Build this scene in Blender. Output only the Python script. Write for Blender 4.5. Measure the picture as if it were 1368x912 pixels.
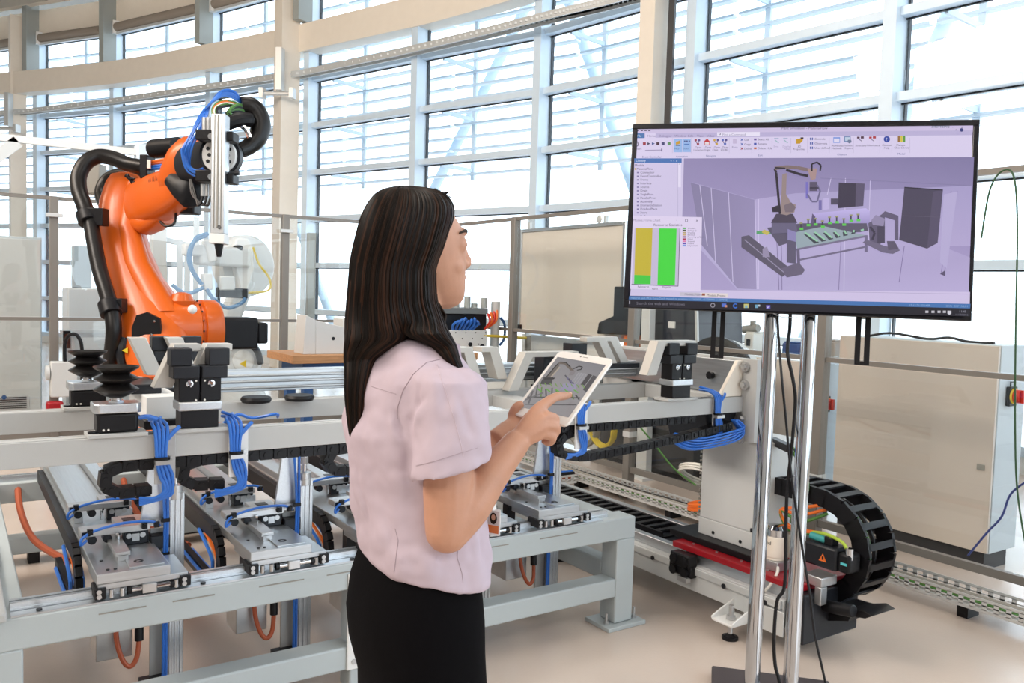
import bpy, bmesh, math, random
import numpy as np
from mathutils import Vector, Matrix
for _o in list(bpy.data.objects): bpy.data.objects.remove(_o)
random.seed(7)
SC = bpy.context.scene
COL = SC.collection
PI = math.pi

# ------------------------------------------------------------------ camera
F_PX, EYE = 1120.0, 1.42
_pi, _ro, _th = (math.radians(a) for a in (3.3, 1.75, 34.0))
_cp, _sp, _cr, _sr = math.cos(_pi), math.sin(_pi), math.cos(_ro), math.sin(_ro)
CT, ST = math.cos(_th), math.sin(_th)
_A = Matrix(((1, 0, 0), (0, -_sp, -_cp), (0, _cp, -_sp)))
_B = Matrix(((_cr, -_sr, 0), (_sr, _cr, 0), (0, 0, 1)))
_W = Matrix(((CT, -ST, 0), (ST, CT, 0), (0, 0, 1)))
CAM = _B @ _A @ _W
cd = bpy.data.cameras.new('camera')
cam = bpy.data.objects.new('camera', cd)
COL.objects.link(cam)
cd.sensor_width = 36.0
cd.lens = 36.0 * F_PX / 1368.0
cd.clip_start, cd.clip_end = 0.05, 600
_r, _d, _f = CAM[0], CAM[1], CAM[2]
cam.matrix_world = Matrix(((_r[0], -_d[0], -_f[0], 0), (_r[1], -_d[1], -_f[1], 0), (_r[2], -_d[2], -_f[2], EYE), (0, 0, 0, 1)))
SC.camera = cam

# ------------------------------------------------------------------ sky, lamps, exposure
world = bpy.data.worlds.new('sky')
SC.world = world
world.use_nodes = True
_n = world.node_tree.nodes
_n['Background'].inputs[0].default_value = (0.80, 0.905, 1.0, 1)
_n['Background'].inputs[1].default_value = 4.0
SC.view_settings.view_transform = 'Standard'
SC.view_settings.look = 'None'
SC.view_settings.gamma = 1
SC.view_settings.exposure = -0.13
SC.view_settings.use_curve_mapping = False


def area_lamp(name, loc, target, size, power, color):
    l = bpy.data.lights.new(name, 'AREA')
    l.shape = 'RECTANGLE'
    l.size, l.size_y = size
    l.energy = power
    l.color = color
    o = bpy.data.objects.new(name, l)
    o.location = loc
    o.rotation_euler = (Vector(target) - Vector(loc)).to_track_quat('-Z', 'Y').to_euler()
    COL.objects.link(o)
    return o


def yw(lat, dep, z=0.0):
    """hall coordinates (across, away) to world"""
    return Vector((CT * lat + ST * dep, -ST * lat + CT * dep, z))


area_lamp('hall_lamp_front', yw(-6.0, -5.0, 7.2), yw(0.5, 3.5, 0.6), (6, 3), 560, (1.0, 0.90, 0.81))
area_lamp('fill_light_side', yw(4.0, -4.0, 7.2), yw(2.0, 3.5, 0.6), (4, 2), 250, (1.0, 0.92, 0.84))  # unseen fill, added to brighten the cabinets on the right
area_lamp('fill_light_left', yw(-6.0, 1.0, 6.6), yw(3.0, 4.0, 0.5), (4, 2), 470, (1.0, 0.90, 0.81))  # unseen fill, added for the machine faces turned to the left
area_lamp('hall_lamp_rear', yw(-8.5, 4.0, 7.0), yw(-4.0, 12.0, 4.5), (4, 2), 520, (1.0, 0.82, 0.66))
for _la, _de in ((-5.5, 2.0), (-0.5, 1.0), (3.5, 3.0), (-1.5, 6.0)):
    area_lamp('hall_lamp', yw(_la, _de, 7.45), yw(_la, _de + 0.3, 0), (2.4, 0.8), 75, (1.0, 0.92, 0.84))


# ------------------------------------------------------------------ survey helper: a point seen at (x, y) that lies on a real plane
def at(x, y, X=None, Y=None, Z=None, D=None):
    d = CAM.transposed() @ Vector(((x - 684) / F_PX, (y - 456) / F_PX, 1.0))
    if X is not None: t = X / d[0]
    elif Y is not None: t = Y / d[1]
    elif Z is not None: t = (Z - EYE) / d[2]
    else: t = D
    return Vector((0, 0, EYE)) + t * d


# ------------------------------------------------------------------ materials
MATS = {}


def M(name, rgb, rough=0.5, metal=0.0, var=0.0, scale=8.0, bump=0.0, bscale=60.0, stretch=None, spec=0.5, emit=0.0, coat=0.0, alpha=None, trans=0.0, ior=1.45, subs=0.0):
    m = bpy.data.materials.new(name)
    m.use_nodes = True
    nt = m.node_tree
    b = nt.nodes['Principled BSDF']
    b.inputs['Base Color'].default_value = (*rgb, 1)
    b.inputs['Roughness'].default_value = rough
    b.inputs['Metallic'].default_value = metal
    b.inputs['Specular IOR Level'].default_value = spec
    b.inputs['Coat Weight'].default_value = coat
    b.inputs['Transmission Weight'].default_value = trans
    b.inputs['IOR'].default_value = ior
    if subs:
        b.inputs['Subsurface Weight'].default_value = subs
        b.inputs['Subsurface Radius'].default_value = (0.012, 0.005, 0.003)
        b.inputs['Subsurface Scale'].default_value = 1.0
    if emit:
        b.inputs['Emission Color'].default_value = (*rgb, 1)
        b.inputs['Emission Strength'].default_value = emit
    if var or bump:
        tc = nt.nodes.new('ShaderNodeTexCoord')
        src = tc.outputs['Object']
        if stretch:
            mp = nt.nodes.new('ShaderNodeMapping')
            mp.inputs['Scale'].default_value = stretch
            nt.links.new(src, mp.inputs['Vector'])
            src = mp.outputs['Vector']
    if var:
        n = nt.nodes.new('ShaderNodeTexNoise')
        n.inputs['Scale'].default_value = scale
        n.inputs['Detail'].default_value = 5
        nt.links.new(src, n.inputs['Vector'])
        r = nt.nodes.new('ShaderNodeValToRGB')
        r.color_ramp.elements[0].position = 0.3
        r.color_ramp.elements[1].position = 0.7
        r.color_ramp.elements[0].color = (*[c * (1 - var) for c in rgb], 1)
        r.color_ramp.elements[1].color = (*[min(1, c * (1 + var)) for c in rgb], 1)
        nt.links.new(n.outputs['Fac'], r.inputs['Fac'])
        nt.links.new(r.outputs['Color'], b.inputs['Base Color'])
    if bump:
        n2 = nt.nodes.new('ShaderNodeTexNoise')
        n2.inputs['Scale'].default_value = bscale
        n2.inputs['Detail'].default_value = 4
        nt.links.new(src, n2.inputs['Vector'])
        bp = nt.nodes.new('ShaderNodeBump')
        bp.inputs['Strength'].default_value = bump
        bp.inputs['Distance'].default_value = 0.004
        nt.links.new(n2.outputs['Fac'], bp.inputs['Height'])
        nt.links.new(bp.outputs['Normal'], b.inputs['Normal'])
    MATS[name] = m
    return m


def glass_mat(name, tint, gloss=0.06):
    m = bpy.data.materials.new(name)
    m.use_nodes = True
    nt = m.node_tree
    for n in list(nt.nodes): nt.nodes.remove(n)
    out = nt.nodes.new('ShaderNodeOutputMaterial')
    mix = nt.nodes.new('ShaderNodeMixShader')
    tr = nt.nodes.new('ShaderNodeBsdfTransparent')
    gl = nt.nodes.new('ShaderNodeBsdfGlossy')
    lw = nt.nodes.new('ShaderNodeLayerWeight')
    lw.inputs['Blend'].default_value = 0.5
    pw = nt.nodes.new('ShaderNodeMath')
    pw.operation = 'POWER'
    pw.inputs[1].default_value = 5.0
    mul = nt.nodes.new('ShaderNodeMath')
    mul.operation = 'MULTIPLY_ADD'
    mul.inputs[1].default_value = 0.9
    mul.inputs[2].default_value = gloss
    tr.inputs[0].default_value = (*tint, 1)
    gl.inputs['Roughness'].default_value = 0.01
    nt.links.new(lw.outputs['Facing'], pw.inputs[0])
    nt.links.new(pw.outputs[0], mul.inputs[0])
    nt.links.new(mul.outputs[0], mix.inputs[0])
    nt.links.new(tr.outputs[0], mix.inputs[1])
    nt.links.new(gl.outputs[0], mix.inputs[2])
    nt.links.new(mix.outputs[0], out.inputs[0])
    MATS[name] = m
    return m


floor_m = M('beige_epoxy', (0.61, 0.52, 0.455), 0.19, var=0.03, scale=3.0, bump=0.12, bscale=90, spec=0.5)
cream_m = M('cream_paint', (0.86, 0.79, 0.69), 0.5, var=0.015)
white_m = M('white_paint', (0.82, 0.83, 0.82), 0.45, var=0.01)
mull_m = M('window_aluminium', (0.68, 0.81, 0.93), 0.4, 0.1, var=0.02)  # lightened and blued: window glare and skylight put into the colour
louv_m = M('louvre_metal', (0.70, 0.82, 0.93), 0.5)  # paler than its metal, with the outdoor glow put into the colour
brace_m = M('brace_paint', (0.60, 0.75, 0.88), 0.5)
brown_m = M('blind_fabric', (0.30, 0.26, 0.22), 0.8)
roof_m = M('roof_sheet', (0.20, 0.21, 0.20), 0.6, bump=0.3, bscale=10)
steelgrey_m = M('grey_steel_paint', (0.36, 0.39, 0.38), 0.5)
tray_m = M('galvanised_tray', (0.66, 0.68, 0.68), 0.4, 0.3)
pane_m = glass_mat('window_glass', (0.97, 0.99, 1.0), 0.04)
fglass_m = glass_mat('fence_glass', (0.955, 0.965, 0.96), 0.045)
post_m = M('fence_post_grey', (0.235, 0.22, 0.20), 0.45, 0.3)
frame_m = M('table_paint', (0.47, 0.525, 0.54), 0.42, var=0.012, bump=0.05, bscale=300)
beam_m = M('gantry_paint', (0.49, 0.50, 0.495), 0.45, var=0.012, bump=0.05, bscale=300)
alu_m = M('brushed_aluminium', (0.62, 0.65, 0.68), 0.3, 0.9, var=0.05, scale=6, bump=0.1, bscale=40, stretch=(30, 1, 30))
alu2_m = M('machined_aluminium', (0.56, 0.565, 0.57), 0.33, 0.85, var=0.08, scale=18, bump=0.06, bscale=80)
mill_m = M('mill_finish_plate', (0.52, 0.55, 0.575), 0.33, 0.9, var=0.12, scale=5, stretch=(1, 1, 14))
chrome_m = M('chrome', (0.60, 0.61, 0.63), 0.06, 1.0)
black_m = M('black_plastic', (0.007, 0.007, 0.009), 0.42, spec=0.35)
dark_m = M('dark_anodised', (0.013, 0.015, 0.020), 0.38, spec=0.4)
rubber_m = M('black_rubber', (0.008, 0.007, 0.007), 0.36, spec=0.4)
chain_m = M('chain_plastic', (0.006, 0.006, 0.008), 0.42, spec=0.35)
blue_m = M('blue_hose', (0.035, 0.17, 0.62), 0.35)
orangec_m = M('orange_cable', (0.78, 0.16, 0.02), 0.5)
rust_m = M('dark_orange_conduit', (0.42, 0.09, 0.035), 0.5)
green_m = M('green_cable', (0.07, 0.20, 0.04), 0.5)
yellow_m = M('yellow_cable', (0.72, 0.55, 0.05), 0.5)
greyc_m = M('grey_cable', (0.30, 0.29, 0.26), 0.5)
whitec_m = M('white_cable', (0.8, 0.78, 0.72), 0.5)
jaw_m = M('cream_jaw', (0.58, 0.565, 0.53), 0.42, metal=0.25, var=0.03)
orange_m = M('orange_robot_paint', (0.66, 0.115, 0.008), 0.36, coat=0.15, var=0.03, scale=3)
red_m = M('red_paint', (0.34, 0.008, 0.016), 0.35, var=0.03)
colm_m = M('grey_column_paint', (0.62, 0.64, 0.64), 0.5, var=0.01)
cab_m = M('cabinet_beige', (0.66, 0.585, 0.52), 0.4, var=0.01)
cabs_m = M('grey_and_window_blue', (0.55, 0.61, 0.65), 0.4, var=0.01)  # on switch cabinet sides, window light put into the colour as blue
wood_m = M('bench_wood', (0.52, 0.27, 0.12), 0.5, var=0.2, scale=6, stretch=(1, 12, 12))
bluep_m = M('blue_paint', (0.03, 0.10, 0.28), 0.5)
yel_m = M('yellow_plastic', (0.85, 0.60, 0.03), 0.4)
redk_m = M('red_plastic', (0.62, 0.03, 0.015), 0.4)
wb_m = M('whiteboard_surface', (0.74, 0.69, 0.62), 0.35)
bot_m = M('white_robot_paint', (0.70, 0.72, 0.72), 0.4)
ground_m = M('pale_paving', (0.82, 0.80, 0.77), 0.8, var=0.06, scale=0.5)


# ------------------------------------------------------------------ mesh builder
def ortho(d):
    d = Vector(d).normalized()
    a = Vector((0, 0, 1)) if abs(d.z) < 0.9 else Vector((1, 0, 0))
    u = d.cross(a).normalized()
    return u, d.cross(u).normalized()


def smooth_path(pts, n=6):
    P = [Vector(p) for p in pts]
    if len(P) < 3: return P
    out = []
    for i in range(len(P) - 1):
        p0, p1, p2, p3 = P[max(i - 1, 0)], P[i], P[i + 1], P[min(i + 2, len(P) - 1)]
        for k in range(n):
            t = k / n
            out.append(0.5 * ((2 * p1) + (p2 - p0) * t + (2 * p0 - 5 * p1 + 4 * p2 - p3) * t * t + (3 * p1 - p0 - 3 * p2 + p3) * t ** 3))
    out.append(P[-1])
    return out


class MB:
    def __init__(s):
        s.v, s.f, s.mi = [], [], []

    def add(s, vs, fs, mi=0):
        o = len(s.v)
        s.v += [Vector(p) for p in vs]
        s.f += [tuple(i + o for i in f) for f in fs]
        s.mi += [mi] * len(fs)
        return s

    def box(s, x0, x1, y0, y1, z0, z1, R=None, mi=0):
        vs = [Vector((x, y, z)) for z in (z0, z1) for y in (y0, y1) for x in (x0, x1)]
        if R is not None: vs = [R @ p for p in vs]
        return s.add(vs, [(0, 2, 3, 1), (4, 5, 7, 6), (0, 1, 5, 4), (2, 6, 7, 3), (0, 4, 6, 2), (1, 3, 7, 5)], mi)

    def cbox(s, c, size, R=None, mi=0):
        a, b, d = (q / 2 for q in size)
        T = Matrix.Translation(Vector(c))
        if R is not None: T = T @ R.to_4x4()
        return s.box(-a, a, -b, b, -d, d, T, mi)

    def bar(s, p0, p1, w, h, up=(0, 0, 1), mi=0):
        p0, p1 = Vector(p0), Vector(p1)
        d = (p1 - p0).normalized()
        u = d.cross(Vector(up)).normalized()
        n = u.cross(d)
        vs = [p + u * a * w / 2 + n * b * h / 2 for p in (p0, p1) for b in (-1, 1) for a in (-1, 1)]
        return s.add(vs, [(0, 1, 3, 2), (4, 6, 7, 5), (0, 4, 5, 1), (2, 3, 7, 6), (0, 2, 6, 4), (1, 5, 7, 3)], mi)

    def cyl(s, p0, p1, r0, r1=None, n=16, caps=True, mi=0):
        r1 = r0 if r1 is None else r1
        p0, p1 = Vector(p0), Vector(p1)
        u, w = ortho(p1 - p0)
        vs = []
        for p, r in ((p0, r0), (p1, r1)):
            for k in range(n):
                a = 2 * PI * k / n
                vs.append(p + (u * math.cos(a) + w * math.sin(a)) * r)
        fs = [(k, k + n, (k + 1) % n + n, (k + 1) % n) for k in range(n)]
        if caps: fs += [tuple(range(n)), tuple(range(2 * n - 1, n - 1, -1))]
        return s.add(vs, fs, mi)

    def tube(s, pts, r, n=8, sm=0, mi=0, caps=True):
        P = smooth_path(pts, sm) if sm else [Vector(p) for p in pts]
        rs = r if isinstance(r, (list, tuple)) else None
        m = len(P)
        vs = []
        u = None
        for i, p in enumerate(P):
            t = (P[min(i + 1, m - 1)] - P[max(i - 1, 0)])
            t = t.normalized() if t.length > 1e-9 else Vector((0, 0, 1))
            if u is None: u, w = ortho(t)
            else:
                u = (u - t * u.dot(t))
                u = u.normalized() if u.length > 1e-6 else ortho(t)[0]
            w = t.cross(u)
            if rs:
                q = i / max(m - 1, 1) * (len(rs) - 1)
                j = min(int(q), len(rs) - 2)
                rr = rs[j] + (rs[j + 1] - rs[j]) * (q - j)
            else: rr = r
            for k in range(n):
                a = 2 * PI * k / n
                vs.append(p + (u * math.cos(a) + w * math.sin(a)) * rr)
        fs = []
        for i in range(m - 1):
            for k in range(n):
                fs.append((i * n + k, i * n + (k + 1) % n, (i + 1) * n + (k + 1) % n, (i + 1) * n + k))
        if caps: fs += [tuple(range(n - 1, -1, -1)), tuple(range((m - 1) * n, m * n))]
        return s.add(vs, fs, mi)

    def lathe(s, prof, c, axis=(0, 0, 1), n=24, mi=0):
        c = Vector(c)
        ax = Vector(axis).normalized()
        u, w = ortho(ax)
        vs, fs = [], []
        for r, h in prof:
            for k in range(n):
                a = 2 * PI * k / n
                vs.append(c + ax * h + (u * math.cos(a) + w * math.sin(a)) * max(r, 1e-4))
        for i in range(len(prof) - 1):
            for k in range(n):
                fs.append((i * n + k, (i + 1) * n + k, (i + 1) * n + (k + 1) % n, i * n + (k + 1) % n))
        fs += [tuple(range(n)), tuple(range(len(prof) * n - 1, (len(prof) - 1) * n - 1, -1))]
        return s.add(vs, fs, mi)

    def prism(s, poly, org, U, V, depth, mi=0):
        """poly in (u, v) on axes U, V at org, extruded by vector depth"""
        org, U, V, d = Vector(org), Vector(U), Vector(V), Vector(depth)
        n = len(poly)
        a = [org + U * p[0] + V * p[1] for p in poly]
        vs = a + [p + d for p in a]
        fs = [tuple(range(n - 1, -1, -1)), tuple(range(n, 2 * n))] + [(k, (k + 1) % n, (k + 1) % n + n, k + n) for k in range(n)]
        return s.add(vs, fs, mi)

    def loft(s, rings, caps=True, mi=0):
        n = len(rings[0])
        vs = [p for r in rings for p in r]
        fs = []
        for i in range(len(rings) - 1):
            for k in range(n):
                fs.append((i * n + k, i * n + (k + 1) % n, (i + 1) * n + (k + 1) % n, (i + 1) * n + k))
        if caps: fs += [tuple(range(n - 1, -1, -1)), tuple(range((len(rings) - 1) * n, len(rings) * n))]
        return s.add(vs, fs, mi)

    def ball(s, c, r, n=14, sc=(1, 1, 1), mi=0):
        c = Vector(c)
        rings = []
        for i in range(1, n // 2 + 1):
            ph = PI * (i - 0.5) / (n // 2)
            rings.append([c + Vector((r * sc[0] * math.sin(ph) * math.cos(2 * PI * k / n), r * sc[1] * math.sin(ph) * math.sin(2 * PI * k / n), -r * sc[2] * math.cos(ph))) for k in range(n)])
        return s.loft(rings, True, mi)

    def mesh(s, name, mats, off=(0, 0, 0), sharp=35):
        me = bpy.data.meshes.new(name)
        off = Vector(off)
        me.from_pydata([tuple(p - off) for p in s.v], [], s.f)
        for m in (mats if isinstance(mats, (list, tuple)) else [mats]): me.materials.append(m)
        if any(s.mi): me.polygons.foreach_set('material_index', s.mi)
        bm = bmesh.new()
        bm.from_mesh(me)
        bmesh.ops.recalc_face_normals(bm, faces=bm.faces)
        bm.to_mesh(me)
        bm.free()
        me.polygons.foreach_set('use_smooth', [True] * len(me.polygons))
        me.set_sharp_from_angle(angle=math.radians(sharp))
        return me


def obj(name, mb, mats, parent=None, off=(0, 0, 0), bev=0, label=None, sharp=35):
    o = bpy.data.objects.new(name, mb.mesh(name, mats, off, sharp) if isinstance(mb, MB) else mb)
    COL.objects.link(o)
    if parent is not None: o.parent = parent
    else: o.location = off
    if bev:
        b = o.modifiers.new('edge', 'BEVEL')
        b.width, b.segments, b.limit_method = bev, 2, 'ANGLE'
        b.angle_limit = math.radians(40)
    if label: o['label'] = label
    return o


def tag(o, label, cat, group=None, kind=None):
    if label: o['label'] = label
    if cat: o['category'] = cat
    if group: o['group'] = group
    if kind: o['kind'] = kind
    return o


class T:
    """a thing: an Empty at its base; parts are given in world (or root) coordinates"""
    def __init__(s, name, label, cat, loc=(0, 0, 0), rz=0.0, group=None, kind=None):
        s.o = bpy.data.objects.new(name, None)
        COL.objects.link(s.o)
        s.loc = Vector(loc)
        s.o.location = s.loc
        s.o.rotation_euler = (0, 0, rz)
        s.o.empty_display_size = 0.1
        s.off = s.loc if rz == 0 else Vector((0, 0, 0))
        if kind: s.o['kind'] = kind
        tag(s.o, label, cat, group)

    def part(s, name, mb, mats, bev=0, label=None, parent=None, sharp=35, kind=None):
        o = obj(name, mb, mats, parent or s.o, s.off, bev, label, sharp)
        if kind: o['kind'] = kind
        return o


def solo(name, mb, mats, label, cat, group=None, bev=0, loc=(0, 0, 0), sharp=35):
    return tag(obj(name, mb, mats, None, loc, bev, None, sharp), label, cat, group)


def struct(name, mb, mats, bev=0):
    return tag(obj(name, mb, mats, None, (0, 0, 0), bev), None, None, None, 'structure')


def dup(root, loc=None, label=None, group=None, rz=None):
    r = root.copy()
    COL.objects.link(r)
    if loc is not None: r.location = loc
    if rz is not None: r.rotation_euler = (0, 0, rz)
    if label: r['label'] = label
    if group: r['group'] = group
    for ch in list(root.children):
        c = ch.copy()
        COL.objects.link(c)
        c.parent = r
        for g in list(ch.children):
            d = g.copy()
            COL.objects.link(d)
            d.parent = c
    return r


def text_mesh(txt, size, align='LEFT'):
    """flat lettering as (verts, faces) in the xy plane"""
    cu = bpy.data.curves.new('lettering', 'FONT')
    cu.body = txt
    cu.size = size
    cu.align_x = align
    cu.resolution_u = 2
    o = bpy.data.objects.new('lettering', cu)
    COL.objects.link(o)
    dg = bpy.context.evaluated_depsgraph_get()
    me = o.evaluated_get(dg).to_mesh()
    vs = [v.co.copy() for v in me.vertices]
    fs = [tuple(p.vertices) for p in me.polygons]
    o.evaluated_get(dg).to_mesh_clear()
    bpy.data.objects.remove(o)
    bpy.data.curves.remove(cu)
    return vs, fs


# ================================================================== SETTING
fl = MB().box(-14, 40, -14, 40, -0.2, 0.0)
struct('floor', fl, floor_m)
# facade: a gently curved glass wall, (across, away) points of its mullions from the far left to beyond the right edge
FAC = [(-14.0, 20.4), (-10.55, 18.85), (-8.40, 17.9), (-5.80, 16.3), (-3.54, 14.75), (-1.50, 13.2), (0.36, 11.8), (2.10, 9.98), (3.64, 8.24), (5.23, 6.3), (6.6, 4.1), (7.6, 1.7), (8.2, -1.0)]
LEV = [0.196 + 0.8 * k for k in range(9)]          # transom heights
ZTOP = 6.60
ground = MB()
ground.add([yw(*p, -0.21) for p in ((-70, -30), (90, -30), (90, 120), (-70, 120))], [(0, 1, 2, 3)])
tag(obj('ground', ground, ground_m), None, None, None, 'structure')


def inward(i):
    a, b = Vector(FAC[max(i - 1, 0)]), Vector(FAC[min(i + 1, len(FAC) - 1)])
    d = (b - a).normalized()
    return Vector((d.y, -d.x)) if True else None


def off2(i, dist):
    """mullion i moved into the hall by dist (negative: outdoors)"""
    n = inward(i)
    if n.dot(Vector((0, 0)) - Vector(FAC[i])) < 0: n = -n
    q = Vector(FAC[i]) + n * dist
    return (q.x, q.y)


for i in range(len(FAC) - 1):
    a, b = FAC[i], FAC[i + 1]
    w = T('window_%d' % (i + 1), None, None, yw(*a, 0), kind='structure')
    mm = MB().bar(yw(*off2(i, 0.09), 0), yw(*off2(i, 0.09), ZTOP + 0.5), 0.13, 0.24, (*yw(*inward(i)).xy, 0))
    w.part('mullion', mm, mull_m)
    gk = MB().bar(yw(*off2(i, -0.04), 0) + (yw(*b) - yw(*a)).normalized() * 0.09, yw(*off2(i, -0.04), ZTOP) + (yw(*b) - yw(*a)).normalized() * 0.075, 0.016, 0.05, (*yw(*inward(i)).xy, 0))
    w.part('gasket', gk, dark_m)
    for k, z in enumerate(LEV):
        tr = MB().bar(yw(*off2(i, 0.05), z), yw(*off2(i + 1, 0.05), z), 0.16, 0.085)
        w.part('transom', tr, mull_m)
        gs = MB().bar(yw(*off2(i, 0.0), z - 0.05), yw(*off2(i + 1, 0.0), z - 0.05), 0.03, 0.014)
        w.part('seal', gs, dark_m)
    zs = LEV
    for k in range(len(zs) - 1):
        pn = MB().bar(yw(*a, (zs[k] + zs[k + 1]) / 2), yw(*b, (zs[k] + zs[k + 1]) / 2), 0.012, zs[k + 1] - zs[k])
        w.part('pane', pn, pane_m)
    kb = MB().bar(yw(*off2(i, 0.03), 0.08), yw(*off2(i + 1, 0.03), 0.08), 0.14, 0.16)
    w.part('sill', kb, white_m)
    if i < 9:
        # outdoor sun louvres on this bay: blades on two slender uprights
        lv = T('sun_louvre', None, None, yw(*off2(i, -0.6), 0))
        e0, e1 = yw(*off2(i, -0.75), 0), yw(*off2(i + 1, -0.75), 0)
        e0, e1 = e0.lerp(e1, 0.015), e1.lerp(e0, 0.015)
        z = 3.30
        while z < 6.7:
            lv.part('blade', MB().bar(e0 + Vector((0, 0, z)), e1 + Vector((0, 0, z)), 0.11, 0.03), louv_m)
            z += 0.20
        for t in (0.17,):
            q = e0.lerp(e1, t)
            lv.part('upright', MB().bar(q + Vector((0, 0, 3.2)), q + Vector((0, 0, 6.9)), 0.07, 0.05, (*yw(*inward(i)).xy, 0)), louv_m)
            for zz in (3.35, 4.15, 4.95, 5.75):
                pm = e0.lerp(e1, t) + Vector((0, 0, zz))
                pin = yw(*off2(i, -0.02), zz).lerp(yw(*off2(i + 1, -0.02), zz), t)
                lv.part('bracket', MB().bar(pm, pin, 0.03, 0.06), louv_m)
        names = ['at the left edge of the hall', 'behind the left cream column', 'behind the black robot hose', 'above the orange robot wrist', 'right of the cream column by the robot', 'above the black haired woman', 'between woman and whiteboard', 'behind the cream column above the display', 'above the right half of the display']
        tag(lv.o, 'pale blue sun louvre outside the glass, ' + names[i], 'sun louvre', 'sun louvres outside the glass wall')

# diagonal braces outdoors
def fpt(i, t, dist, z):
    a, b = Vector(off2(i, dist)), Vector(off2(i + 1, dist))
    q = a.lerp(b, t)
    return yw(q.x, q.y, z)


def fac_hit(x, y, dist):
    """where the sight line through (x, y) meets the facade moved by dist"""
    best = None
    d = CAM.transposed() @ Vector(((x - 684) / F_PX, (y - 456) / F_PX, 1.0))
    la, dp = CT * d.x - ST * d.y, ST * d.x + CT * d.y
    for i in range(len(FAC) - 1):
        a, b = Vector(off2(i, dist)), Vector(off2(i + 1, dist))
        e = b - a
        den = la * e.y - dp * e.x
        if abs(den) < 1e-9: continue
        t = (a.x * e.y - a.y * e.x) / den
        s = (a.x * dp - a.y * la) / den
        if t > 0 and -0.001 <= s <= 1.001: best = t
    return Vector((0, 0, EYE)) + best * d


for (p, q, lb) in (((738, -60), (578, 256), 'left leg of the brace pair above the woman'), ((738, -60), (850, 262), 'right leg of the brace pair, beside the cream column'),
                   ((1290, -30), (1192, 190), 'the one above the right half of the display'), ((398, 300), (452, 452), 'the one between fence post and black hair')):
    pa, pb = fac_hit(*p, -1.3), fac_hit(*q, -1.3)
    pb = pb + (pb - pa) * ((pb.z + 0.2) / (pa.z - pb.z))
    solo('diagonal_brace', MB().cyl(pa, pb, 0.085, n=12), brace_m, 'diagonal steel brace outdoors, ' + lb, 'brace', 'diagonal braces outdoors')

# interior columns, ring beam, roller blinds, eaves, ceiling
def column(x, y_ref, dist, wid, num, extra=False):
    c = fac_hit(x, y_ref, dist)
    t = T('column_%d' % num, None, None, (c.x, c.y, 0), kind='structure')
    Rz = Matrix.Rotation(-_th + math.radians(38), 3, 'Z')
    t.part('shaft', MB().cbox((c.x, c.y, 3.55), (wid * 0.66, wid * 0.66, 7.1), Rz), cream_m)
    if extra:
        ax = Matrix.Rotation(-_th - 0.5, 3, 'Z') @ Vector((1, 0, 0))
        p = Vector((c.x, c.y, 0)) + ax * wid * 0.55 - yw(0, 1) * wid * 0.3
        t.part('duct', MB().bar(p, p + Vector((0, 0, 7.1)), 0.07, 0.07, ax), black_m)
    else:
        # hook bracket under the beam with a small beam clamp
        Rz = Matrix.Rotation(-_th - 0.1, 3, 'Z')
        f = Rz @ Vector((0, -1, 0))
        p = Vector((c.x, c.y, 5.05)) + f * wid * 0.62
        br = MB().cbox(p, (0.10, 0.16, 0.70), Rz).cyl(p + Rz @ Vector((-0.28, -0.1, -0.42)), p + Rz @ Vector((0.28, -0.1, -0.42)), 0.035)
        br.cbox(p + Rz @ Vector((-0.26, -0.1, -0.42)), (0.07, 0.16, 0.16), Rz).cbox(p + Rz @ Vector((0.26, -0.1, -0.42)), (0.07, 0.16, 0.16), Rz)
        t.part('bracket', br, tray_m)


column(24, 300, 0.36, 0.46, 1)
column(381, 250, 0.36, 0.50, 2)
column(871, 100, 0.36, 0.36, 3, True)
column(1500, 200, 0.36, 0.36, 4)

low = [(-60, 131), (0, 126), (70, 120), (150, 112), (212, 103), (272, 93), (320, 85), (367, 76), (415, 66), (460, 56), (515, 44), (570, 32), (625, 17), (682, 0), (760, -28), (850, -66), (960, -120)]
bl = [at(x, y, Z=5.42) for x, y in low]
ring = []
for k, p in enumerate(bl):
    t = (bl[min(k + 1, len(bl) - 1)] - bl[max(k - 1, 0)]).normalized()
    n = Vector((0, 0, 1)).cross(t).normalized()
    if n.dot(p - Vector((0, 0, 5.42))) < 0: n = -n
    ring.append([p, p + n * 0.30, p + n * 0.30 + Vector((0, 0, 0.46)), p + Vector((0, 0, 0.46))])
rb = MB().loft(ring)
struct('trim_51', rb, cream_m)

# ladder tray running below the beam
lt = [(-20, 153), (40, 149), (150, 136), (280, 117), (400, 100), (530, 73), (640, 47), (740, 22), (808, 6), (900, -18), (1000, -48)]
lp = [at(x, y, Z=5.02) for x, y in lt]
lad = T('cable_ladder', 'pale grey cable ladder curving along the windows under the cream beam', 'cable ladder', lp[0])
for sg in (-1, 1):
    rail = [p + (p - Vector((0, 0, 5.02))).normalized() * 0.11 * sg for p in lp]
    m = MB()
    for a, b in zip(rail[:-1], rail[1:]): m.bar(a, b, 0.02, 0.10)
    lad.part('rail', m, tray_m)
sp = smooth_path(lp, 14)
for k in range(0, len(sp) - 1, 1):
    p = sp[k]
    d = (p - Vector((0, 0, 5.02))).normalized()
    lad.part('rung', MB().bar(p - d * 0.11, p + d * 0.11, 0.10, 0.03), tray_m)

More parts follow.
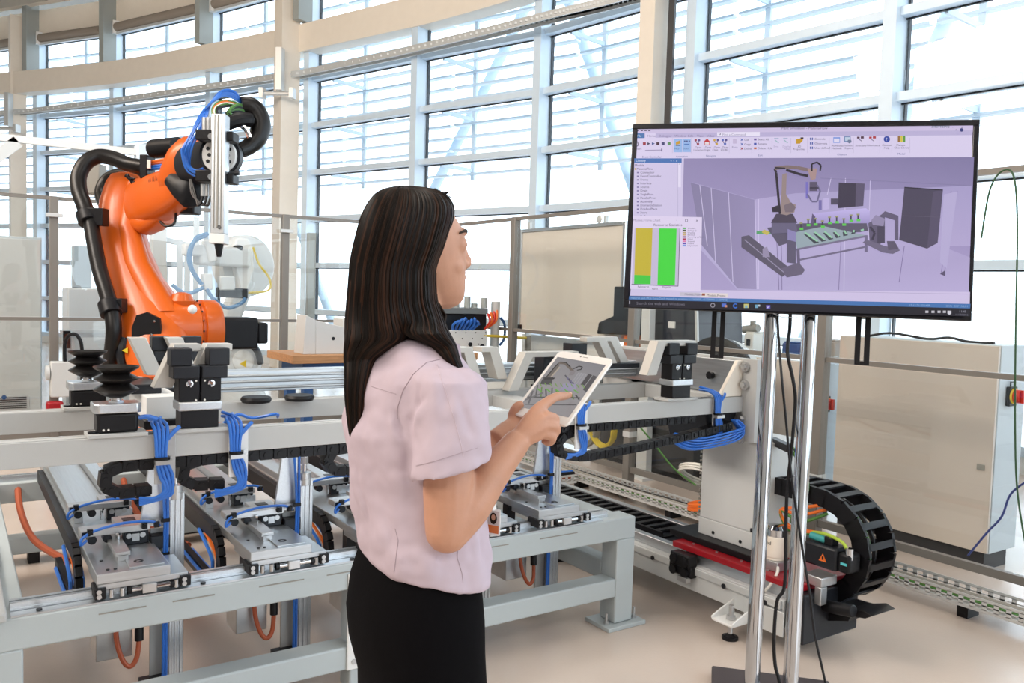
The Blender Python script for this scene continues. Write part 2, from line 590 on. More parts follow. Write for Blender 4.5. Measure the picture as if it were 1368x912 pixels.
# roller blinds, cornice panels and eaves gutter above the glass
for i in range(0, 5):
    a, b = off2(i, 0.25), off2(i + 1, 0.25)
    A, Bq = yw(*a, 6.62), yw(*b, 6.62)
    e = (Bq - A).normalized()
    t = T('roller_blind', 'rolled brown roller blind under the eaves, ' + ['far left bay', 'bay left of the dark grey roof post', 'bay over the robot hose', 'bay over the robot wrist', 'bay right of the cream column by the robot'][i], 'roller blind', (A + Bq) / 2, group='roller blinds under the eaves')
    t.part('blind_roll', MB().cyl(A + e * 0.25, Bq - e * 0.25, 0.09), brown_m)
    t.part('bottom_bar', MB().bar(A + e * 0.25 + Vector((0, 0, -0.12)), Bq - e * 0.25 + Vector((0, 0, -0.12)), 0.05, 0.05), tray_m)
    for q in (A + e * 0.2, Bq - e * 0.2):
        t.part('end_bracket', MB().cbox(q, (0.12, 0.12, 0.26)), white_m)
for i in range(0, 6):
    A, Bq = yw(*off2(i, 0.12), 6.98), yw(*off2(i + 1, 0.12), 6.98)
    tag(obj('trim_%d' % (i + 1), MB().bar(A, Bq, 0.06, 0.56), cream_m), None, None, None, 'structure')
    A, Bq = yw(*off2(i, 0.42), 7.38), yw(*off2(i + 1, 0.42), 7.38)
    tag(obj('trim_%d' % (i + 11), MB().bar(A, Bq, 0.16, 0.20), cream_m), None, None, None, 'structure')
    tag(obj('trim_%d' % (i + 21), MB().cyl(A + yw(*inward(i)) * 0, Bq, 0.02), steelgrey_m), None, None, None, 'structure')
    if i:
        tag(obj('trim_%d' % (i + 31), MB().bar(yw(*off2(i, 0.30), 5.9), yw(*off2(i, 0.30), 7.5), 0.14, 0.30, (*yw(*inward(i)).xy, 0)), steelgrey_m), None, None, None, 'structure')
# roof sheet over the whole hall, plain inner walls behind the viewer
edge = [(-18.0, 21.5)] + [off2(i, -1.2) for i in range(len(FAC))] + [(9.5, -9.0), (-18.0, -9.0)]
rf = MB().prism([(p[0], p[1]) for p in edge], (0, 0, 7.62), yw(1, 0), yw(0, 1), (0, 0, 0.08))
struct('ceiling', rf, roof_m)
wl = MB().bar(yw(-18, -9, 3.8), yw(9.5, -9, 3.8), 0.2, 7.6)
struct('wall_back', wl, M('hall_wall_paint', (0.55, 0.52, 0.48), 0.7))
wl2 = MB().bar(yw(-18, -9, 3.8), yw(-18, 21.5, 3.8), 0.2, 7.6)
struct('wall_left', wl2, MATS['hall_wall_paint'])
pu = MB().cyl(yw(*off2(0, 1.4), 7.25), yw(*off2(4, 1.4), 7.4), 0.16)
struct('trim_41', pu, steelgrey_m)
# ================================================================== ASSEMBLY TABLE
tb = T('assembly_table', 'low grey painted steel machine table carrying the sliding carriages, in front of the woman', 'machine table', (1.28, 3.5, 0))
X0, X1, Y0, Y1 = 0.10, 2.46, 2.65, 4.55
tb.part('front_beam', MB().box(X0, X1, Y0, Y0 + 0.11, 0.382, 0.476), frame_m, 0.006)
tb.part('rear_beam', MB().box(X0, X1, Y1 - 0.11, Y1, 0.382, 0.476), frame_m, 0.006)
for x in (X0 - 0.03, X1 - 0.14):
    tb.part('end_beam', MB().box(x, x + 0.11, Y0 + 0.11, Y1 - 0.11, 0.382, 0.474), frame_m, 0.006)
tb.part('end_plate', MB().box(-0.22, 0.13, Y0 - 0.02, Y0 + 0.75, 0.474, 0.500), beam_m, 0.006)
tb.part('end_beam', MB().box(-0.22, X0, Y0, Y0 + 0.11, 0.25, 0.474), frame_m, 0.006)
for x in (X0 - 0.03, X1 - 0.10):
    for y in (Y0, Y1 - 0.10):
        lg = tb.part('leg', MB().box(x, x + 0.10, y, y + 0.10, 0.02, 0.384), frame_m, 0.006)
        fp = tb.part('foot_plate', MB().box(x - 0.055, x + 0.155, y - 0.03, y + 0.13, 0.0, 0.018), frame_m, 0.003, parent=lg)
        for dx in (-0.028, 0.128):
            bt = MB().cyl((x + dx, y + 0.02, 0.018), (x + dx, y + 0.02, 0.03), 0.013, n=6).cyl((x + dx, y + 0.02, 0.03), (x + dx, y + 0.02, 0.065), 0.006, n=8)
            tb.part('anchor_bolt', bt, alu2_m, parent=lg)
tb.part('lower_rail', MB().box(X0 + 0.04, 1.16, Y0, Y0 + 0.09, 0.10, 0.182), frame_m, 0.006)
tb.part('lower_rail', MB().box(1.22, X1 - 0.10, Y0, Y0 + 0.09, 0.135, 0.215), frame_m, 0.006)
tb.part('lower_rail', MB().box(X0 + 0.04, X1 - 0.10, Y1 - 0.09, Y1, 0.13, 0.21), frame_m, 0.006)
for x in (X0 - 0.05, X1 - 0.10):
    tb.part('lower_end_rail', MB().box(x, x + 0.08, Y0 + 0.10, Y1 - 0.10, 0.185, 0.27), frame_m, 0.006)
ml = tb.part('middle_leg', MB().box(1.15, 1.23, Y0, Y0 + 0.09, 0.02, 0.384), frame_m, 0.006)
tb.part('flange', MB().box(1.135, 1.20, Y0 - 0.010, Y0 - 0.001, 0.10, 0.44), white_m, 0.008, label='white bolted flange plate', parent=ml)
for z in (0.42, 0.13):
    tb.part('screw', MB().cyl((1.16, Y0 - 0.015, z), (1.16, Y0 - 0.009, z), 0.009, n=10), alu2_m, parent=ml)
for k, (a, b) in enumerate(((0.36, 0.49), (0.565, 0.69), (0.83, 0.98), (1.06, 1.16), (1.32, 1.45), (1.62, 1.80), (1.95, 2.14))):
    z = 0.445
    tb.part('slot', MB().box(a, b, Y0 - 0.002, Y0 + 0.001, z, z + 0.004), greyc_m)
pt_ = tb.part('name_plate', MB().box(X1 - 0.030, X1 - 0.026, 3.40, 3.70, 0.386, 0.472), white_m, 0.001, label='white maker name plate')
_v, _f = text_mesh('ZIMMER', 0.062)
_w = max(p.x for p in _v)
tb.part('plate_lettering', MB().add([Vector((X1 - 0.0255, 3.55 + (p.x - _w / 2) * 0.26 / _w, 0.408 + p.y)) for p in _v], _f), dark_m, parent=pt_)
# linear rail on the front beam and one on the rear beam
for y in (Y0 + 0.045, Y1 - 0.075):
    rl = MB().box(0.14, 2.34, y, y + 0.05, 0.476, 0.488).box(0.14, 2.34, y + 0.004, y + 0.02, 0.488, 0.502).box(0.14, 2.34, y + 0.030, y + 0.046, 0.488, 0.502)
    tb.part('linear_rail', rl, alu_m)
tb.part('rail_strip', MB().box(0.14, 2.28, Y0 + 0.004, Y0 + 0.042, 0.476, 0.481), mill_m)
for x in (0.21, 0.66, 1.16, 1.60, 2.05):
    tb.part('rail_screw', MB().cyl((x, Y0 + 0.022, 0.481), (x, Y0 + 0.022, 0.485), 0.008, n=10), dark_m)

# ================================================================== CARRIAGES
def carriage(x0, label, strip=True):
    y0 = 2.655
    t = T('sliding_carriage', label, 'carriage', (x0 + 0.1, y0 + 0.4, 0.48), group='carriages on the machine table')
    W = 0.205
    pl = t.part('base_plate', MB().box(x0, x0 + W, y0, 4.46, 0.532, 0.562), mill_m, 0.002)
    t.part('front_plate', MB().box(x0 + 0.004, x0 + W + 0.052, y0 + 0.004, y0 + 0.20, 0.513, 0.5315), mill_m, 0.002)
    t.part('tray', MB().box(x0 + W * 0.45, x0 + W * 0.93, y0 + 0.015, y0 + 0.19, 0.562, 0.5665), mill_m, 0.001)
    for (dx, dy) in ((0.035, 0.035), (0.055, 0.032), (0.155, 0.04), (0.172, 0.038), (0.03, 0.13)):
        t.part('screw', MB().cyl((x0 + dx, y0 + dy, 0.562), (x0 + dx, y0 + dy, 0.5645), 0.005, n=8), dark_m, parent=pl)
    t.part('bore', MB().lathe([(0.014, 0), (0.014, 0.002), (0.008, 0.0025), (0.007, 0.0)], (x0 + 0.125, y0 + 0.065, 0.5655), n=16), dark_m, parent=pl)
    # channel profile on top, running back
    ch = MB().box(x0 + 0.008, x0 + 0.038, 3.26, 4.44, 0.562, 0.590).box(x0 + 0.15, x0 + 0.20, 3.26, 4.44, 0.562, 0.596).box(x0 + 0.045, x0 + 0.145, 3.45, 4.40, 0.562, 0.568)
    t.part('channel_profile', ch, alu_m, 0.002)
    t.part('slide_rail', MB().box(x0 + 0.072, x0 + 0.102, y0 + 0.10, y0 + 0.40, 0.562, 0.582).box(x0 + 0.066, x0 + 0.108, y0 + 0.10, y0 + 0.40, 0.578, 0.590), alu2_m, 0.001)
    # bearing blocks on the front rail
    for dx in (-0.006, 0.232):
        b = t.part('bearing_block', MB().box(x0 + dx, x0 + dx + 0.032, y0 - 0.006, y0 + 0.07, 0.489, 0.522), black_m, 0.003)
        for dz in (0.498, 0.512):
            t.part('roller', MB().cyl((x0 + dx + 0.012, y0 - 0.009, dz), (x0 + dx + 0.012, y0 - 0.006, dz), 0.007, n=10), alu2_m, parent=b)
    t.part('clamp_bar', MB().cyl((x0 + 0.085, y0 + 0.012, 0.500), (x0 + 0.215, y0 + 0.012, 0.500), 0.0095, n=12), chrome_m)
    t.part('clamp_tag', MB().box(x0 + 0.125, x0 + 0.165, y0 - 0.004, y0 + 0.022, 0.486, 0.514), alu2_m, 0.002)
    for dx in (0.085, 0.205):
        t.part('clamp_end', MB().cyl((x0 + dx, y0 + 0.012, 0.500), (x0 + dx + 0.012, y0 + 0.012, 0.500), 0.0135, n=12), black_m)
    for dx in (0.040, 0.070, 0.222):
        t.part('guide_pin', MB().cyl((x0 + dx, y0 + 0.004, 0.488), (x0 + dx, y0 + 0.004, 0.512), 0.007, n=10), alu2_m)
    # two cross slides with rollers, hose and screws
    for ys, dx in ((y0 + 0.255, -0.012), (y0 + 0.60, -0.01)):
        s = t.part('cross_slide', MB().box(x0 + dx, x0 + 0.195, ys, ys + 0.062, 0.606, 0.627).box(x0 + 0.10, x0 + 0.195, ys + 0.062, ys + 0.16, 0.606, 0.622), alu2_m, 0.002)
        t.part('slot_window', MB().box(x0 + 0.125, x0 + 0.165, ys + 0.085, ys + 0.125, 0.6215, 0.6235), dark_m, parent=s)
        t.part('end_cap', MB().box(x0 + dx + 0.004, x0 + dx + 0.028, ys - 0.002, ys + 0.001, 0.609, 0.623), dark_m, parent=s)
        for rx in (0.022, 0.066):
            t.part('roller', MB().cyl((x0 + rx, ys + 0.004, 0.593), (x0 + rx, ys + 0.04, 0.593), 0.0135, n=14), dark_m, parent=s)
        t.part('bracket', MB().box(x0 + 0.115, x0 + 0.19, ys + 0.006, ys + 0.05, 0.562, 0.606), dark_m, 0.003, parent=s)
        tp = MB().cyl((x0 + 0.13, ys + 0.003, 0.592), (x0 + 0.13, ys + 0.007, 0.592), 0.009, n=12).cyl((x0 + 0.172, ys + 0.003, 0.592), (x0 + 0.172, ys + 0.007, 0.592), 0.009, n=12).box(x0 + 0.14, x0 + 0.162, ys + 0.003, ys + 0.007, 0.574, 0.598)
        t.part('carriage_end', tp, alu2_m, parent=s)
        t.part('set_screw', MB().cyl((x0 + 0.095, ys - 0.012, 0.57), (x0 + 0.095, ys - 0.012, 0.61), 0.0045, n=8).cyl((x0 + 0.095, ys - 0.012, 0.606), (x0 + 0.095, ys - 0.012, 0.613), 0.008, n=6), chrome_m, parent=s)
        h = smooth_path([(x0 + 0.005, ys - 0.004, 0.598), (x0 - 0.012, ys - 0.012, 0.587), (x0 - 0.008, ys - 0.012, 0.608), (x0 + 0.03, ys - 0.012, 0.628), (x0 + 0.10, ys - 0.010, 0.640), (x0 + 0.16, ys - 0.010, 0.640), (x0 + 0.20, ys - 0.01, 0.634), (x0 + 0.222, ys - 0.01, 0.618)], 6)
        t.part('air_hose', MB().tube(h, 0.0045, 8), blue_m)
        for px in (0.014, 0.175, 0.212):
            t.part('hose_fitting', MB().cbox((x0 + px, ys - 0.008, 0.624), (0.016, 0.016, 0.018)).cyl((x0 + px, ys - 0.02, 0.624), (x0 + px, ys - 0.006, 0.624), 0.007, n=10), black_m)
    # tapered fin
    fin = MB().prism([(0, 0), (0.085, 0), (0.085, 0.27), (0.035, 0.27)], (x0 + 0.165, y0 + 0.275, 0.61), (1, 0, 0), (0, 0, 1), (0, 0.014, 0))
    t.part('fin', fin, alu_m, 0.002)
    # pneumatic cylinder with hoses
    cx, cy = x0 + 0.275, y0 + 0.275
    cy_m = MB().box(cx - 0.026, cx + 0.026, cy - 0.022, cy + 0.030, 0.06, 0.72)
    for dx in (-0.017, 0.0, 0.017): cy_m.box(cx + dx - 0.005, cx + dx + 0.005, cy - 0.026, cy - 0.022, 0.10, 0.70)
    t.part('cylinder', cy_m, alu_m, 0.003)
    t.part('cylinder_cap', MB().cyl((cx, cy, 0.72), (cx, cy, 0.745), 0.026, n=20).cyl((cx, cy, 0.70), (cx, cy, 0.722), 0.029, n=20), alu2_m)
    t.part('piston_rod', MB().cyl((cx, cy, 0.745), (cx, cy, 0.86), 0.009, n=12), chrome_m)
    t.part('rod_joint', MB().cyl((cx, cy, 0.775), (cx, cy, 0.80), 0.014, n=6).cbox((cx, cy, 0.83), (0.03, 0.03, 0.035)), alu2_m)
    t.part('back_plate', MB().box(cx - 0.075, cx - 0.028, cy + 0.01, cy + 0.022, 0.07, 0.60), beam_m, 0.002)
    t.part('cylinder_bracket', MB().box(x0 + W - 0.01, cx - 0.02, cy - 0.03, cy + 0.04, 0.54, 0.585), dark_m, 0.003)
    for k, dx in enumerate((-0.040, -0.031)):
        t.part('air_hose', MB().tube([(cx + dx, cy - 0.028, 0.10), (cx + dx, cy - 0.028, 0.45), (cx + dx + 0.002, cy - 0.029, 0.66), (cx + dx - 0.012 * (1 - k), cy - 0.028, 0.86)], 0.0048, 8, sm=4), blue_m)
    for z in (0.52, 0.635):
        t.part('hose_clip', MB().cbox((cx - 0.036, cy - 0.028, z), (0.026, 0.016, 0.012)), black_m)
    for z in (0.555, 0.535, 0.515, 0.50):
        t.part('port_fitting', MB().cyl((cx + 0.012, cy - 0.034, z - 0.2), (cx + 0.012, cy - 0.024, z - 0.2), 0.005, n=8), chrome_m)
    t.part('foot_fitting', MB().tube([(cx - 0.04, cy - 0.03, 0.11), (cx - 0.045, cy - 0.05, 0.085), (cx - 0.08, cy - 0.06, 0.075)], 0.006, 8, sm=3), blue_m)
    t.part('foot_block', MB().box(cx - 0.11, cx - 0.03, cy - 0.05, cy + 0.02, 0.05, 0.10), dark_m, 0.003)
    # block, energy chain and orange loop below
    t.part('drive_block', MB().box(x0 + 0.035, x0 + 0.145, 2.93, 3.06, 0.185, 0.31), alu2_m, 0.004)
    t.part('hanger', MB().box(x0 + 0.07, x0 + 0.11, 2.98, 3.02, 0.31, 0.532), dark_m)
    loop = [(x0 + 0.09, 2.915, 0.36), (x0 + 0.092, 2.90, 0.26), (x0 + 0.108, 2.885, 0.195), (x0 + 0.130, 2.88, 0.172), (x0 + 0.150, 2.885, 0.195), (x0 + 0.160, 2.90, 0.25)]
    t.part('motor_cable', MB().tube(loop, 0.008, 10, sm=6), rust_m)
    t.part('cable_plug', MB().cyl((x0 + 0.160, 2.90, 0.245), (x0 + 0.162, 2.91, 0.37), 0.014, n=12), black_m)
    arc = []
    for k in range(11):
        a = -PI / 2 + PI * k / 10
        arc.append((3.05 - 0.095 * math.cos(a), 0.435 + 0.095 * math.sin(a)))
    pth = [(3.55, 0.34)] + arc + [(4.3, 0.53)]
    cm = MB()
    for (ya, za), (yb, zb) in zip(pth[:-1], pth[1:]): cm.bar((x0 - 0.012, ya, za), (x0 - 0.012, yb, zb), 0.05, 0.022, (1, 0, 0))
    t.part('energy_chain', cm, chain_m)
    for k in range(3):
        t.part('chain_hose', MB().tube([(x0 - 0.03 + 0.018 * k, 3.45, 0.355), (x0 - 0.03 + 0.018 * k, 3.10, 0.36), (x0 - 0.03 + 0.018 * k, 3.00, 0.44), (x0 - 0.03 + 0.018 * k, 3.2, 0.505)], 0.0065, 6, sm=4), [blue_m, orangec_m, blue_m][k])
    side = MB()
    for k in range(26): side.box(x0 - 0.022, x0 - 0.004, 3.2 + k * 0.048, 3.2 + k * 0.048 + 0.042, 0.49, 0.53)
    if strip: t.part('chain_strip', side, chain_m)
    t.part('conduit', MB().tube([(x0 - 0.09, 4.46, 0.45), (x0 - 0.09, 4.25, 0.38), (x0 - 0.06, 3.95, 0.33), (x0 + 0.03, 3.62, 0.32)], 0.014, 8, sm=6), rust_m)
    return t


for xc, lb in ((0.355, 'aluminium sliding carriage at the left end of the table, under the first bellows cup'), (0.803, 'aluminium sliding carriage second from the left, below the front gripper'), (1.200, 'aluminium sliding carriage just left of the woman, half behind her back'),
               (1.590, 'aluminium sliding carriage behind the woman with only its right corner showing'), (1.945, 'aluminium sliding carriage at the right end of the table, below the tablet')):
    carriage(xc, lb, xc > 0.4)

# ================================================================== GANTRY
ga = T('transfer_gantry', 'pale grey twin beam gantry with grippers and bellows cups above the carriages', 'gantry', (1.3, 2.78, 0.93))
GZ0, GZ1 = 0.930, 0.997
for ya, yb, nm in ((2.47, 2.535, 'front_beam'), (3.03, 3.095, 'rear_beam')):
    m = MB().box(-0.30, 2.90, ya, ya + 0.006, GZ0, GZ1).box(-0.30, 2.90, yb - 0.006, yb, GZ0, GZ1).box(-0.30, 2.90, ya + 0.006, yb - 0.006, GZ0, GZ0 + 0.045)
    ga.part(nm, m, beam_m, 0.0015)
ga.part('end_beam', MB().box(2.84, 2.90, 2.535, 3.03, GZ0 + 0.003, GZ1 - 0.003), beam_m, 0.002)
ga.part('end_beam', MB().box(-0.30, -0.24, 2.535, 3.03, GZ0 + 0.003, GZ1 - 0.003), beam_m, 0.002)
ga.part('cross_member', MB().box(1.95, 2.05, 2.535, 3.03, GZ0, GZ1 - 0.02), beam_m, 0.002)
for ya in (2.47, 3.03):
    for x in (0.50, 0.96):
        pass
    cv = [(0.245, 0.5), (0.655, 0.95), (1.45, 1.9), (2.05, 2.36), (2.6, 2.82)]
    for a, b in ((-0.28, 0.33), (0.74, 2.42)):
        ga.part('beam_cover', MB().box(a, b, ya + 0.030, ya + 0.0585, GZ0 + 0.045, GZ1 - 0.002), beam_m, 0.001)
# white cable plates over the beam with air hoses
def hose_bundle(x, dz=0.0, wide=0.055, mat=alu2_m):
    p = ga.part('hose_plate', MB().box(x - 0.012, x + wide - 0.012, 2.462, 2.469, 0.858 + dz, 1.012).box(x - 0.012, x + wide - 0.012, 2.462, 2.50, 1.000, 1.006), mat, 0.001)
    for k, dx in enumerate((-0.012, -0.002, 0.009, 0.020)):
        pts = [(x + 0.02 - 0.03 * (k % 2), 2.55, 1.02 + 0.006 * k), (x + dx, 2.50, 1.026), (x + dx, 2.455, 1.005), (x + dx * 0.7, 2.450, 0.935), (x + 0.012 + dx, 2.452, 0.885), (x + 0.022 + dx * 0.6, 2.455, 0.845), (x + 0.004 + dx, 2.458, 0.822), (x - 0.05, 2.47, 0.822 - 0.006 * k)]
        ga.part('air_hose', MB().tube(pts, 0.0048, 8, sm=5), blue_m, parent=p)
    ga.part('hose_tail', MB().tube([(x + 0.012, 2.455, 0.975), (x + 0.036, 2.45, 1.005), (x + 0.052, 2.46, 1.016)], 0.0058, 8, sm=4), blue_m, parent=p)
    ga.part('hose_tie', MB().lathe([(0.021, -0.004), (0.021, 0.004)], (x + 0.006, 2.453, 0.932), n=12), black_m, parent=p)
    ga.part('hose_clamp', MB().cbox((x + 0.008, 2.447, 0.922), (0.045, 0.022, 0.012)), alu2_m, parent=p)
    ga.part('screw', MB().cyl((x + 0.034, 2.458, 0.93), (x + 0.034, 2.463, 0.93), 0.007, n=10), alu2_m, parent=p)


hose_bundle(0.487)
hose_bundle(0.690, mat=white_m)
hose_bundle(1.975, dz=-0.02, mat=white_m)
hose_bundle(2.72, mat=alu2_m)


def mount(x, y, w=0.115):
    m = MB().box(x - w / 2, x + w / 2, y - 0.01, y + 0.075, 0.997, 1.007)
    return m


def gripper(x, y, jaws=None):
    g = ga.part('gripper', MB().box(x - 0.052, x + 0.052, y + 0.002, y + 0.070, 1.007, 1.058).box(x - 0.045, x - 0.038, y - 0.001, y + 0.002, 1.01, 1.014), black_m, 0.003)
    ga.part('base_pad', mount(x, y, 0.17), beam_m, 0.001, parent=g)
    ga.part('flange', MB().prism([(-0.060, 0), (0.060, 0), (0.060, 0.08), (-0.060, 0.08)], (x, y - 0.006, 1.058), (1, 0, 0), (0, 1, 0), (0, 0, 0.026)), alu_m, 0.004, parent=g)
    for s in (-1, 1):
        ga.part('finger_body', MB().box(x + s * 0.030 - 0.0285, x + s * 0.030 + 0.0285, y + 0.002, y + 0.066, 1.084, 1.152), black_m, 0.003, parent=g)
        ga.part('finger_head', MB().box(x + s * 0.039 - 0.036, x + s * 0.039 + 0.036, y - 0.004, y + 0.066, 1.150, 1.186), dark_m, 0.003, parent=g)
        ga.part('finger_tip', MB().box(x + s * 0.052 - 0.029, x + s * 0.052 + 0.029, y - 0.002, y + 0.05, 1.186, 1.236), dark_m, 0.003, parent=g)
        ga.part('eye_screw', MB().lathe([(0.010, 0), (0.010, 0.004), (0.006, 0.0045), (0.004, 0.001)], (x + s * 0.030, y + 0.002, 1.135), (0, -1, 0), n=14), chrome_m, parent=g)
        ga.part('pin', MB().cyl((x + s * 0.012, y, 1.143), (x + s * 0.012, y + 0.004, 1.143), 0.003, n=8), whitec_m, parent=g)
        ga.part('pin', MB().cyl((x + s * 0.012, y, 1.088), (x + s * 0.012, y + 0.004, 1.088), 0.003, n=8), whitec_m, parent=g)
    if jaws:
        for (jx, sgn, tabl) in jaws: jaw(g, jx, y, sgn, tabl)
    return g


def jaw(g, x, y, sgn, tab, z0=1.105, z1=1.245, dep=0.055, run=0.055, yo=0.004):
    """cream holder arm: leans towards its tab on top, foot at the nest"""
    w = 0.052
    if tab > 0:
        poly = [(0, 0), (w, 0), (w + run - 0.012, z1 - z0 - 0.022), (w + run + tab, z1 - z0 - 0.022), (w + run + tab, z1 - z0), (run, z1 - z0)]
    else:
        poly = [(0, 0), (w, 0), (w + run, z1 - z0), (run * 1.0, z1 - z0)]
    poly = [(p[0] * sgn, p[1]) for p in poly]
    ga.part('holder_arm', MB().prism(poly, (x, y + yo, z0), (1, 0, 0), (0, 0, 1), (0, dep, 0)), jaw_m, 0.002, parent=g)


def suction(x, y):
    g = ga.part('suction_unit', MB().box(x - 0.052, x + 0.052, y + 0.002, y + 0.070, 1.007, 1.062), black_m, 0.008)
    ga.part('base_pad', mount(x, y, 0.15), beam_m, 0.001, parent=g)
    ga.part('flange', MB().prism([(-0.060, 0.012), (-0.048, 0), (0.048, 0), (0.060, 0.012), (0.060, 0.08), (-0.060, 0.08)], (x, y - 0.006, 1.062), (1, 0, 0), (0, 1, 0), (0, 0, 0.026)), alu_m, 0.003, parent=g)
    ga.part('stem', MB().cyl((x, y + 0.034, 1.088), (x, y + 0.034, 1.104), 0.014, n=14).cyl((x, y + 0.034, 1.088), (x, y + 0.034, 1.094), 0.020, n=6), chrome_m, parent=g)
    pr = [(0.015, 1.100), (0.030, 1.106), (0.057, 1.122), (0.058, 1.125), (0.034, 1.140), (0.057, 1.152), (0.058, 1.155), (0.034, 1.168), (0.057, 1.182), (0.059, 1.187), (0.055, 1.186), (0.030, 1.172), (0.006, 1.168)]
    ga.part('bellows', MB().lathe([(r, z - 1.1) for r, z in pr], (x, y + 0.034, 1.1), n=36), rubber_m, parent=g, sharp=50)
    ga.part('hose_stub', MB().tube([(x + 0.055, y + 0.01, 1.045), (x + 0.075, y + 0.0, 1.048), (x + 0.10, y - 0.002, 1.04)], 0.0065, 8, sm=4), blue_m, parent=g)
    for s in (-1, 1):
        ga.part('pin', MB().cyl((x - 0.03 + 0.006 * s, y, 1.017), (x - 0.03 + 0.006 * s, y + 0.004, 1.017), 0.003, n=8), whitec_m, parent=g)
    ga.part('end_clamp', MB().cbox((x - 0.06, y + 0.02, 0.990), (0.022, 0.022, 0.026)).cyl((x - 0.06, y + 0.02, 1.0), (x - 0.06, y + 0.02, 1.012), 0.013, n=10), black_m, parent=g)


suction(0.383, 2.47)
suction(0.382, 3.03)
def holder(x, y, h=0.14):
    g = ga.part('holder_block', MB().box(x - 0.045, x + 0.045, y, y + 0.07, 1.007, 1.007 + h).box(x - 0.06, x + 0.06, y - 0.01, y + 0.075, 0.997, 1.007), dark_m, 0.003)
    return g


gn = gripper(0.598, 2.47)
jaw(gn, 0.482, 2.47, 1, 0.022, z0=1.12, yo=0.052, dep=0.05)
jaw(gn, 0.572, 2.47, 1, 0.022, z0=1.12, yo=0.052, dep=0.05)
g2 = gripper(0.655, 3.03)
for jx in (0.60, 0.715):
    jaw(g2, jx, 3.03, -1, 0, z0=1.11, z1=1.236, yo=-0.055, dep=0.05)
gq = ga.part('cross_block', MB().prism([(2.72, 1.0), (3.02, 1.0), (3.02, 1.07), (2.72, 1.07)], (0.50, 0, 0), (0, 1, 0), (0, 0, 1), (0.10, 0, 0)), white_m, 0.002)
ga.part('cross_foot', MB().box(0.49, 0.61, 2.70, 3.03, 0.972, 1.0), black_m, 0.002, parent=gq)
ga.part('rest_plate', MB().box(0.47, 0.56, 2.80, 3.02, 1.07, 1.10), dark_m, 0.003, parent=gq)
gr_ = gripper(2.522, 2.47)
jaw(gr_, 2.335, 2.47, 1, 0.165, z0=1.105, yo=0.012, dep=0.05)
g3 = gripper(1.42, 3.03)
g7 = holder(1.80, 3.05, 0.12)
for jx in (1.90, 2.03): jaw(g7, jx, 3.03, -1, 0.03, z0=1.045, z1=1.185, dep=0.075)
g4 = holder(2.27, 3.04, 0.13)
jaw(g4, 2.00, 3.03, 1, 0.24, z0=0.998, z1=1.165, yo=-0.05, run=0.085)
g5 = holder(2.43, 3.04, 0.19)
jaw(g5, 2.655, 3.03, -1, 0.06, z0=1.10, z1=1.226, run=0.08, yo=0.0)
jaw(g5, 2.755, 3.03, -1, 0.06, z0=1.10, z1=1.226, run=0.08, yo=0.03)
ga.part('nest_plate', MB().box(2.60, 2.80, 3.03, 3.08, 1.075, 1.10), dark_m, 0.003)
# guide profile behind the rear beam
gp = MB().box(0.70, 2.99, 3.15, 3.24, 1.020, 1.098)
for z in (1.034, 1.058, 1.080): gp.cyl((0.70, 3.147, z), (2.99, 3.147, z), 0.006, n=8)
ga.part('guide_profile', gp, mill_m, 0.002)
for x in (0.74, 1.5, 2.3, 2.9):
    ga.part('profile_bracket', MB().box(x, x + 0.06, 3.095, 3.20, 0.985, 1.02), beam_m, 0.002)
for x in (0.92, 1.08): ga.part('pad', MB().lathe([(0.05, 0), (0.055, 0.01), (0.05, 0.02)], (x, 3.0, 1.00), n=20), black_m)
ga.part('wiring', MB().tube([(0.70, 2.62, 0.99), (0.74, 2.60, 1.02), (0.80, 2.64, 1.0), (0.86, 2.6, 1.015), (0.9, 2.7, 0.99)], 0.005, 6, sm=5), blue_m)
# right end bracket: sheet, gussets, bolted end plate
ga.part('end_sheet', MB().box(2.884, 2.898, 2.50, 3.36, 1.002, 1.152), mill_m, 0.002)
ga.part('stop_screw', MB().cyl((2.862, 2.64, 1.075), (2.884, 2.64, 1.075), 0.017, n=14), black_m)
ga.part('end_plate', MB().prism([(2.40, 0.80), (2.62, 0.80), (2.72, 0.93), (3.42, 0.93), (3.42, 1.165), (2.40, 1.165)], (2.90, 0, 0), (0, 1, 0), (0, 0, 1), (0.025, 0, 0)), beam_m, 0.003)
for y in (2.478, 3.37):
    ga.part('gusset', MB().prism([(2.76, 0.998), (2.90, 0.998), (2.90, 1.155), (2.868, 1.155)], (0, y, 0), (1, 0, 0), (0, 0, 1), (0, 0.02, 0)), cream_m, 0.003)
for y, z in ((2.46, 1.13), (2.46, 1.05), (2.47, 0.90), (2.47, 0.81), (3.39, 1.12), (3.39, 1.04)):
    ga.part('end_bolt', MB().cyl((2.888, y, z), (2.90, y, z), 0.022, n=16).cyl((2.876, y, z), (2.888, y, z), 0.014, n=6), alu2_m)
ga.part('hollow_tube', MB().box(2.60, 2.90, 2.40, 2.466, 0.932, 0.996), beam_m, 0.002) if False else None
eb = MB().prism([(0, 0), (0.20, 0), (0.16, -0.10), (0.04, -0.13)], (2.70, 2.5, 0.925), (1, 0, 0), (0, 0, 1), (0, 0.25, 0))
ga.part('chain_guide', eb, dark_m, 0.004)
for k in range(14):
    a = k / 13.0
    r = 0.055 + 0.06 * a
    pts = [(2.84 - 0.02 * a, 2.44 + 0.01 * (k % 3), 0.90), (2.87, 2.43 + 0.012 * (k % 4), 0.87 - 0.03 * a), (2.78, 2.425 + 0.01 * (k % 3), 0.835 - 0.05 * a + 0.02), (2.62 - 0.05 * a, 2.45 + 0.008 * (k % 3), 0.835 - 0.045 * a), (2.50 - 0.03 * a, 2.48, 0.86 - 0.02 * a)]
    ga.part('air_hose', MB().tube(pts, 0.0042, 6, sm=6), blue_m)
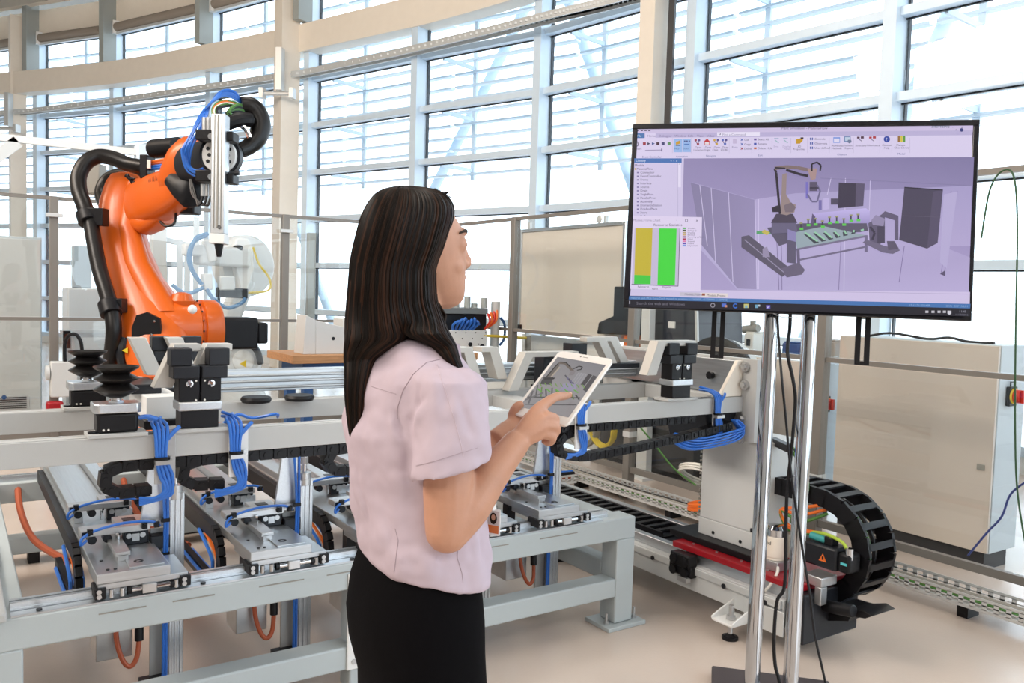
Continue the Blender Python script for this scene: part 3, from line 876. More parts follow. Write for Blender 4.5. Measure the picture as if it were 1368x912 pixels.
ga.part('support_post', MB().box(-0.34, -0.20, 2.6, 2.95, 0.0, 0.925), colm_m, 0.004)
ga.part('small_knob', MB().cyl((2.80, 2.50, 0.997), (2.80, 2.50, 1.012), 0.009, n=10).cyl((2.80, 2.50, 1.012), (2.80, 2.50, 1.022), 0.015, n=12), black_m)


# ------------------------------------------------------------------ drag chains
def drag_chain(label, path, width, height, axis, pitch=0.042, name='drag_chain', loc=None, open_links=False, group='black energy chains'):
    """links laid along a path, width along axis"""
    P = [Vector(p) for p in path]
    t = T(name, label, 'cable chain', P[0] if loc is None else loc, group=group)
    seg = [0.0]
    for a, b in zip(P[:-1], P[1:]): seg.append(seg[-1] + (b - a).length)
    n = int(seg[-1] / pitch)
    lm = MB()
    L = pitch * 1.08
    if open_links:
        for s in (-1, 1): lm.box(-L / 2, L / 2, s * width / 2 - 0.008, s * width / 2 + 0.008, -height / 2, height / 2)
        lm.box(-0.014, 0.014, -width / 2, width / 2, height / 2 - 0.008, height / 2)
        lm.box(-0.014, 0.014, -width / 2, width / 2, -height / 2, -height / 2 + 0.008)
    else:
        lm.box(-L / 2 + 0.004, L / 2 - 0.004, -width / 2, width / 2, -height / 2, height / 2)
        lm.box(-L / 2, L / 2, -width / 2 + 0.004, width / 2 - 0.004, -height / 2 + 0.004, height / 2 - 0.004)
        lm.cyl((0, -width / 2 - 0.003, 0), (0, width / 2 + 0.003, 0), height * 0.30, n=10)
    me = lm.mesh('chain_link', chain_m)
    ax = Vector(axis)

    def pos(s):
        for i in range(len(P) - 1):
            if s <= seg[i + 1] or i == len(P) - 2:
                return P[i].lerp(P[i + 1], (s - seg[i]) / max(seg[i + 1] - seg[i], 1e-6))
    for k in range(n):
        a, b = pos(k * pitch), pos((k + 1) * pitch)
        d = (b - a).normalized()
        w = (ax - d * ax.dot(d)).normalized()
        u = d.cross(w)
        o = bpy.data.objects.new('chain_link', me)
        COL.objects.link(o)
        o.parent = t.o
        o.matrix_local = Matrix.Translation((a + b) / 2 - t.loc) @ Matrix((d, w, u)).transposed().to_4x4()
    return t


def uturn(x, z_top, z_bot, y, n=8):
    r = (z_top - z_bot) / 2
    return [(x - r * math.sin(PI * k / n), y, z_top - r + r * math.cos(PI * k / n)) for k in range(n + 1)]


drag_chain('black energy chain along the underside of the front gantry beam, curling at its left end', [(2.62, 2.50, 0.912)] + uturn(0.385, 0.912, 0.838, 2.50) + [(0.50, 2.50, 0.838)], 0.046, 0.030, (0, 1, 0))
drag_chain('short black energy chain hanging under the front beam below the front gripper', [(0.80, 2.60, 0.905)] + uturn(0.59, 0.905, 0.835, 2.52) + [(0.70, 2.50, 0.833)], 0.046, 0.030, (0, 1, 0))
drag_chain('short black energy chain hanging under the front beam beside the woman’s back', [(1.35, 2.56, 0.905)] + uturn(1.03, 0.905, 0.835, 2.52) + [(1.2, 2.50, 0.833)], 0.046, 0.030, (0, 1, 0))
drag_chain('long black energy chain sagging below the front beam, right of the tablet', [(2.0, 2.52, 0.90)] + uturn(1.93, 0.893, 0.815, 2.49) + [(2.0, 2.48, 0.802), (2.3, 2.47, 0.822), (2.6, 2.47, 0.852), (2.83, 2.47, 0.880)], 0.046, 0.030, (0, 1, 0))

# ================================================================== TRACK, TROLLEY AND COLUMN
tr = T('floor_track', 'grey floor track on levelling feet beside the table, with aluminium rails', 'track', (3.0, 3.4, 0))
tr.part('track_beam', MB().box(2.79, 3.19, 2.121, 5.6, 0.10, 0.215), colm_m, 0.004)
tr.part('side_rail', MB().box(2.775, 2.79, 2.125, 5.6, 0.18, 0.212), tray_m, 0.002)
tr.part('top_rail', MB().box(2.82, 2.86, 2.13, 5.6, 0.215, 0.262), alu_m, 0.003)
tr.part('top_rail', MB().box(3.12, 3.16, 2.13, 5.6, 0.215, 0.262), alu_m, 0.003)
tr.part('chain_trough', MB().box(2.90, 3.10, 2.9, 5.6, 0.215, 0.222), dark_m)
for k in range(16):
    tr.part('rail_plug', MB().cyl((2.770, 2.20 + 0.22 * k, 0.185), (2.790, 2.20 + 0.22 * k, 0.185), 0.011, n=10), dark_m)
for y in (2.323, 3.5, 4.7):
    f = tr.part('foot', MB().cyl((2.716, y, 0.0), (2.716, y, 0.012), 0.034, n=20).cyl((2.716, y, 0.012), (2.716, y, 0.024), 0.026, 0.012, n=20), black_m)
    tr.part('foot_screw', MB().cyl((2.716, y, 0.02), (2.716, y, 0.145), 0.010, n=10), alu2_m, parent=f)
    tr.part('foot_nut', MB().cyl((2.716, y, 0.086), (2.716, y, 0.100), 0.021, n=6).cyl((2.716, y, 0.062), (2.716, y, 0.072), 0.021, n=6), alu2_m, parent=f)
    br = MB().box(2.66, 2.80, y - 0.055, y + 0.055, 0.074, 0.084)
    for s in (-1, 1): br.prism([(0, 0), (0.14, 0), (0.14, 0.065), (0.04, 0.030), (0.0, 0.012)], (2.66, y + s * 0.055 - 0.004, 0.080), (1, 0, 0), (0, 0, 1), (0, 0.008, 0))
    tr.part('foot_bracket', br, white_m, 0.003, parent=f)
drag_chain('black ladder like energy chain lying flat along the floor track', [(3.0, 2.95, 0.245), (3.0, 5.55, 0.245)], 0.17, 0.045, (1, 0, 0), pitch=0.075, open_links=True)

co = T('lift_unit', 'tall pale grey lift unit on a red trolley plate at the end of the table', 'lift unit', (3.05, 2.55, 0.265))
co.part('trolley_plate', MB().box(2.80, 3.20, 2.06, 2.76, 0.265, 0.292), red_m, 0.003, label='dark red trolley plate')
co.part('carrier_plate', MB().box(2.86, 3.20, 2.32, 2.84, 0.292, 0.322), black_m, 0.003)
co.part('column_shell', MB().box(2.93, 3.22, 2.37, 2.72, 0.400, 0.80), colm_m, 0.003)
co.part('column_base', MB().box(2.927, 3.22, 2.367, 2.723, 0.322, 0.399), colm_m, 0.003)
for y, z in ((2.63, 0.345), (2.47, 0.345)):
    co.part('hole', MB().cyl((2.924, y, z), (2.928, y, z), 0.008, n=12), dark_m)
co.part('latch', MB().box(2.922, 2.93, 2.385, 2.415, 0.405, 0.42), dark_m)
zip_ = MB()
for k in range(18): zip_.box(2.925, 2.935, 2.722, 2.728, 0.42 + 0.02 * k, 0.43 + 0.02 * k)
co.part('toothed_edge', zip_, greyc_m)
for k in range(4):
    co.part('runner_screw', MB().cyl((2.84 + 0.004, 2.25 + 0.14 * k, 0.292), (2.844, 2.25 + 0.14 * k, 0.296), 0.006, n=8), alu2_m)
rb_ = co.part('runner_block', MB().box(2.745, 2.80, 2.60, 2.72, 0.205, 0.264).box(2.752, 2.79, 2.59, 2.73, 0.165, 0.215), black_m, 0.006)
for y, z in ((2.625, 0.235), (2.695, 0.235), (2.625, 0.185), (2.695, 0.185)):
    co.part('runner_wheel', MB().cyl((2.738, y, z), (2.75, y, z), 0.021, n=16), black_m, parent=rb_)
co.part('type_plate', MB().box(2.735, 2.760, 2.60, 2.66, 0.145, 0.168), alu2_m, 0.001, parent=rb_)
# grease pot, valve block and servo motor on the trolley
gp_ = co.part('grease_pot', MB().lathe([(0.042, 0), (0.042, 0.012), (0.047, 0.014), (0.047, 0.095), (0.043, 0.10)], (2.90, 2.26, 0.335), n=24), cream_m)
co.part('pot_lid', MB().lathe([(0.046, 0.100), (0.046, 0.128), (0.036, 0.142), (0.010, 0.146)], (2.90, 2.26, 0.335), n=24), chrome_m, parent=gp_)
lv_, lf_ = text_mesh('000', 0.022)
lab = MB()
for tx, z, sz in (('cod', 0.40, 0.022), ('IIII', 0.375, 0.012), ('2', 0.358, 0.018)):
    v_, f_ = text_mesh(tx, sz)
    lab.add([(2.90 - 0.0485 * math.cos((p.x - 0.018) / 0.048), 2.26 - 0.0485 * math.sin((p.x - 0.018) / 0.048) - 0.0, z + p.y) for p in v_], f_)
co.part('pot_lettering', lab, black_m, parent=gp_)
co.part('pot_base', MB().box(2.855, 2.95, 2.21, 2.30, 0.292, 0.334), alu2_m, 0.003, parent=gp_)
co.part('pot_hose', MB().tube([(2.86, 2.21, 0.315), (2.83, 2.19, 0.30), (2.80, 2.20, 0.25), (2.79, 2.23, 0.215)], 0.006, 8, sm=5), whitec_m, parent=gp_)
sm_ = co.part('servo_motor', MB().bar((2.97, 2.20, 0.395), (2.97, 1.985, 0.395), 0.092, 0.092), dark_m, 0.010)
co.part('motor_flange', MB().bar((2.97, 2.26, 0.395), (2.97, 2.20, 0.395), 0.098, 0.10), greyc_m, 0.006, parent=sm_)
co.part('motor_cap', MB().bar((2.97, 1.985, 0.392), (2.97, 1.93, 0.392), 0.080, 0.080), black_m, 0.012, parent=sm_)
co.part('motor_plug', MB().box(2.945, 2.99, 2.02, 2.06, 0.44, 0.475), black_m, 0.005, parent=sm_)
co.part('teal_connector', MB().cyl((2.96, 2.13, 0.458), (2.96, 2.05, 0.455), 0.015, n=14), M('teal_plastic', (0.05, 0.32, 0.32), 0.4), parent=sm_)
co.part('metal_connector', MB().cyl((2.95, 1.945, 0.41), (2.95, 1.945, 0.455), 0.016, n=14), chrome_m, parent=sm_)
co.part('warning_label', MB().prism([(-0.018, 0), (0.018, 0), (0, 0.032)], (2.9235, 2.045, 0.378), (0, 1, 0), (0, 0, 1), (-0.0008, 0, 0)), orangec_m, parent=sm_)
co.part('warning_mark', MB().prism([(-0.003, 0.006), (0.003, 0.006), (0.004, 0.02), (-0.004, 0.02)], (2.9226, 2.045, 0.378), (0, 1, 0), (0, 0, 1), (-0.0006, 0, 0)), black_m, parent=sm_)
co.part('maker_label', MB().box(2.9290, 2.9300, 1.940, 1.968, 0.386, 0.396), M('teal_print', (0.1, 0.55, 0.6), 0.5), parent=sm_)
co.part('clamp_block', MB().box(2.86, 2.96, 2.00, 2.09, 0.292, 0.330).box(2.86, 2.90, 2.00, 2.03, 0.22, 0.292), alu2_m, 0.003)
co.part('end_housing', MB().box(2.80, 3.16, 2.03, 2.118, 0.06, 0.262), dark_m, 0.006)
co.part('end_sheet', MB().box(2.768, 2.774, 2.10, 2.30, 0.075, 0.175), tray_m, 0.002)
co.part('buffer', MB().cyl((2.93, 2.03, 0.20), (2.93, 1.90, 0.22), 0.025, n=14), black_m, 0.003)
co.part('chain_shelf', MB().prism([(2.06, 0.16), (1.88, 0.225), (1.84, 0.215), (1.87, 0.195), (1.93, 0.185), (1.94, 0.16), (2.06, 0.12)], (2.96, 0, 0), (0, 1, 0), (0, 0, 1), (0.16, 0, 0)), black_m, 0.002)
co.part('chain_floor', MB().bar((3.06, 2.10, 0.175), (3.06, 1.93, 0.185), 0.18, 0.02), black_m, 0.004)
co.part('cable_arm', MB().bar((3.05, 2.42, 0.80), (2.95, 2.25, 0.80), 0.03, 0.03), black_m)
for k, (mt, dx) in enumerate(((green_m, 0), (black_m, 0.012), (green_m, 0.02), (orangec_m, -0.01), (orangec_m, -0.02), (green_m, -0.03))):
    if k < 3: pts = [(3.0 + dx, 2.30, 0.80), (2.98 + dx, 2.22, 0.74), (3.0 + dx, 2.20, 0.62), (3.02 + dx, 2.26, 0.52), (3.05, 2.30, 0.46)]
    else: pts = [(3.05, 2.12, 0.60 + dx * 2), (2.98, 2.20, 0.585 + dx * 3), (2.95, 2.28, 0.53), (2.97, 2.24, 0.475 + dx), (2.99, 2.10, 0.47)]
    co.part('loop_cable', MB().tube(pts, 0.007, 8, sm=6), mt)
co.part('yellow_wire', MB().tube([(2.99, 2.16, 0.46), (2.96, 2.06, 0.48), (2.95, 1.98, 0.47), (2.95, 1.95, 0.44)], 0.007, 8, sm=5), M('lime_cable', (0.40, 0.55, 0.06), 0.5))

# big energy chain loop behind the display stand
cy0, cz0, rr = 2.10, 0.405, 0.205
loop = [(3.11, 2.62, cz0 + rr), (3.11, 2.3, cz0 + rr)] + [(3.11, cy0 + 0.06 - (rr + 0.02) * math.sin(PI * k / 18) , cz0 + rr * math.cos(PI * k / 18)) for k in range(19)] + [(3.11, 2.45, cz0 - rr)]
lc = drag_chain('big black energy chain arching in a loop right of the chrome stand tubes', loop, 0.17, 0.074, (1, 0, 0), pitch=0.072, open_links=True)
for k, mt in enumerate((green_m, black_m)):
    lc.part('chain_cable', MB().tube([(3.07 + 0.035 * k, p[1] + 0.0, p[2]) for p in loop[1:-1]], 0.009, 6), mt)
# ================================================================== SAFETY FENCE
fe = T('safety_fence', 'grey post safety fence with clear glass panels enclosing the robot cell', 'safety fence', (4.05, 7.5, 0))
FX, FY = 4.05, 7.55
xs = [-2.9, -1.05, 0.70, 2.56, FX]
ys = [FY, 6.0, 4.46, 2.9, 1.2, -0.5]
for x in xs[:-1]:
    p = fe.part('post', MB().box(x - 0.032, x + 0.032, FY - 0.032, FY + 0.032, 0.012, 2.07), post_m, 0.004)
    fe.part('foot_plate', MB().box(x - 0.08, x + 0.08, FY - 0.08, FY + 0.08, 0, 0.012), post_m, 0.002, parent=p)
    fe.part('pane_clip', MB().cbox((x, FY - 0.045, 1.92), (0.12, 0.03, 0.03)), tray_m, 0.003, parent=p)
for y in ys:
    p = fe.part('post', MB().box(FX - 0.032, FX + 0.032, y - 0.032, y + 0.032, 0.012, 2.07), post_m, 0.004)
    fe.part('foot_plate', MB().box(FX - 0.09, FX + 0.09, y - 0.09, y + 0.09, 0, 0.012), post_m, 0.002, parent=p)
    fe.part('post_band', MB().box(FX - 0.036, FX + 0.036, y - 0.036, y + 0.036, 0.42, 0.46), tray_m, parent=p)
for z, h in ((2.055, 0.028), (1.105, 0.026), (0.185, 0.04)):
    for a, b in zip(xs[:-1], xs[1:]): fe.part('rail', MB().box(a + 0.03, b - 0.03, FY - 0.016, FY + 0.016, z - h / 2, z + h / 2), post_m)
    for a, b in zip(ys[:-1], ys[1:]): fe.part('rail', MB().box(FX - 0.016, FX + 0.016, b + 0.03, a - 0.03, z - h / 2, z + h / 2), post_m)
for z0, z1 in ((0.21, 1.085), (1.125, 2.035)):
    for a, b in zip(xs[:-1], xs[1:]): fe.part('glass_pane', MB().box(a + 0.036, b - 0.036, FY - 0.003, FY + 0.003, z0, z1), fglass_m)
    for a, b in zip(ys[:-1], ys[1:]): fe.part('glass_pane', MB().box(FX - 0.003, FX + 0.003, b + 0.036, a - 0.036, z0, z1), fglass_m)

# ------------------------------------------------------------------ perforated cable trays on the floor
def tray(label, p0, p1, w=0.14, loops=()):
    p0, p1 = Vector(p0), Vector(p1)
    d = (p1 - p0).normalized()
    n = d.cross(Vector((0, 0, 1)))
    t = T('cable_tray', label, 'cable tray', p0, group='perforated cable trays along the floor')
    t.part('tray_floor', MB().bar(p0 + Vector((0, 0, 0.062)), p1 + Vector((0, 0, 0.062)), w, 0.003), tray_m)
    L = (p1 - p0).length
    for s in (-1, 1):
        m = MB()
        o = n * s * w / 2
        for z, h in ((0.070, 0.014), (0.118, 0.014), (0.0935, 0.006)): m.bar(p0 + o + Vector((0, 0, z)), p1 + o + Vector((0, 0, z)), 0.003, h)
        k = 0.0
        while k < L:
            a, b = p0 + d * k + o + Vector((0, 0, 0.094)), p0 + d * min(k + 0.022, L) + o + Vector((0, 0, 0.094))
            m.bar(a, b, 0.003, 0.040)
            k += 0.052
        w_ = t.part('side_wall', m, tray_m)
        w_['kind'] = 'stuff'
    k = 0.3
    while k < L:
        q = p0 + d * k
        t.part('tray_foot', MB().bar(q - n * 0.05 + Vector((0, 0, 0.03)), q + n * 0.05 + Vector((0, 0, 0.03)), 0.05, 0.06), black_m)
        k += 0.95
    for mt, dx, dz, r in loops:
        pts = [p0 + d * (L * i / 14) + n * (dx + 0.018 * random.uniform(-1, 1)) + Vector((0, 0, 0.075 + dz + 0.008 * random.random())) for i in range(15)]
        t.part('cable', MB().tube(pts, r, 6, sm=3), mt)
    return t


tray('perforated grey cable tray along the right hand glass fence, behind the big energy chain', (3.90, 7.0, 0), (3.90, 1.45, 0), 0.16, ((rust_m, -0.02, 0.0, 0.007), (green_m, 0.03, 0.0, 0.007), (greyc_m, 0.0, 0.02, 0.010), (black_m, -0.05, 0.01, 0.009)))
tray('perforated grey cable tray crossing the floor behind the machine table', (-0.9, 4.78, 0), (3.78, 4.78, 0), 0.14, ((rust_m, 0.0, 0.01, 0.010), (black_m, 0.04, 0.05, 0.014), (blue_m, 0.02, 0.055, 0.009), (rust_m, -0.03, 0.04, 0.009)))


def coil(name, label, c, r, mat, axis, n=7, wire=0.008, cat='cable coil', spread=0.05):
    m = MB()
    u, w = ortho(axis)
    ax = Vector(axis).normalized()
    pts = []
    for k in range(n * 16):
        a = 2 * PI * k / 16
        rr = r * (1 + 0.06 * math.sin(k * 0.61))
        pts.append(Vector(c) + u * rr * math.cos(a) + w * rr * math.sin(a) + ax * spread * (k / (n * 16) - 0.5))
    m.tube(pts, wire, 6)
    return solo(name, m, mat, label, cat, loc=c)


coil('cable_coil', 'yellow cable coil hanging inside the fence beside the dark machine', (4.18, 4.92, 0.40), 0.14, yellow_m, (1, 0, 0.1))
coil('cable_coil', 'thick grey hose coil hanging left of the yellow coil', (4.20, 5.20, 0.42), 0.20, greyc_m, (1, 0, 0.1), wire=0.014)
coil('cable_coil', 'bright orange cable bundle lying in the tray left of the lift unit', (3.90, 3.55, 0.15), 0.12, orangec_m, (0, 0.2, 1), n=9, wire=0.007, spread=0.04)
coil('cable_coil', 'pale grey cable coil heaped behind the orange cable bundle', (4.15, 3.85, 0.25), 0.15, whitec_m, (0.6, 0.2, 1), n=6, wire=0.007)
solo('taut_cable', MB().tube([at(848, 562, X=3.6), at(872, 590, X=3.7), at(900, 625, X=3.8), at(930, 648, X=3.9)], 0.006, 6, sm=4), green_m, 'thin green cable slanting down below the energy chain to the tray', 'cable')
solo('floor_cable', MB().tube([at(842, 640, Z=0.1), at(826, 655, Z=0.01), at(838, 675, Z=0.008), at(858, 685, Z=0.008), at(866, 700, Z=0.008)], 0.007, 6, sm=5), greyc_m, 'thin brown cable lying loose on the floor by the fence post', 'cable')
solo('hanging_cable', MB().tube([at(1311, 318, X=3.98), at(1322, 255, X=3.98), at(1338, 229, X=3.98), at(1354, 235, X=3.98), at(1359, 300, X=3.98), at(1357, 430, X=3.98), at(1356, 560, X=3.98), at(1359, 655, X=3.98), at(1372, 740, X=3.98)], 0.0042, 8, sm=6), M('dark_green_cable', (0.03, 0.09, 0.035), 0.5), 'dark green cable hanging down the fence at the right edge', 'cable')
solo('hanging_cable', MB().tube([at(1293, 742, X=4.0), at(1318, 712, X=4.0), at(1338, 690, X=4.0), at(1350, 660, X=4.0), at(1372, 642, X=4.0)], 0.005, 6, sm=6), M('navy_cable', (0.04, 0.06, 0.22), 0.5), 'thin navy cable running down in front of the beige switch cabinet', 'cable')


# ------------------------------------------------------------------ cabinets beyond the fence
def cabinet(label, x0, x1, y0, y1, z0, z1, face, side, knob=True):
    t = T('switch_cabinet', label, 'cabinet', (x0, (y0 + y1) / 2, 0))
    t.part('body', MB().box(x0 + 0.02, x1, y0, y1, z0, z1), side, 0.004)
    t.part('door', MB().box(x0, x0 + 0.019, y0 + 0.004, y1 - 0.004, z0 + 0.004, z1 - 0.004), face, 0.003)
    t.part('plinth', MB().box(x0 + 0.03, x1 - 0.03, y0 + 0.03, y1 - 0.03, 0, z0), dark_m)
    if knob:
        zk = z1 - 0.27
        k = t.part('switch_plate', MB().box(x0 + 0.09, x0 + 0.17, y0 - 0.022, y0, zk - 0.055, zk + 0.05), black_m, 0.004)
        t.part('switch_ring', MB().cyl((x0 + 0.13, y0 - 0.03, zk), (x0 + 0.13, y0 - 0.021, zk), 0.042, n=20), yel_m, parent=k)
        t.part('switch_knob', MB().cyl((x0 + 0.13, y0 - 0.06, zk), (x0 + 0.13, y0 - 0.03, zk), 0.036, n=20).box(x0 + 0.12, x0 + 0.14, y0 - 0.075, y0 - 0.06, zk - 0.035, zk + 0.035), redk_m, 0.003, parent=k)
        t.part('lock_loop', MB().tube([(x0 + 0.11, y0 - 0.012, zk + 0.05), (x0 + 0.11, y0 - 0.012, zk + 0.075), (x0 + 0.15, y0 - 0.012, zk + 0.075), (x0 + 0.15, y0 - 0.012, zk + 0.05)], 0.004, 6), black_m, parent=k)
    return t


c1 = cabinet('large beige switch cabinet behind the fence right of the stand tubes', 4.60, 4.90, 2.22, 3.18, 0.10, 1.222, cab_m, cabs_m)
c1.part('grille', MB().box(4.595, 4.60, 2.26, 2.30, 0.55, 0.58), greyc_m)
cabinet('second beige switch cabinet partly hidden by the chrome stand tubes', 4.60, 4.90, 3.36, 4.25, 0.10, 1.035, cab_m, cabs_m)
m = MB()
m.tube([(4.62, 3.0, 1.226), (4.7, 2.9, 1.25), (4.75, 2.7, 1.228), (4.7, 2.55, 1.245), (4.72, 2.45, 1.228), (4.7, 2.3, 1.23)], 0.008, 6, sm=4)
solo('loose_cable', m, black_m, 'black cable lying loose on top of the large beige switch cabinet', 'cable')

# grey cabinets beyond the left fence
for k, (x0, x1, lb) in enumerate(((-1.15, -0.10, 'plain grey machine cabinet beyond the fence at the far left edge'), (-0.06, 0.655, 'grey machine cabinet with a vent, left of the bellows cups'))):
    t = T('machine_cabinet', lb, 'cabinet', ((x0 + x1) / 2, 8.3, 0))
    t.part('body', MB().box(x0, x1, 8.02, 8.7, 0.06, 1.76), cabs_m, 0.004)
    t.part('door', MB().box(x0 + 0.01, x1 - 0.01, 8.0, 8.019, 0.08, 1.74), colm_m, 0.003)
    t.part('plinth', MB().box(x0 + 0.02, x1 - 0.02, 8.05, 8.65, 0, 0.06), dark_m)
    if k:
        v = t.part('vent', MB().box(x0 + 0.25, x0 + 0.62, 7.993, 7.999, 0.33, 0.45), tray_m, 0.002)
        for j in range(6): t.part('vent_slat', MB().box(x0 + 0.27, x0 + 0.60, 7.988, 7.993, 0.345 + j * 0.017, 0.352 + j * 0.017), dark_m, parent=v)
        t.part('vent_badge', MB().cyl((x0 + 0.44, 7.985, 0.44), (x0 + 0.44, 7.993, 0.44), 0.018, n=14), bluep_m, parent=v)

# pendant box on the fence
pb = T('pendant_box', 'grey teach pendant box with a looped black cable hanging at the left fence', 'control box', at(80, 500, Y=7.40))
q = at(81, 505, Y=7.40)
pb.part('box', MB().box(q.x - 0.07, q.x + 0.12, 7.38, 7.48, q.z - 0.15, q.z + 0.13), colm_m, 0.01)
pb.part('dial', MB().cyl((q.x - 0.075, 7.43, q.z + 0.04), (q.x - 0.10, 7.43, q.z + 0.04), 0.06, n=16), colm_m)
pb.part('cable', MB().tube([(q.x + 0.03, 7.40, q.z + 0.13), (q.x + 0.03, 7.40, q.z + 0.27), (q.x + 0.06, 7.39, q.z + 0.34), (q.x + 0.12, 7.39, q.z + 0.33), (q.x + 0.15, 7.39, q.z + 0.20), (q.x + 0.145, 7.39, q.z - 0.2), (q.x + 0.14, 7.39, q.z - 0.4)], 0.014, 8, sm=6), black_m)
pb.part('holder', MB().box(q.x - 0.10, q.x + 0.02, 7.36, 7.46, q.z - 0.36, q.z - 0.18), red_m, 0.02, label='dark red holder below the box')
pb.part('hook', MB().box(q.x, q.x + 0.05, 7.48, 7.515, q.z - 0.05, q.z + 0.05), black_m)

# whiteboard, and a pale panel added for the reflection in the lower fence glass
wb = T('whiteboard', 'large blank whiteboard with a thin aluminium frame, left of the display', 'whiteboard', (4.6, 5.96, 0))
wb.part('board', MB().box(4.605, 4.625, 5.235, 6.69, 1.075, 2.005), wb_m)
for a in ((5.205, 5.235, 1.045, 2.035), (6.69, 6.72, 1.045, 2.035)): wb.part('frame_side', MB().box(4.59, 4.63, a[0], a[1], a[2], a[3]), alu_m, 0.003)
for a in ((1.045, 1.075), (2.005, 2.035)): wb.part('frame_rail', MB().box(4.59, 4.63, 5.235, 6.69, a[0], a[1]), alu_m, 0.003)
for y in (5.5, 6.62): wb.part('stand_leg', MB().box(4.63, 4.66, y, y + 0.03, 0, 2.10), tray_m)
wb.part('hook', MB().lathe([(0.03, -0.004), (0.036, 0), (0.03, 0.004)], (4.6, 5.55, 2.07), (1, 0, 0)), tray_m)
wb.part('clip', MB().box(4.58, 4.60, 6.66, 6.70, 1.075, 1.12), black_m)
pp = T('glass_reflection_panel', 'pale grey panel standing in for the glass reflection below the whiteboard behind the fence', 'stand-in panel', (4.75, 6.0, 0))
pp.part('panel', MB().box(4.74, 4.78, 5.50, 6.85, 0.05, 1.02), colm_m, 0.003)
pp.part('notice', MB().box(4.735, 4.74, 5.60, 5.95, 0.80, 0.98), white_m)
for y in (5.55, 6.7): pp.part('foot', MB().box(4.65, 4.87, y, y + 0.06, 0, 0.05), dark_m)

# dark machine with a display cover, orange feeder, white post
dm = T('dark_machine', 'black glass fronted machine half hidden under the left end of the display', 'machine', (4.85, 4.9, 0))
dm.part('lower_body', MB().box(4.60, 5.2, 4.36, 5.44, 0.08, 0.74), M('machine_black', (0.05, 0.05, 0.052), 0.3), 0.006)
dm.part('upper_body', MB().prism([(4.36, 0.74), (4.91, 0.74), (4.87, 1.42), (4.42, 1.46)], (4.62, 0, 0), (0, 1, 0), (0, 0, 1), (0.5, 0, 0)), M('machine_glass', (0.035, 0.04, 0.055), 0.08), 0.006)
dm.part('side_strip', MB().bar((4.615, 4.355, 0.76), (4.615, 4.415, 1.46), 0.02, 0.02), colm_m)
dm.part('sticker', MB().box(4.612, 4.62, 4.62, 4.69, 1.19, 1.24), white_m)
dm.part('foot', MB().box(4.65, 5.15, 4.4, 5.4, 0, 0.08), dark_m)
of = T('orange_feeder', 'small feeder with black hood and orange body beside the dark machine', 'feeder', (4.5, 4.98, 0.74))
o_ = at(832, 455, X=4.55)
of.part('base', MB().box(4.62, 4.80, o_.y - 0.10, o_.y + 0.12, 0.741, 0.95), black_m, 0.004)
of.part('orange_body', MB().box(4.55, 4.75, o_.y - 0.17, o_.y + 0.0, 0.95, 1.14), orangec_m, 0.01)
of.part('hood', MB().prism([(-0.22, 1.12), (0.30, 1.10), (0.28, 1.20), (0.10, 1.26), (0.10, 1.50), (-0.16, 1.50), (-0.16, 1.22)], (4.52, o_.y, 0), (0, 1, 0), (0, 0, 1), (0.22, 0, 0)), black_m, 0.01)
wp = T('white_post', 'white flat post standing between orange feeder and dark machine', 'post', at(861, 560, X=4.5))
b_ = at(861, 500, X=4.5)
wp.part('post', MB().prism([(0.06, 0), (-0.06, 0), (-0.03, 1.44), (0.06, 1.44)], (4.5, b_.y, 0.02), (0, 1, 0), (0, 0, 1), (0.06, 0, 0)), bot_m, 0.003)
wp.part('foot', MB().box(4.44, 4.58, b_.y - 0.09, b_.y + 0.09, 0, 0.02), bot_m)

# bench with instruments beyond the fence, seen under the display
ib = T('instrument_bench', 'grey bench beyond the fence carrying small instruments under the display', 'bench', (6.2, 4.4, 0))
ib.part('top', MB().box(5.7, 6.6, 3.0, 5.4, 0.93, 0.97), cabs_m, 0.004)
for x in (5.75, 6.52):
    for y in (3.05, 5.32): ib.part('leg', MB().box(x, x + 0.05, y, y + 0.05, 0, 0.93), greyc_m)
mi = T('microscope', 'dark measuring instrument with a screen frame on the bench, right of the dark machine', 'instrument', (5.9, 4.75, 0.97))
c0 = at(970, 452, X=5.9)
mi.part('base', MB().box(5.80, 6.05, c0.y - 0.22, c0.y + 0.25, 0.971, 1.02), dark_m, 0.01)
mi.part('screen_frame', MB().prism([(-0.13, 1.02), (0.16, 1.02), (0.10, 1.28), (-0.12, 1.28), (-0.12, 1.26), (0.08, 1.26), (0.13, 1.05), (-0.13, 1.05)], (5.9, c0.y, 0), (0, 1, 0), (0, 0, 1), (0.05, 0, 0)), black_m)
mi.part('column', MB().cyl((5.95, c0.y + 0.24, 1.02), (5.95, c0.y + 0.24, 1.2), 0.06, n=14), greyc_m)
mi.part('arm', MB().cyl((5.9, c0.y - 0.2, 1.16), (5.9, c0.y - 0.36, 1.18), 0.035, n=12).cyl((5.9, c0.y - 0.3, 1.16), (5.9, c0.y - 0.3, 1.24), 0.025, n=10), greyc_m)
mi.part('wheel', MB().lathe([(0.05, 0), (0.055, 0.02), (0.05, 0.04)], (5.86, c0.y + 0.04, 1.09), (-1, 0, 0)), dark_m)
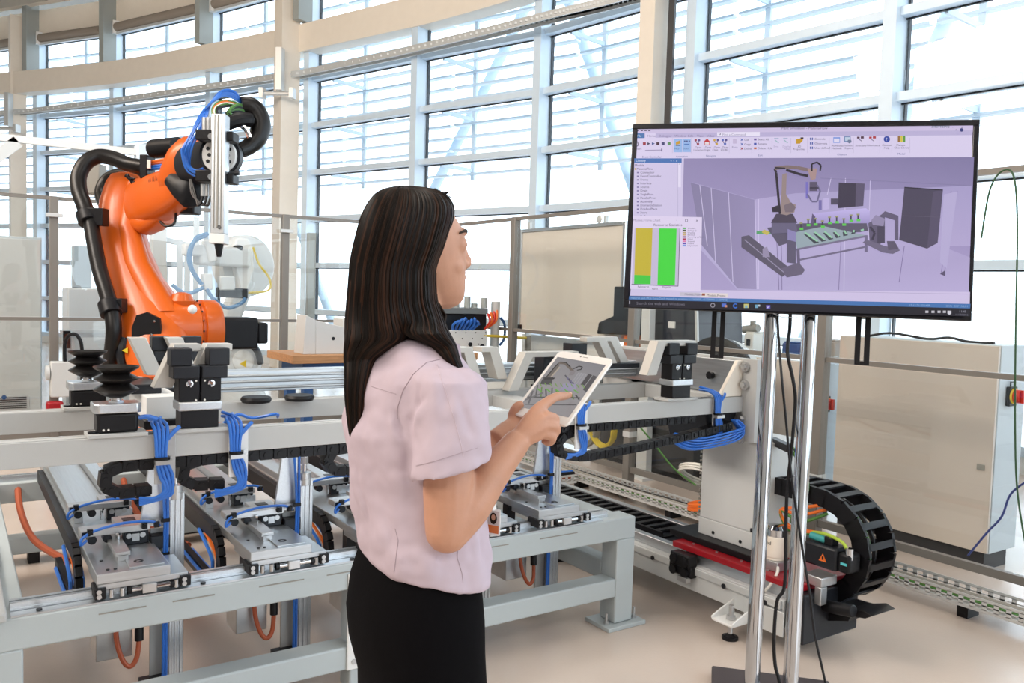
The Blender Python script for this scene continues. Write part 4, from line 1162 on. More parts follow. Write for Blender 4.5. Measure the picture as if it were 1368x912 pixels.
for k, (px, py, w, h, mt, lb) in enumerate(((1010, 455, 0.10, 0.16, whitec_m, 'small cream instrument box with a dark slot on the bench beside the stand tube'), (1066, 452, 0.16, 0.10, bluep_m, 'small blue box on the bench between the stand tubes'), (1108, 446, 0.26, 0.14, greyc_m, 'grey case on the bench right of the chrome stand tubes'))):
    c0 = at(px, py, X=5.95)
    t = T('instrument_case', lb, 'case', (5.95, c0.y, 0.97))
    t.part('body', MB().box(5.85, 6.05, c0.y - w / 2, c0.y + w / 2, 0.971, 0.971 + h), mt, 0.01)
    t.part('lid', MB().box(5.86, 6.04, c0.y - w / 2 + 0.01, c0.y + w / 2 - 0.01, 0.971 + h, 0.985 + h), mt, 0.004)
    if k == 0: t.part('slot', MB().box(5.845, 5.85, c0.y - 0.02, c0.y + 0.02, 1.02, 1.08), dark_m)
rl = T('cable_drum', 'round black rimmed drum behind the right end of the gantry', 'drum', (4.25, 3.82, 0))
rl.part('drum', MB().lathe([(0.30, 0), (0.315, 0.02), (0.315, 0.10), (0.30, 0.12)], (4.22, 3.82, 0.84), (1, 0, 0), n=40), colm_m)
rl.part('rim', MB().lathe([(0.316, -0.012), (0.335, 0), (0.335, 0.03), (0.316, 0.035)], (4.205, 3.82, 0.84), (1, 0, 0), n=40), black_m)
rl.part('stand', MB().box(4.24, 4.32, 3.70, 3.94, 0, 0.60), dark_m)

# wooden topped work bench with white jigs, behind the gantry
wbn = T('work_bench', 'work bench with a thick wooden top on a blue frame behind the gantry', 'bench', (2.9, 6.2, 0))
a_ = at(385, 474, Y=6.1)
bz = a_.z
wbn.part('top', MB().box(a_.x, a_.x + 1.6, 6.0, 6.6, bz - 0.06, bz), wood_m, 0.004)
wbn.part('apron', MB().box(a_.x + 0.10, a_.x + 1.5, 6.06, 6.54, bz - 0.16, bz - 0.0605), bluep_m, 0.004)
for x in (a_.x + 0.12, a_.x + 1.42):
    for y in (6.08, 6.46): wbn.part('leg', MB().box(x, x + 0.07, y, y + 0.07, 0, bz - 0.16), bluep_m)
for k, (dx, dy, sh, lb) in enumerate(((0.12, 0.12, 0, 'white shaped jig block standing at the left end of the wooden bench'), (0.42, 0.2, 1, 'white jig cradle with a wooden strut, second from the left on the bench'))):
    t = T('jig_block', lb, 'jig', (a_.x + dx, 6.0 + dy, bz))
    x, y = a_.x + dx, 6.0 + dy
    if sh == 0:
        t.part('upright', MB().prism([(0, 0), (0.10, 0), (0.10, 0.26), (0.02, 0.30)], (x, y, bz), (1, 0, 0), (0, 0, 1), (0, 0.2, 0)), bot_m, 0.004)
        t.part('plate', MB().prism([(0.10, 0), (0.36, 0), (0.36, 0.20), (0.10, 0.26)], (x, y, bz), (1, 0, 0), (0, 0, 1), (0, 0.06, 0)), bot_m, 0.004)
        t.part('hole', MB().cyl((x + 0.24, y - 0.002, bz + 0.12), (x + 0.24, y + 0.001, bz + 0.12), 0.014, n=10), dark_m)
    else:
        t.part('upright', MB().prism([(0, 0), (0.10, 0), (0.16, 0.22), (0.16, 0.27), (0, 0.27)], (x + 0.05, y, bz), (1, 0, 0), (0, 0, 1), (0, 0.2, 0)), bot_m, 0.004)
        t.part('strut', MB().bar((x + 0.17, y + 0.03, bz + 0.16), (x + 0.30, y + 0.03, bz + 0.02), 0.05, 0.03), wood_m)
        t.part('tray', MB().box(x + 0.20, x + 0.50, y + 0.02, y + 0.20, bz, bz + 0.14), bot_m, 0.006)
# valve terminal beyond the woman’s chin
d0 = at(626, 440, Y=6.25)
vt = T('valve_terminal', 'black and white pneumatic valve unit with blue hoses right of her chin', 'valve unit', (d0.x, 6.25, 0))
dd = at(626, 466, Y=6.25).z
vt.part('stand', MB().box(d0.x - 0.25, d0.x + 0.18, 6.15, 6.45, bz + 0.001, dd), black_m, 0.004)
z0 = dd
vt.part('module', MB().box(d0.x - 0.30, d0.x + 0.11, 6.12, 6.40, z0, z0 + 0.17), bot_m, 0.006)
for k in range(12):
    vt.part('port', MB().cyl((d0.x - 0.27 + 0.033 * k, 6.118, z0 + 0.05 + 0.05 * (k % 3)), (d0.x - 0.27 + 0.033 * k, 6.121, z0 + 0.05 + 0.05 * (k % 3)), 0.006, n=8), dark_m)
vt.part('gauge', MB().cyl((d0.x + 0.06, 6.11, z0 + 0.03), (d0.x + 0.06, 6.12, z0 + 0.03), 0.022, n=14).cyl((d0.x - 0.06, 6.11, z0 + 0.05), (d0.x - 0.06, 6.12, z0 + 0.05), 0.018, n=14), dark_m)
vt.part('core', MB().box(d0.x - 0.28, d0.x + 0.14, 6.18, 6.38, z0 + 0.17, z0 + 0.31), dark_m, 0.01)
vt.part('top_plate', MB().box(d0.x - 0.36, d0.x + 0.10, 6.10, 6.42, z0 + 0.31, z0 + 0.36), M('slate_plate', (0.16, 0.18, 0.19), 0.5), 0.004)
for k, x in enumerate((-0.16, -0.05, 0.02, 0.12)):
    vt.part('plug', MB().cyl((d0.x + x, 6.2, z0 + 0.36), (d0.x + x, 6.2, z0 + 0.36 + (0.05, 0.10, 0.04, 0.09)[k]), 0.028, n=12), steelgrey_m)
for k in range(7):
    x = d0.x - 0.22 + 0.03 * k
    vt.part('hose', MB().tube([(x, 6.14, z0 + 0.17), (x - 0.02 + 0.01 * k, 6.10, z0 + 0.22), (x + 0.03, 6.09, z0 + 0.25 + 0.012 * (k % 3)), (x + 0.07, 6.13, z0 + 0.22)], 0.011, 6, sm=4), blue_m)
for k in range(4):
    vt.part('wire', MB().tube([(d0.x + 0.08, 6.12, z0 + 0.18), (d0.x + 0.11 + 0.02 * k, 6.08, z0 + 0.25), (d0.x + 0.10 + 0.03 * k, 6.1, z0 + 0.31 + 0.01 * k), (d0.x + 0.19, 6.12, z0 + 0.27)], 0.009, 6, sm=4), orangec_m if k % 2 else redk_m)
vt.part('tube_post', MB().cyl((d0.x + 0.24, 6.2, bz), (d0.x + 0.24, 6.2, z0 + 0.42), 0.04, n=18), tray_m)
vt.part('post_hose', MB().tube([(d0.x + 0.26, 6.15, bz + 0.05), (d0.x + 0.30, 6.14, z0 + 0.1), (d0.x + 0.30, 6.14, z0 + 0.22), (d0.x + 0.26, 6.15, z0 + 0.28)], 0.012, 8, sm=5), bluep_m)
vt.part('cross_rod', MB().cyl((d0.x + 0.08, 6.13, z0 + 0.125), (d0.x + 0.55, 6.13, z0 + 0.10), 0.012, n=8), yellow_m)
vt.part('rod_end', MB().box(d0.x + 0.53, d0.x + 0.57, 6.11, 6.15, bz, z0 + 0.12), greyc_m)

pz_ = at(416, 311, Y=9.6)
sp_ = T('steel_post', 'dark grey steel post beyond the left glass fence, just right of its tall post', 'post', (pz_.x, 9.6, 0))
sp_.part('post', MB().box(pz_.x - 0.045, pz_.x + 0.045, 9.56, 9.64, 0.015, pz_.z), MATS['grey_steel_paint'], 0.004)
sp_.part('foot_plate', MB().box(pz_.x - 0.10, pz_.x + 0.10, 9.50, 9.70, 0, 0.015), MATS['grey_steel_paint'], 0.002)
# slender roof hoist rail upper left and its brace
r0, r1 = at(-20, 181, Y=8.6), at(186, 209, Y=8.6)
hr = T('hoist_rail', 'slim white hoist rail running above the robot’s black hose', 'hoist rail', (0.3, 8.6, 0))
hr.part('rail', MB().bar((r0.x - 1.0, 8.6, r0.z), (at(192, 205, Y=8.6).x, 8.6, r0.z), 0.05, 0.06), white_m)
hr.part('brace', MB().bar(at(24, 189, Y=8.6), at(-40, 235, Y=8.6), 0.05, 0.10), tray_m)
for x in (-1.2,):
    hr.part('post', MB().box(x - 0.04, x + 0.04, 8.62, 8.70, 0, r0.z), tray_m)
hr.part('end_head', MB().cbox((at(198, 205, Y=8.6).x, 8.6, r0.z - 0.06), (0.22, 0.20, 0.26)), louv_m, 0.01)
# ================================================================== ORANGE ROBOT
AX = yw(0.80, 0.60)      # its horizontal joint axis
FW = yw(0.60, -0.80)     # the way its forearm reaches
UPZ = Vector((0, 0, 1))
base_c = at(232, 440, D=4.98)
ro = T('robot_arm', 'large orange industrial robot arm with a black hose and a vertical tool bar', 'robot arm', (base_c.x, base_c.y, 0))
bx, by = base_c.x, base_c.y
ro.part('pedestal', MB().cyl((bx, by, 0), (bx, by, 0.34), 0.30, n=32).box(bx - 0.36, bx + 0.36, by - 0.36, by + 0.36, 0, 0.04), dark_m, 0.006)
ro.part('turntable', MB().lathe([(0.27, 0), (0.30, 0.03), (0.30, 0.20), (0.27, 0.26), (0.20, 0.42)], (bx, by, 0.34), n=32), orange_m)


def px_ring(y, xl, xr, D, dep, n=12, e=0.55):
    """cross-section of the arm: left and right silhouette at picture row y, real depth dep"""
    a, b = at(xl, y, D=D), at(xr, y, D=D)
    c = (a + b) / 2
    u = (b - a) / 2
    w = yw(0, 1) * dep
    out = []
    for k in range(n):
        t = 2 * PI * k / n
        ct, st = math.cos(t), math.sin(t)
        out.append(c + u * math.copysign(abs(ct) ** e, ct) + w * math.copysign(abs(st) ** e, st))
    return out


rows = [(231, 160, 178, .05), (234, 152, 187, .09), (243, 146, 196, .115), (268, 138, 194, .13), (300, 134, 189, .13), (335, 138, 198, .12), (370, 147, 214, .125), (400, 156, 236, .14), (425, 161, 250, .155), (450, 166, 256, .16), (478, 172, 256, .155), (500, 180, 246, .13)]
ro.part('link_arm', MB().loft([px_ring(y, a, b, 4.80 + 0.42 * (445 - y) / 210, d, n=16, e=0.72) for y, a, b, d in rows]), orange_m, sharp=50)
# raised cheek on the arm and the dark opening at its foot
ck = [(243, 170, 190), (300, 157, 184), (350, 166, 200), (395, 185, 228), (415, 200, 238)]
ro.part('arm_cheek', MB().loft([px_ring(y, a, b, 4.80 + 0.42 * (445 - y) / 210 - 0.085, 0.05, n=12, e=0.8) for y, a, b in ck]), orange_m, sharp=50)
h0 = at(196, 438, D=4.64)
ro.part('arm_opening', MB().prism([(-0.080, -0.13), (0.060, -0.13), (0.078, -0.04), (0.068, 0.055), (0.0, 0.088), (-0.055, 0.07), (-0.080, 0.0)], h0, yw(1, 0.12).normalized(), UPZ, yw(0, 1) * 0.02), black_m)
for dx, dz in ((0.045, 0.04), (0.03, -0.035)):
    ro.part('opening_bolt', MB().ball(h0 + yw(dx, -0.005) + UPZ * dz, 0.008, 8), chrome_m)
# shoulder joint: gearbox, flange, motor
s0 = at(226, 440, D=4.86)
ro.part('shoulder_gearbox', MB().lathe([(0.150, 0), (0.165, 0.03), (0.172, 0.06), (0.172, 0.20), (0.160, 0.21), (0.160, 0.225), (0.178, 0.23), (0.178, 0.31), (0.165, 0.33), (0.12, 0.335)], s0 - AX * 0.06, AX, n=40), orange_m)
for k in range(18):
    a = 2 * PI * k / 18
    u, w = ortho(AX)
    p = s0 + AX * 0.148 + (u * math.cos(a) + w * math.sin(a)) * 0.172
    ro.part('flange_bolt', MB().ball(p, 0.006, 6), dark_m)
ro.part('white_plug', MB().ball(at(257, 413, D=4.70), 0.026, 14), white_m)
ro.part('crown_block', MB().lathe([(0.06, 0), (0.07, 0.03), (0.05, 0.07), (0.02, 0.08)], at(243, 404, D=4.86) - UPZ * 0.02, UPZ, n=16), orange_m)
m0 = s0 + AX * 0.275 - UPZ * 0.02
ro.part('shoulder_motor', MB().bar(m0, m0 + AX * 0.22, 0.19, 0.19).bar(m0 + AX * 0.22, m0 + AX * 0.29, 0.15, 0.13), black_m, 0.015)
ro.part('yellow_sticker', MB().cyl(at(168, 468, D=4.62), at(168, 468, D=4.60), 0.02, n=3), yel_m)
# elbow: dark bolt ring, forearm, wrist
e0 = at(190, 262, D=5.12)
ro.part('elbow_ring', MB().lathe([(0.13, 0), (0.15, 0.01), (0.15, 0.06), (0.13, 0.07)], at(180, 270, D=5.10), (AX * 0.9 - UPZ * 0.0), n=32), orange_m)
for k in range(16):
    a = 2 * PI * k / 16
    u, w = ortho(AX)
    ro.part('ring_bolt', MB().ball(at(180, 270, D=5.10) - AX * 0.003 + (u * math.cos(a) + w * math.sin(a)) * 0.138, 0.008, 6), dark_m)
fa = [(181, 240, 302, 5.16, .12), (190, 237, 306, 5.10, .14), (205, 232, 304, 5.02, .14), (222, 226, 296, 4.94, .13), (238, 216, 288, 4.86, .12), (252, 208, 276, 4.80, .11), (258, 210, 270, 4.77, .10)]


def vring(x, yt, yb, D, dep, n=20, e=0.75, slant=0.0, dv=(0.75, 0.66)):
    a, b = at(x + slant, yt, D=D), at(x - slant, yb, D=D)
    c, u, w = (a + b) / 2, (a - b) / 2, yw(*dv) * dep
    return [c + u * math.copysign(abs(math.cos(t)) ** e, math.cos(t)) + w * math.copysign(abs(math.sin(t)) ** e, math.sin(t)) for t in (2 * PI * k / n for k in range(n))]


es_ = [(168, 234), (174, 239), (179, 247), (183, 257), (185, 268), (187, 280), (188, 290)]
ro.part('elbow_seam', MB().tube([at(x, y, D=5.0) for x, y in es_], 0.012, 8, sm=3), black_m)
for x, y in es_[:-1]:
    for t in (0, .5): ro.part('seam_bolt', MB().ball(at(x + 3.5 + t * 4, y + t * 9, D=4.985), 0.008, 6), dark_m)
ro.part('forearm', MB().loft([vring(x, a, b, D, d, slant=6, dv=(0.22, 0.97)) for x, a, b, D, d in fa]), orange_m, sharp=50)
ro.part('elbow_foot', MB().loft([vring(x, a, b, D, 0.09, dv=(0.2, 0.97)) for x, a, b, D in ((186, 286, 310, 5.05), (196, 288, 314, 5.0), (210, 286, 308, 4.98), (222, 284, 298, 4.96))]), orange_m, sharp=50)
ro.part('white_label', MB().cbox(at(184, 264, D=4.93), (0.05, 0.004, 0.024), Matrix.Rotation(-_th, 3, 'Z')), white_m)
# wrist yoke: an upright orange shell with a dark seam
yk = [(228, 238, 258, 4.84, .05), (233, 210, 262, 4.83, .09), (241, 190, 262, 4.80, .10), (250, 182, 256, 4.77, .10), (258, 184, 244, 4.74, .085), (264, 196, 226, 4.72, .05)]
ro.part('wrist_yoke', MB().loft([vring(x, a, b, D, d, e=0.9, slant=4) for x, a, b, D, d in yk]), orange_m, sharp=50)
ro.part('wrist_seam', MB().loft([vring(x, a, b, D, d, e=0.9, slant=7) for x, a, b, D, d in ((236, 229, 250, 4.74, .06), (248, 232, 266, 4.71, .075), (259, 236, 278, 4.68, .075), (262, 244, 276, 4.67, .05))]), black_m, sharp=50)
w0, w1 = at(262, 222, D=4.72), at(292, 209, D=4.50)
ro.part('wrist_body', MB().cyl(w0, w1, 0.125, 0.105, n=24), dark_m)
ro.part('rear_motor', MB().cyl(at(206, 199, D=5.10), at(238, 196, D=4.98), 0.058, n=20), black_m)
ro.part('motor_box', MB().cbox(at(246, 275, D=4.92), (0.16, 0.12, 0.10), Matrix.Rotation(-_th, 3, 'Z')), black_m, 0.01)
ro.part('under_hose', MB().tube([at(214, 296, D=4.85), at(222, 302, D=4.8), at(233, 298, D=4.8), at(235, 284, D=4.85)], 0.008, 6, sm=4), black_m)
# lettering on the forearm
lv2, lf2 = text_mesh('KUKA', 0.068)
tdir = (at(217, 240, D=4.77) - at(199, 250, D=4.855)).normalized()
tup = (UPZ - tdir * UPZ.dot(tdir)).normalized()
t0 = at(199, 250, D=4.855)
tn = tdir.cross(tup)
lm2 = MB().add([t0 + tdir * p.x * 0.52 + tup * p.y for p in lv2], lf2)
ro.part('lettering', lm2, M('robot_lettering', (0.20, 0.05, 0.02), 0.5))
# tool plate and tool bar
fl0 = at(294, 208, D=4.46)
vdir = -yw(0, 1)
ro.part('tool_flange', MB().lathe([(0.02, 0.022), (0.088, 0.022), (0.092, 0.016), (0.092, 0)], fl0, vdir, n=36), white_m)
tf = ro.part('flange_ring', MB().cyl(fl0 - vdir * 0.05, fl0 + vdir * 0.001, 0.108, n=36), dark_m)
for k in range(12):
    a = 2 * PI * k / 12
    p = fl0 + vdir * 0.022 + (yw(1, 0) * math.cos(a) + UPZ * math.sin(a)) * (0.066 if k % 2 else 0.05)
    ro.part('flange_hole', MB().cyl(p, p + vdir * 0.002, 0.010, n=10), dark_m, parent=tf)
R34 = Matrix.Rotation(-_th, 3, 'Z')
b0, b1 = at(295, 154, D=4.36), at(293, 313, D=4.36)
tbar = MB().bar(b0, b1, 0.072, 0.07, yw(0, 1))
ro.part('tool_bar', tbar, alu_m, 0.004)
gr = MB()
for dx in (-0.018, 0.0, 0.018): gr.bar(b0 + yw(dx, -0.036) - UPZ * 0.005, b1 + yw(dx, -0.036) + UPZ * 0.03, 0.004 if dx else 0.008, 0.003, yw(0, 1))
ro.part('bar_groove', gr, greyc_m)
ro.part('bar_screw', MB().cyl(b1 + yw(0.012, -0.035) + UPZ * 0.035, b1 + yw(0.012, -0.040) + UPZ * 0.035, 0.010, n=12), chrome_m)
ro.part('tip_block', MB().bar(b1, at(292.5, 326, D=4.36), 0.078, 0.075, yw(0, 1)), white_m, 0.004)
ro.part('tip', MB().cyl(at(292.5, 326, D=4.36), at(292.5, 343, D=4.36), 0.024, 0.011, n=16), black_m)
for (px, py, w, h) in ((278, 182, 0.10, 0.055), (278, 236, 0.10, 0.06), (309, 184, 0.05, 0.05), (309, 240, 0.05, 0.05)):
    bl_ = ro.part('clamp_block', MB().cbox(at(px, py, D=4.40), (w, 0.10, h), R34), black_m, 0.006)
    if w > 0.06: ro.part('clamp_screw', MB().cyl(at(px + 4, py, D=4.35), at(px + 4, py, D=4.335), 0.017, n=12), chrome_m, parent=bl_)
for k, px in enumerate((272.5, 278, 283.5)):
    ro.part('fitting', MB().cyl(at(px, 157, D=4.40), at(px, 175, D=4.40), 0.011, n=12), alu2_m)
    ro.part('fitting', MB().cyl(at(px - 2, 246, D=4.40), at(px - 2, 262, D=4.40), 0.010, n=12), alu2_m)
    ro.part('tool_wire', MB().tube([at(px - 2, 262, D=4.4), at(px - 4, 270, D=4.39), at(px - 8, 274, D=4.39), at(262 - 2 * k, 262, D=4.42), at(256 - k, 240, D=4.46)], 0.007, 6, sm=4), black_m)
ro.part('side_rod', MB().cyl(at(303, 233, D=4.38), at(320, 231, D=4.38), 0.012, n=10), dark_m)
rj = random.Random(5)
for k in range(6):
    j = (k - 2.5) * 3.0
    q = [rj.uniform(-2.5, 2.5) for _ in range(10)]
    ro.part('tool_hose', MB().tube([at(272 + q[0], 232 - j, D=4.44), at(256 + j * .7, 228 + q[1], D=4.42), at(248 + j * .7, 212 + j, D=4.40 + .01 * k), at(251 + j * .8, 194 + q[2], D=4.40), at(261 + j * .8, 177 + q[3], D=4.42), at(270 + j * .7, 158, D=4.46), at(279 + j * .5, 140 - j * .5, D=4.52 + .02 * k), at(296, 125 - j * 0.5, D=4.58), at(313, 127 - j * 0.6 + q[4] * .4, D=4.64), at(326 - j * 0.3, 140 - j * 0.4, D=4.70)], 0.0056, 6, sm=4), blue_m)
for k, (mt, j) in enumerate(((green_m, 0), (green_m, 4), (orangec_m, 1), (black_m, 6), (whitec_m, 3))):
    ro.part('tool_cable', MB().tube([at(286 + j, 160, D=4.50), at(284 + j, 146, D=4.52), at(294 + j, 136 + j, D=4.56), at(310, 136 + j, D=4.62), at(324, 142 + j, D=4.68)], 0.008, 6, sm=4), mt)
for k in range(4):
    ro.part('tool_cable', MB().tube([at(312, 158 + 3 * k, D=4.58), at(306 - k, 148 + k, D=4.56), at(318, 140 + 3 * k, D=4.62), at(330, 146 + 2 * k, D=4.68)], 0.010, 6, sm=4), [green_m, dark_m, green_m, black_m][k])
ro.part('wrist_hose', MB().tube([at(322, 142, D=4.68), at(333, 143, D=4.70), at(343, 152, D=4.72), at(348, 168, D=4.72), at(344, 184, D=4.70), at(332, 196, D=4.66), at(318, 202, D=4.60)], [0.050, 0.058, 0.060, 0.058, 0.052, 0.045, 0.04], 18, sm=6), rubber_m)
ro.part('hose_buckle', MB().tube([at(317, 166, D=4.6), at(328, 172, D=4.62), at(334, 184, D=4.62)], 0.014, 8, sm=4), chrome_m)
ro.part('mid_bundle', MB().tube([at(300, 166, D=4.56), at(318, 160, D=4.6), at(334, 160, D=4.66)], 0.04, 10, sm=4), black_m)
# black supply hose on the left
hp = [(196, 224, 5.02), (184, 222, 5.04), (170, 219, 5.06), (150, 211, 5.06), (130, 209, 5.04), (114, 218, 5.0), (105, 236, 4.96), (106, 256, 4.92), (113, 276, 4.88), (118, 290, 4.86)]
ro.part('supply_hose', MB().tube([at(x, y, D=d) for x, y, d in hp], 0.045, 16, sm=6), rubber_m)
ro.part('hose_cuff', MB().tube([at(116, 284, D=4.87), at(120, 297, D=4.85)], 0.062, 18).cbox(at(130, 290, D=4.86), (0.10, 0.08, 0.10), R34), black_m, 0.004)
hp2 = [(121, 296, 4.85), (126, 325, 4.80), (133, 360, 4.74), (142, 390, 4.68), (149, 415, 4.64), (152, 440, 4.62), (150, 465, 4.64), (146, 492, 4.70)]
ro.part('lower_hose', MB().tube([at(x, y, D=d) for x, y, d in hp2], 0.042, 16, sm=6), rubber_m)
ro.part('hose_cuff', MB().tube([at(145, 404, D=4.66), at(149, 420, D=4.63)], 0.058, 18).cbox(at(158, 408, D=4.68), (0.07, 0.08, 0.08), R34), black_m, 0.004)
ro.part('rear_hose', MB().tube([at(186, 236, D=5.2), at(160, 232, D=5.3), at(142, 240, D=5.34), at(134, 258, D=5.3), at(140, 276, D=5.2)], 0.036, 14, sm=6), rubber_m)
ro.part('hose_clamp', MB().cbox(at(197, 224, D=5.0), (0.045, 0.12, 0.14), R34), black_m, 0.006)
ro.part('clamp_tab', MB().cbox(at(199, 219, D=4.92), (0.02, 0.01, 0.05), R34), whitec_m)
for k, mt in enumerate((orangec_m, rust_m, blue_m, blue_m)):
    ro.part('arm_cable', MB().tube([at(200, 217 + 3 * k, D=5.0), at(216, 214 + 3.4 * k, D=4.94), at(232, 211 + 4 * k, D=4.88)], 0.010, 6, sm=4), mt)
ro.part('valve_head', MB().cbox(at(128, 240, D=5.5), (0.10, 0.10, 0.20), R34), greyc_m, 0.01)
ro.part('lower_cables', MB().tube([at(166, 452, D=4.66), at(162, 470, D=4.64), at(166, 490, D=4.66)], 0.03, 8, sm=4), dark_m)
ro.part('stem', MB().cyl((bx, by, 0.6), (bx, by, 1.10), 0.17, n=24), orange_m)

# ================================================================== WHITE ROBOT beyond the fence
wr = T('white_robot', 'white jointed robot behind the glass fence, right of the orange robot’s tool bar', 'robot arm', at(318, 520, Y=9.0))
g0 = at(318, 520, Y=9.0)
wr.loc = Vector((g0.x, 9.0, 0))
wr.o.location = wr.loc
wr.off = wr.loc
WY = 9.0
def wp_(x, y, dy=0.0): return at(x, y, Y=WY + dy)
wr.part('base', MB().lathe([(0.34, 0), (0.36, 0.06), (0.30, 0.30), (0.26, 0.36)], (g0.x, WY + 0.1, 0), n=28), bot_m)
c0 = wp_(312, 480)
wr.part('lower_body', MB().lathe([(0.20, -0.24), (0.27, -0.22), (0.28, 0.10), (0.22, 0.16)], c0, (0, -1, 0), n=32).box(c0.x - 0.24, c0.x + 0.2, WY - 0.05, WY + 0.3, 0.3, c0.z), bot_m, 0.01)
wr.part('hub', MB().lathe([(0.11, 0.16), (0.11, 0.19), (0.08, 0.20), (0.06, 0.20)], c0 + Vector((0.05, 0, 0)), (0, -1, 0), n=24), white_m)
wr.part('sticker', MB().cyl(c0 + Vector((0.05, -0.20, -0.03)), c0 + Vector((0.05, -0.205, -0.03)), 0.045, n=3), yel_m)
wr.part('hub_hose', MB().tube([wp_(290, 470, -0.25), wp_(300, 458, -0.25), wp_(325, 455, -0.25), wp_(343, 468, -0.25), wp_(348, 485, -0.2)], 0.035, 10, sm=5), dark_m)
la = [wp_(334, 322), wp_(344, 360), wp_(330, 400), wp_(296, 440), wp_(292, 465)]
lm = MB()
lm.bar(wp_(300, 440, 0.1), wp_(328, 372, 0.1), 0.20, 0.22, (0, 1, 0))
wr.part('lower_arm', lm, bot_m, 0.04)
wr.part('arm_hole', MB().cyl(wp_(285, 418, -0.06), wp_(285, 418, -0.08), 0.035, n=14), dark_m)
wr.part('elbow', MB().lathe([(0.30, -0.12), (0.33, -0.08), (0.33, 0.06), (0.30, 0.10)], wp_(326, 355, 0.1), (0.25, -1, 0), n=32), bot_m)
wr.part('upper_shell', MB().loft([[wp_(a, y, -0.15) + Vector((0, d, 0)) for a, d in ((xl, 0), (xr, 0), (xr, 0.3), (xl, 0.3))] for y, xl, xr in ((318, 316, 332), (330, 312, 338), (360, 314, 340), (385, 320, 332), (398, 324, 330))]), white_m, 0.02)
wr.part('shell_slot', MB().cyl(wp_(318, 330, -0.16), wp_(318, 336, -0.18), 0.05, n=14), dark_m)
wr.part('forearm', MB().bar(wp_(330, 345, -0.1), wp_(262, 340, -0.3), 0.16, 0.20, (0, 0, 1)), bot_m, 0.03)
wr.part('wrist', MB().bar(wp_(258, 326, -0.3), wp_(258, 342, -0.3), 0.20, 0.14, (0, 1, 0)).bar(wp_(276, 320, -0.3), wp_(284, 350, -0.3), 0.10, 0.14, (0, 1, 0)), bot_m, 0.02)
wr.part('gripper', MB().bar(wp_(270, 376, -0.35), wp_(282, 376, -0.35), 0.16, 0.14, (0, 1, 0)), bot_m, 0.01)
wr.part('gripper_rail', MB().bar(wp_(290, 390, -0.35), wp_(330, 392, -0.35), 0.10, 0.10, (0, 0, 1)), dark_m, 0.01)
wr.part('gripper_valves', MB().bar(wp_(292, 378, -0.38), wp_(312, 378, -0.38), 0.10, 0.14, (0, 0, 1)), tray_m, 0.01)
for pts in ([(278, 312), (262, 318), (254, 338), (256, 358), (268, 378)], [(276, 314), (258, 324), (252, 345), (258, 364), (270, 380)], [(276, 386), (286, 400), (304, 411), (322, 405), (328, 398)], [(230, 380), (240, 388), (252, 392), (272, 384)]):
    wr.part('hose', MB().tube([wp_(x, y, -0.42) for x, y in pts], 0.02, 8, sm=5), M('dull_blue_hose', (0.10, 0.24, 0.45), 0.4))
wr.part('yellow_lead', MB().tube([wp_(338, 330, -0.2), wp_(346, 352, -0.2), wp_(360, 372, -0.2), wp_(358, 388, -0.2), wp_(330, 391, -0.3)], 0.012, 6, sm=5), yellow_m)

# aluminium profile stand and camera head between the two robots
ps = T('profile_stand', 'grey aluminium profile stand with a white camera head behind the orange arm', 'stand', at(238, 520, Y=9.95))
q = at(238, 500, Y=9.95)
ps.loc = Vector((q.x, 9.95, 0)); ps.o.location = ps.loc; ps.off = ps.loc
for px, yt in ((240, 320), (250, 325), (262, 290)):
    p = at(px, yt, Y=9.95)
    ps.part('upright', MB().box(p.x - 0.03, p.x + 0.03, 9.92, 9.953, 0.02, p.z), tray_m)
ps.part('foot', MB().box(q.x - 0.2, q.x + 0.3, 9.85, 10.05, 0, 0.02), dark_m)
p = at(211, 330, Y=9.95)
ps.part('camera_head', MB().cbox((p.x, 9.95, p.z), (0.15, 0.2, 0.42)).cbox((p.x, 9.95, p.z - 0.34), (0.17, 0.22, 0.26)), bot_m, 0.01)
ps.part('lens', MB().cyl((p.x, 9.95, p.z - 0.47), (p.x, 9.95, p.z - 0.54), 0.06, n=14), dark_m)
ps.part('cross_arm', MB().bar((p.x, 9.95, p.z + 0.1), (q.x + 0.2, 9.95, p.z + 0.02), 0.05, 0.06), tray_m)
# light bench seen through the left fence
lb = T('side_table', 'pale blue grey side table beyond the left fence, behind the pendant box', 'table', at(120, 470, Y=8.9))
a_, b_ = at(84, 445, Y=8.9), at(160, 445, Y=8.9)
lb.loc = Vector((a_.x, 8.9, 0)); lb.o.location = lb.loc; lb.off = lb.loc
lb.part('top', MB().box(a_.x, b_.x + 0.5, 8.6, 9.2, a_.z - 0.02, a_.z + 0.02), cabs_m, 0.004)
lb.part('shelf', MB().box(a_.x + 0.1, b_.x + 0.5, 8.65, 9.15, a_.z - 0.34, a_.z - 0.31), cabs_m, 0.004)
for x in (a_.x + 0.05, b_.x + 0.42):
    for y in (8.63, 9.13): lb.part('leg', MB().box(x, x + 0.05, y, y + 0.05, 0, a_.z - 0.02), tray_m)
lb.part('clamp', MB().box(a_.x - 0.03, a_.x + 0.03, 8.58, 8.62, a_.z - 0.12, a_.z + 0.04), black_m)
mc = T('grey_tower', 'blue grey machine tower standing behind the side table', 'machine', at(110, 440, Y=10.4))
a_ = at(110, 350, Y=10.4)
mc.loc = Vector((a_.x, 10.4, 0)); mc.o.location = mc.loc; mc.off = mc.loc
mc.part('body', MB().box(a_.x - 0.17, a_.x + 0.55, 10.2, 10.7, 0, at(100, 384, Y=10.4).z), cabs_m, 0.02)
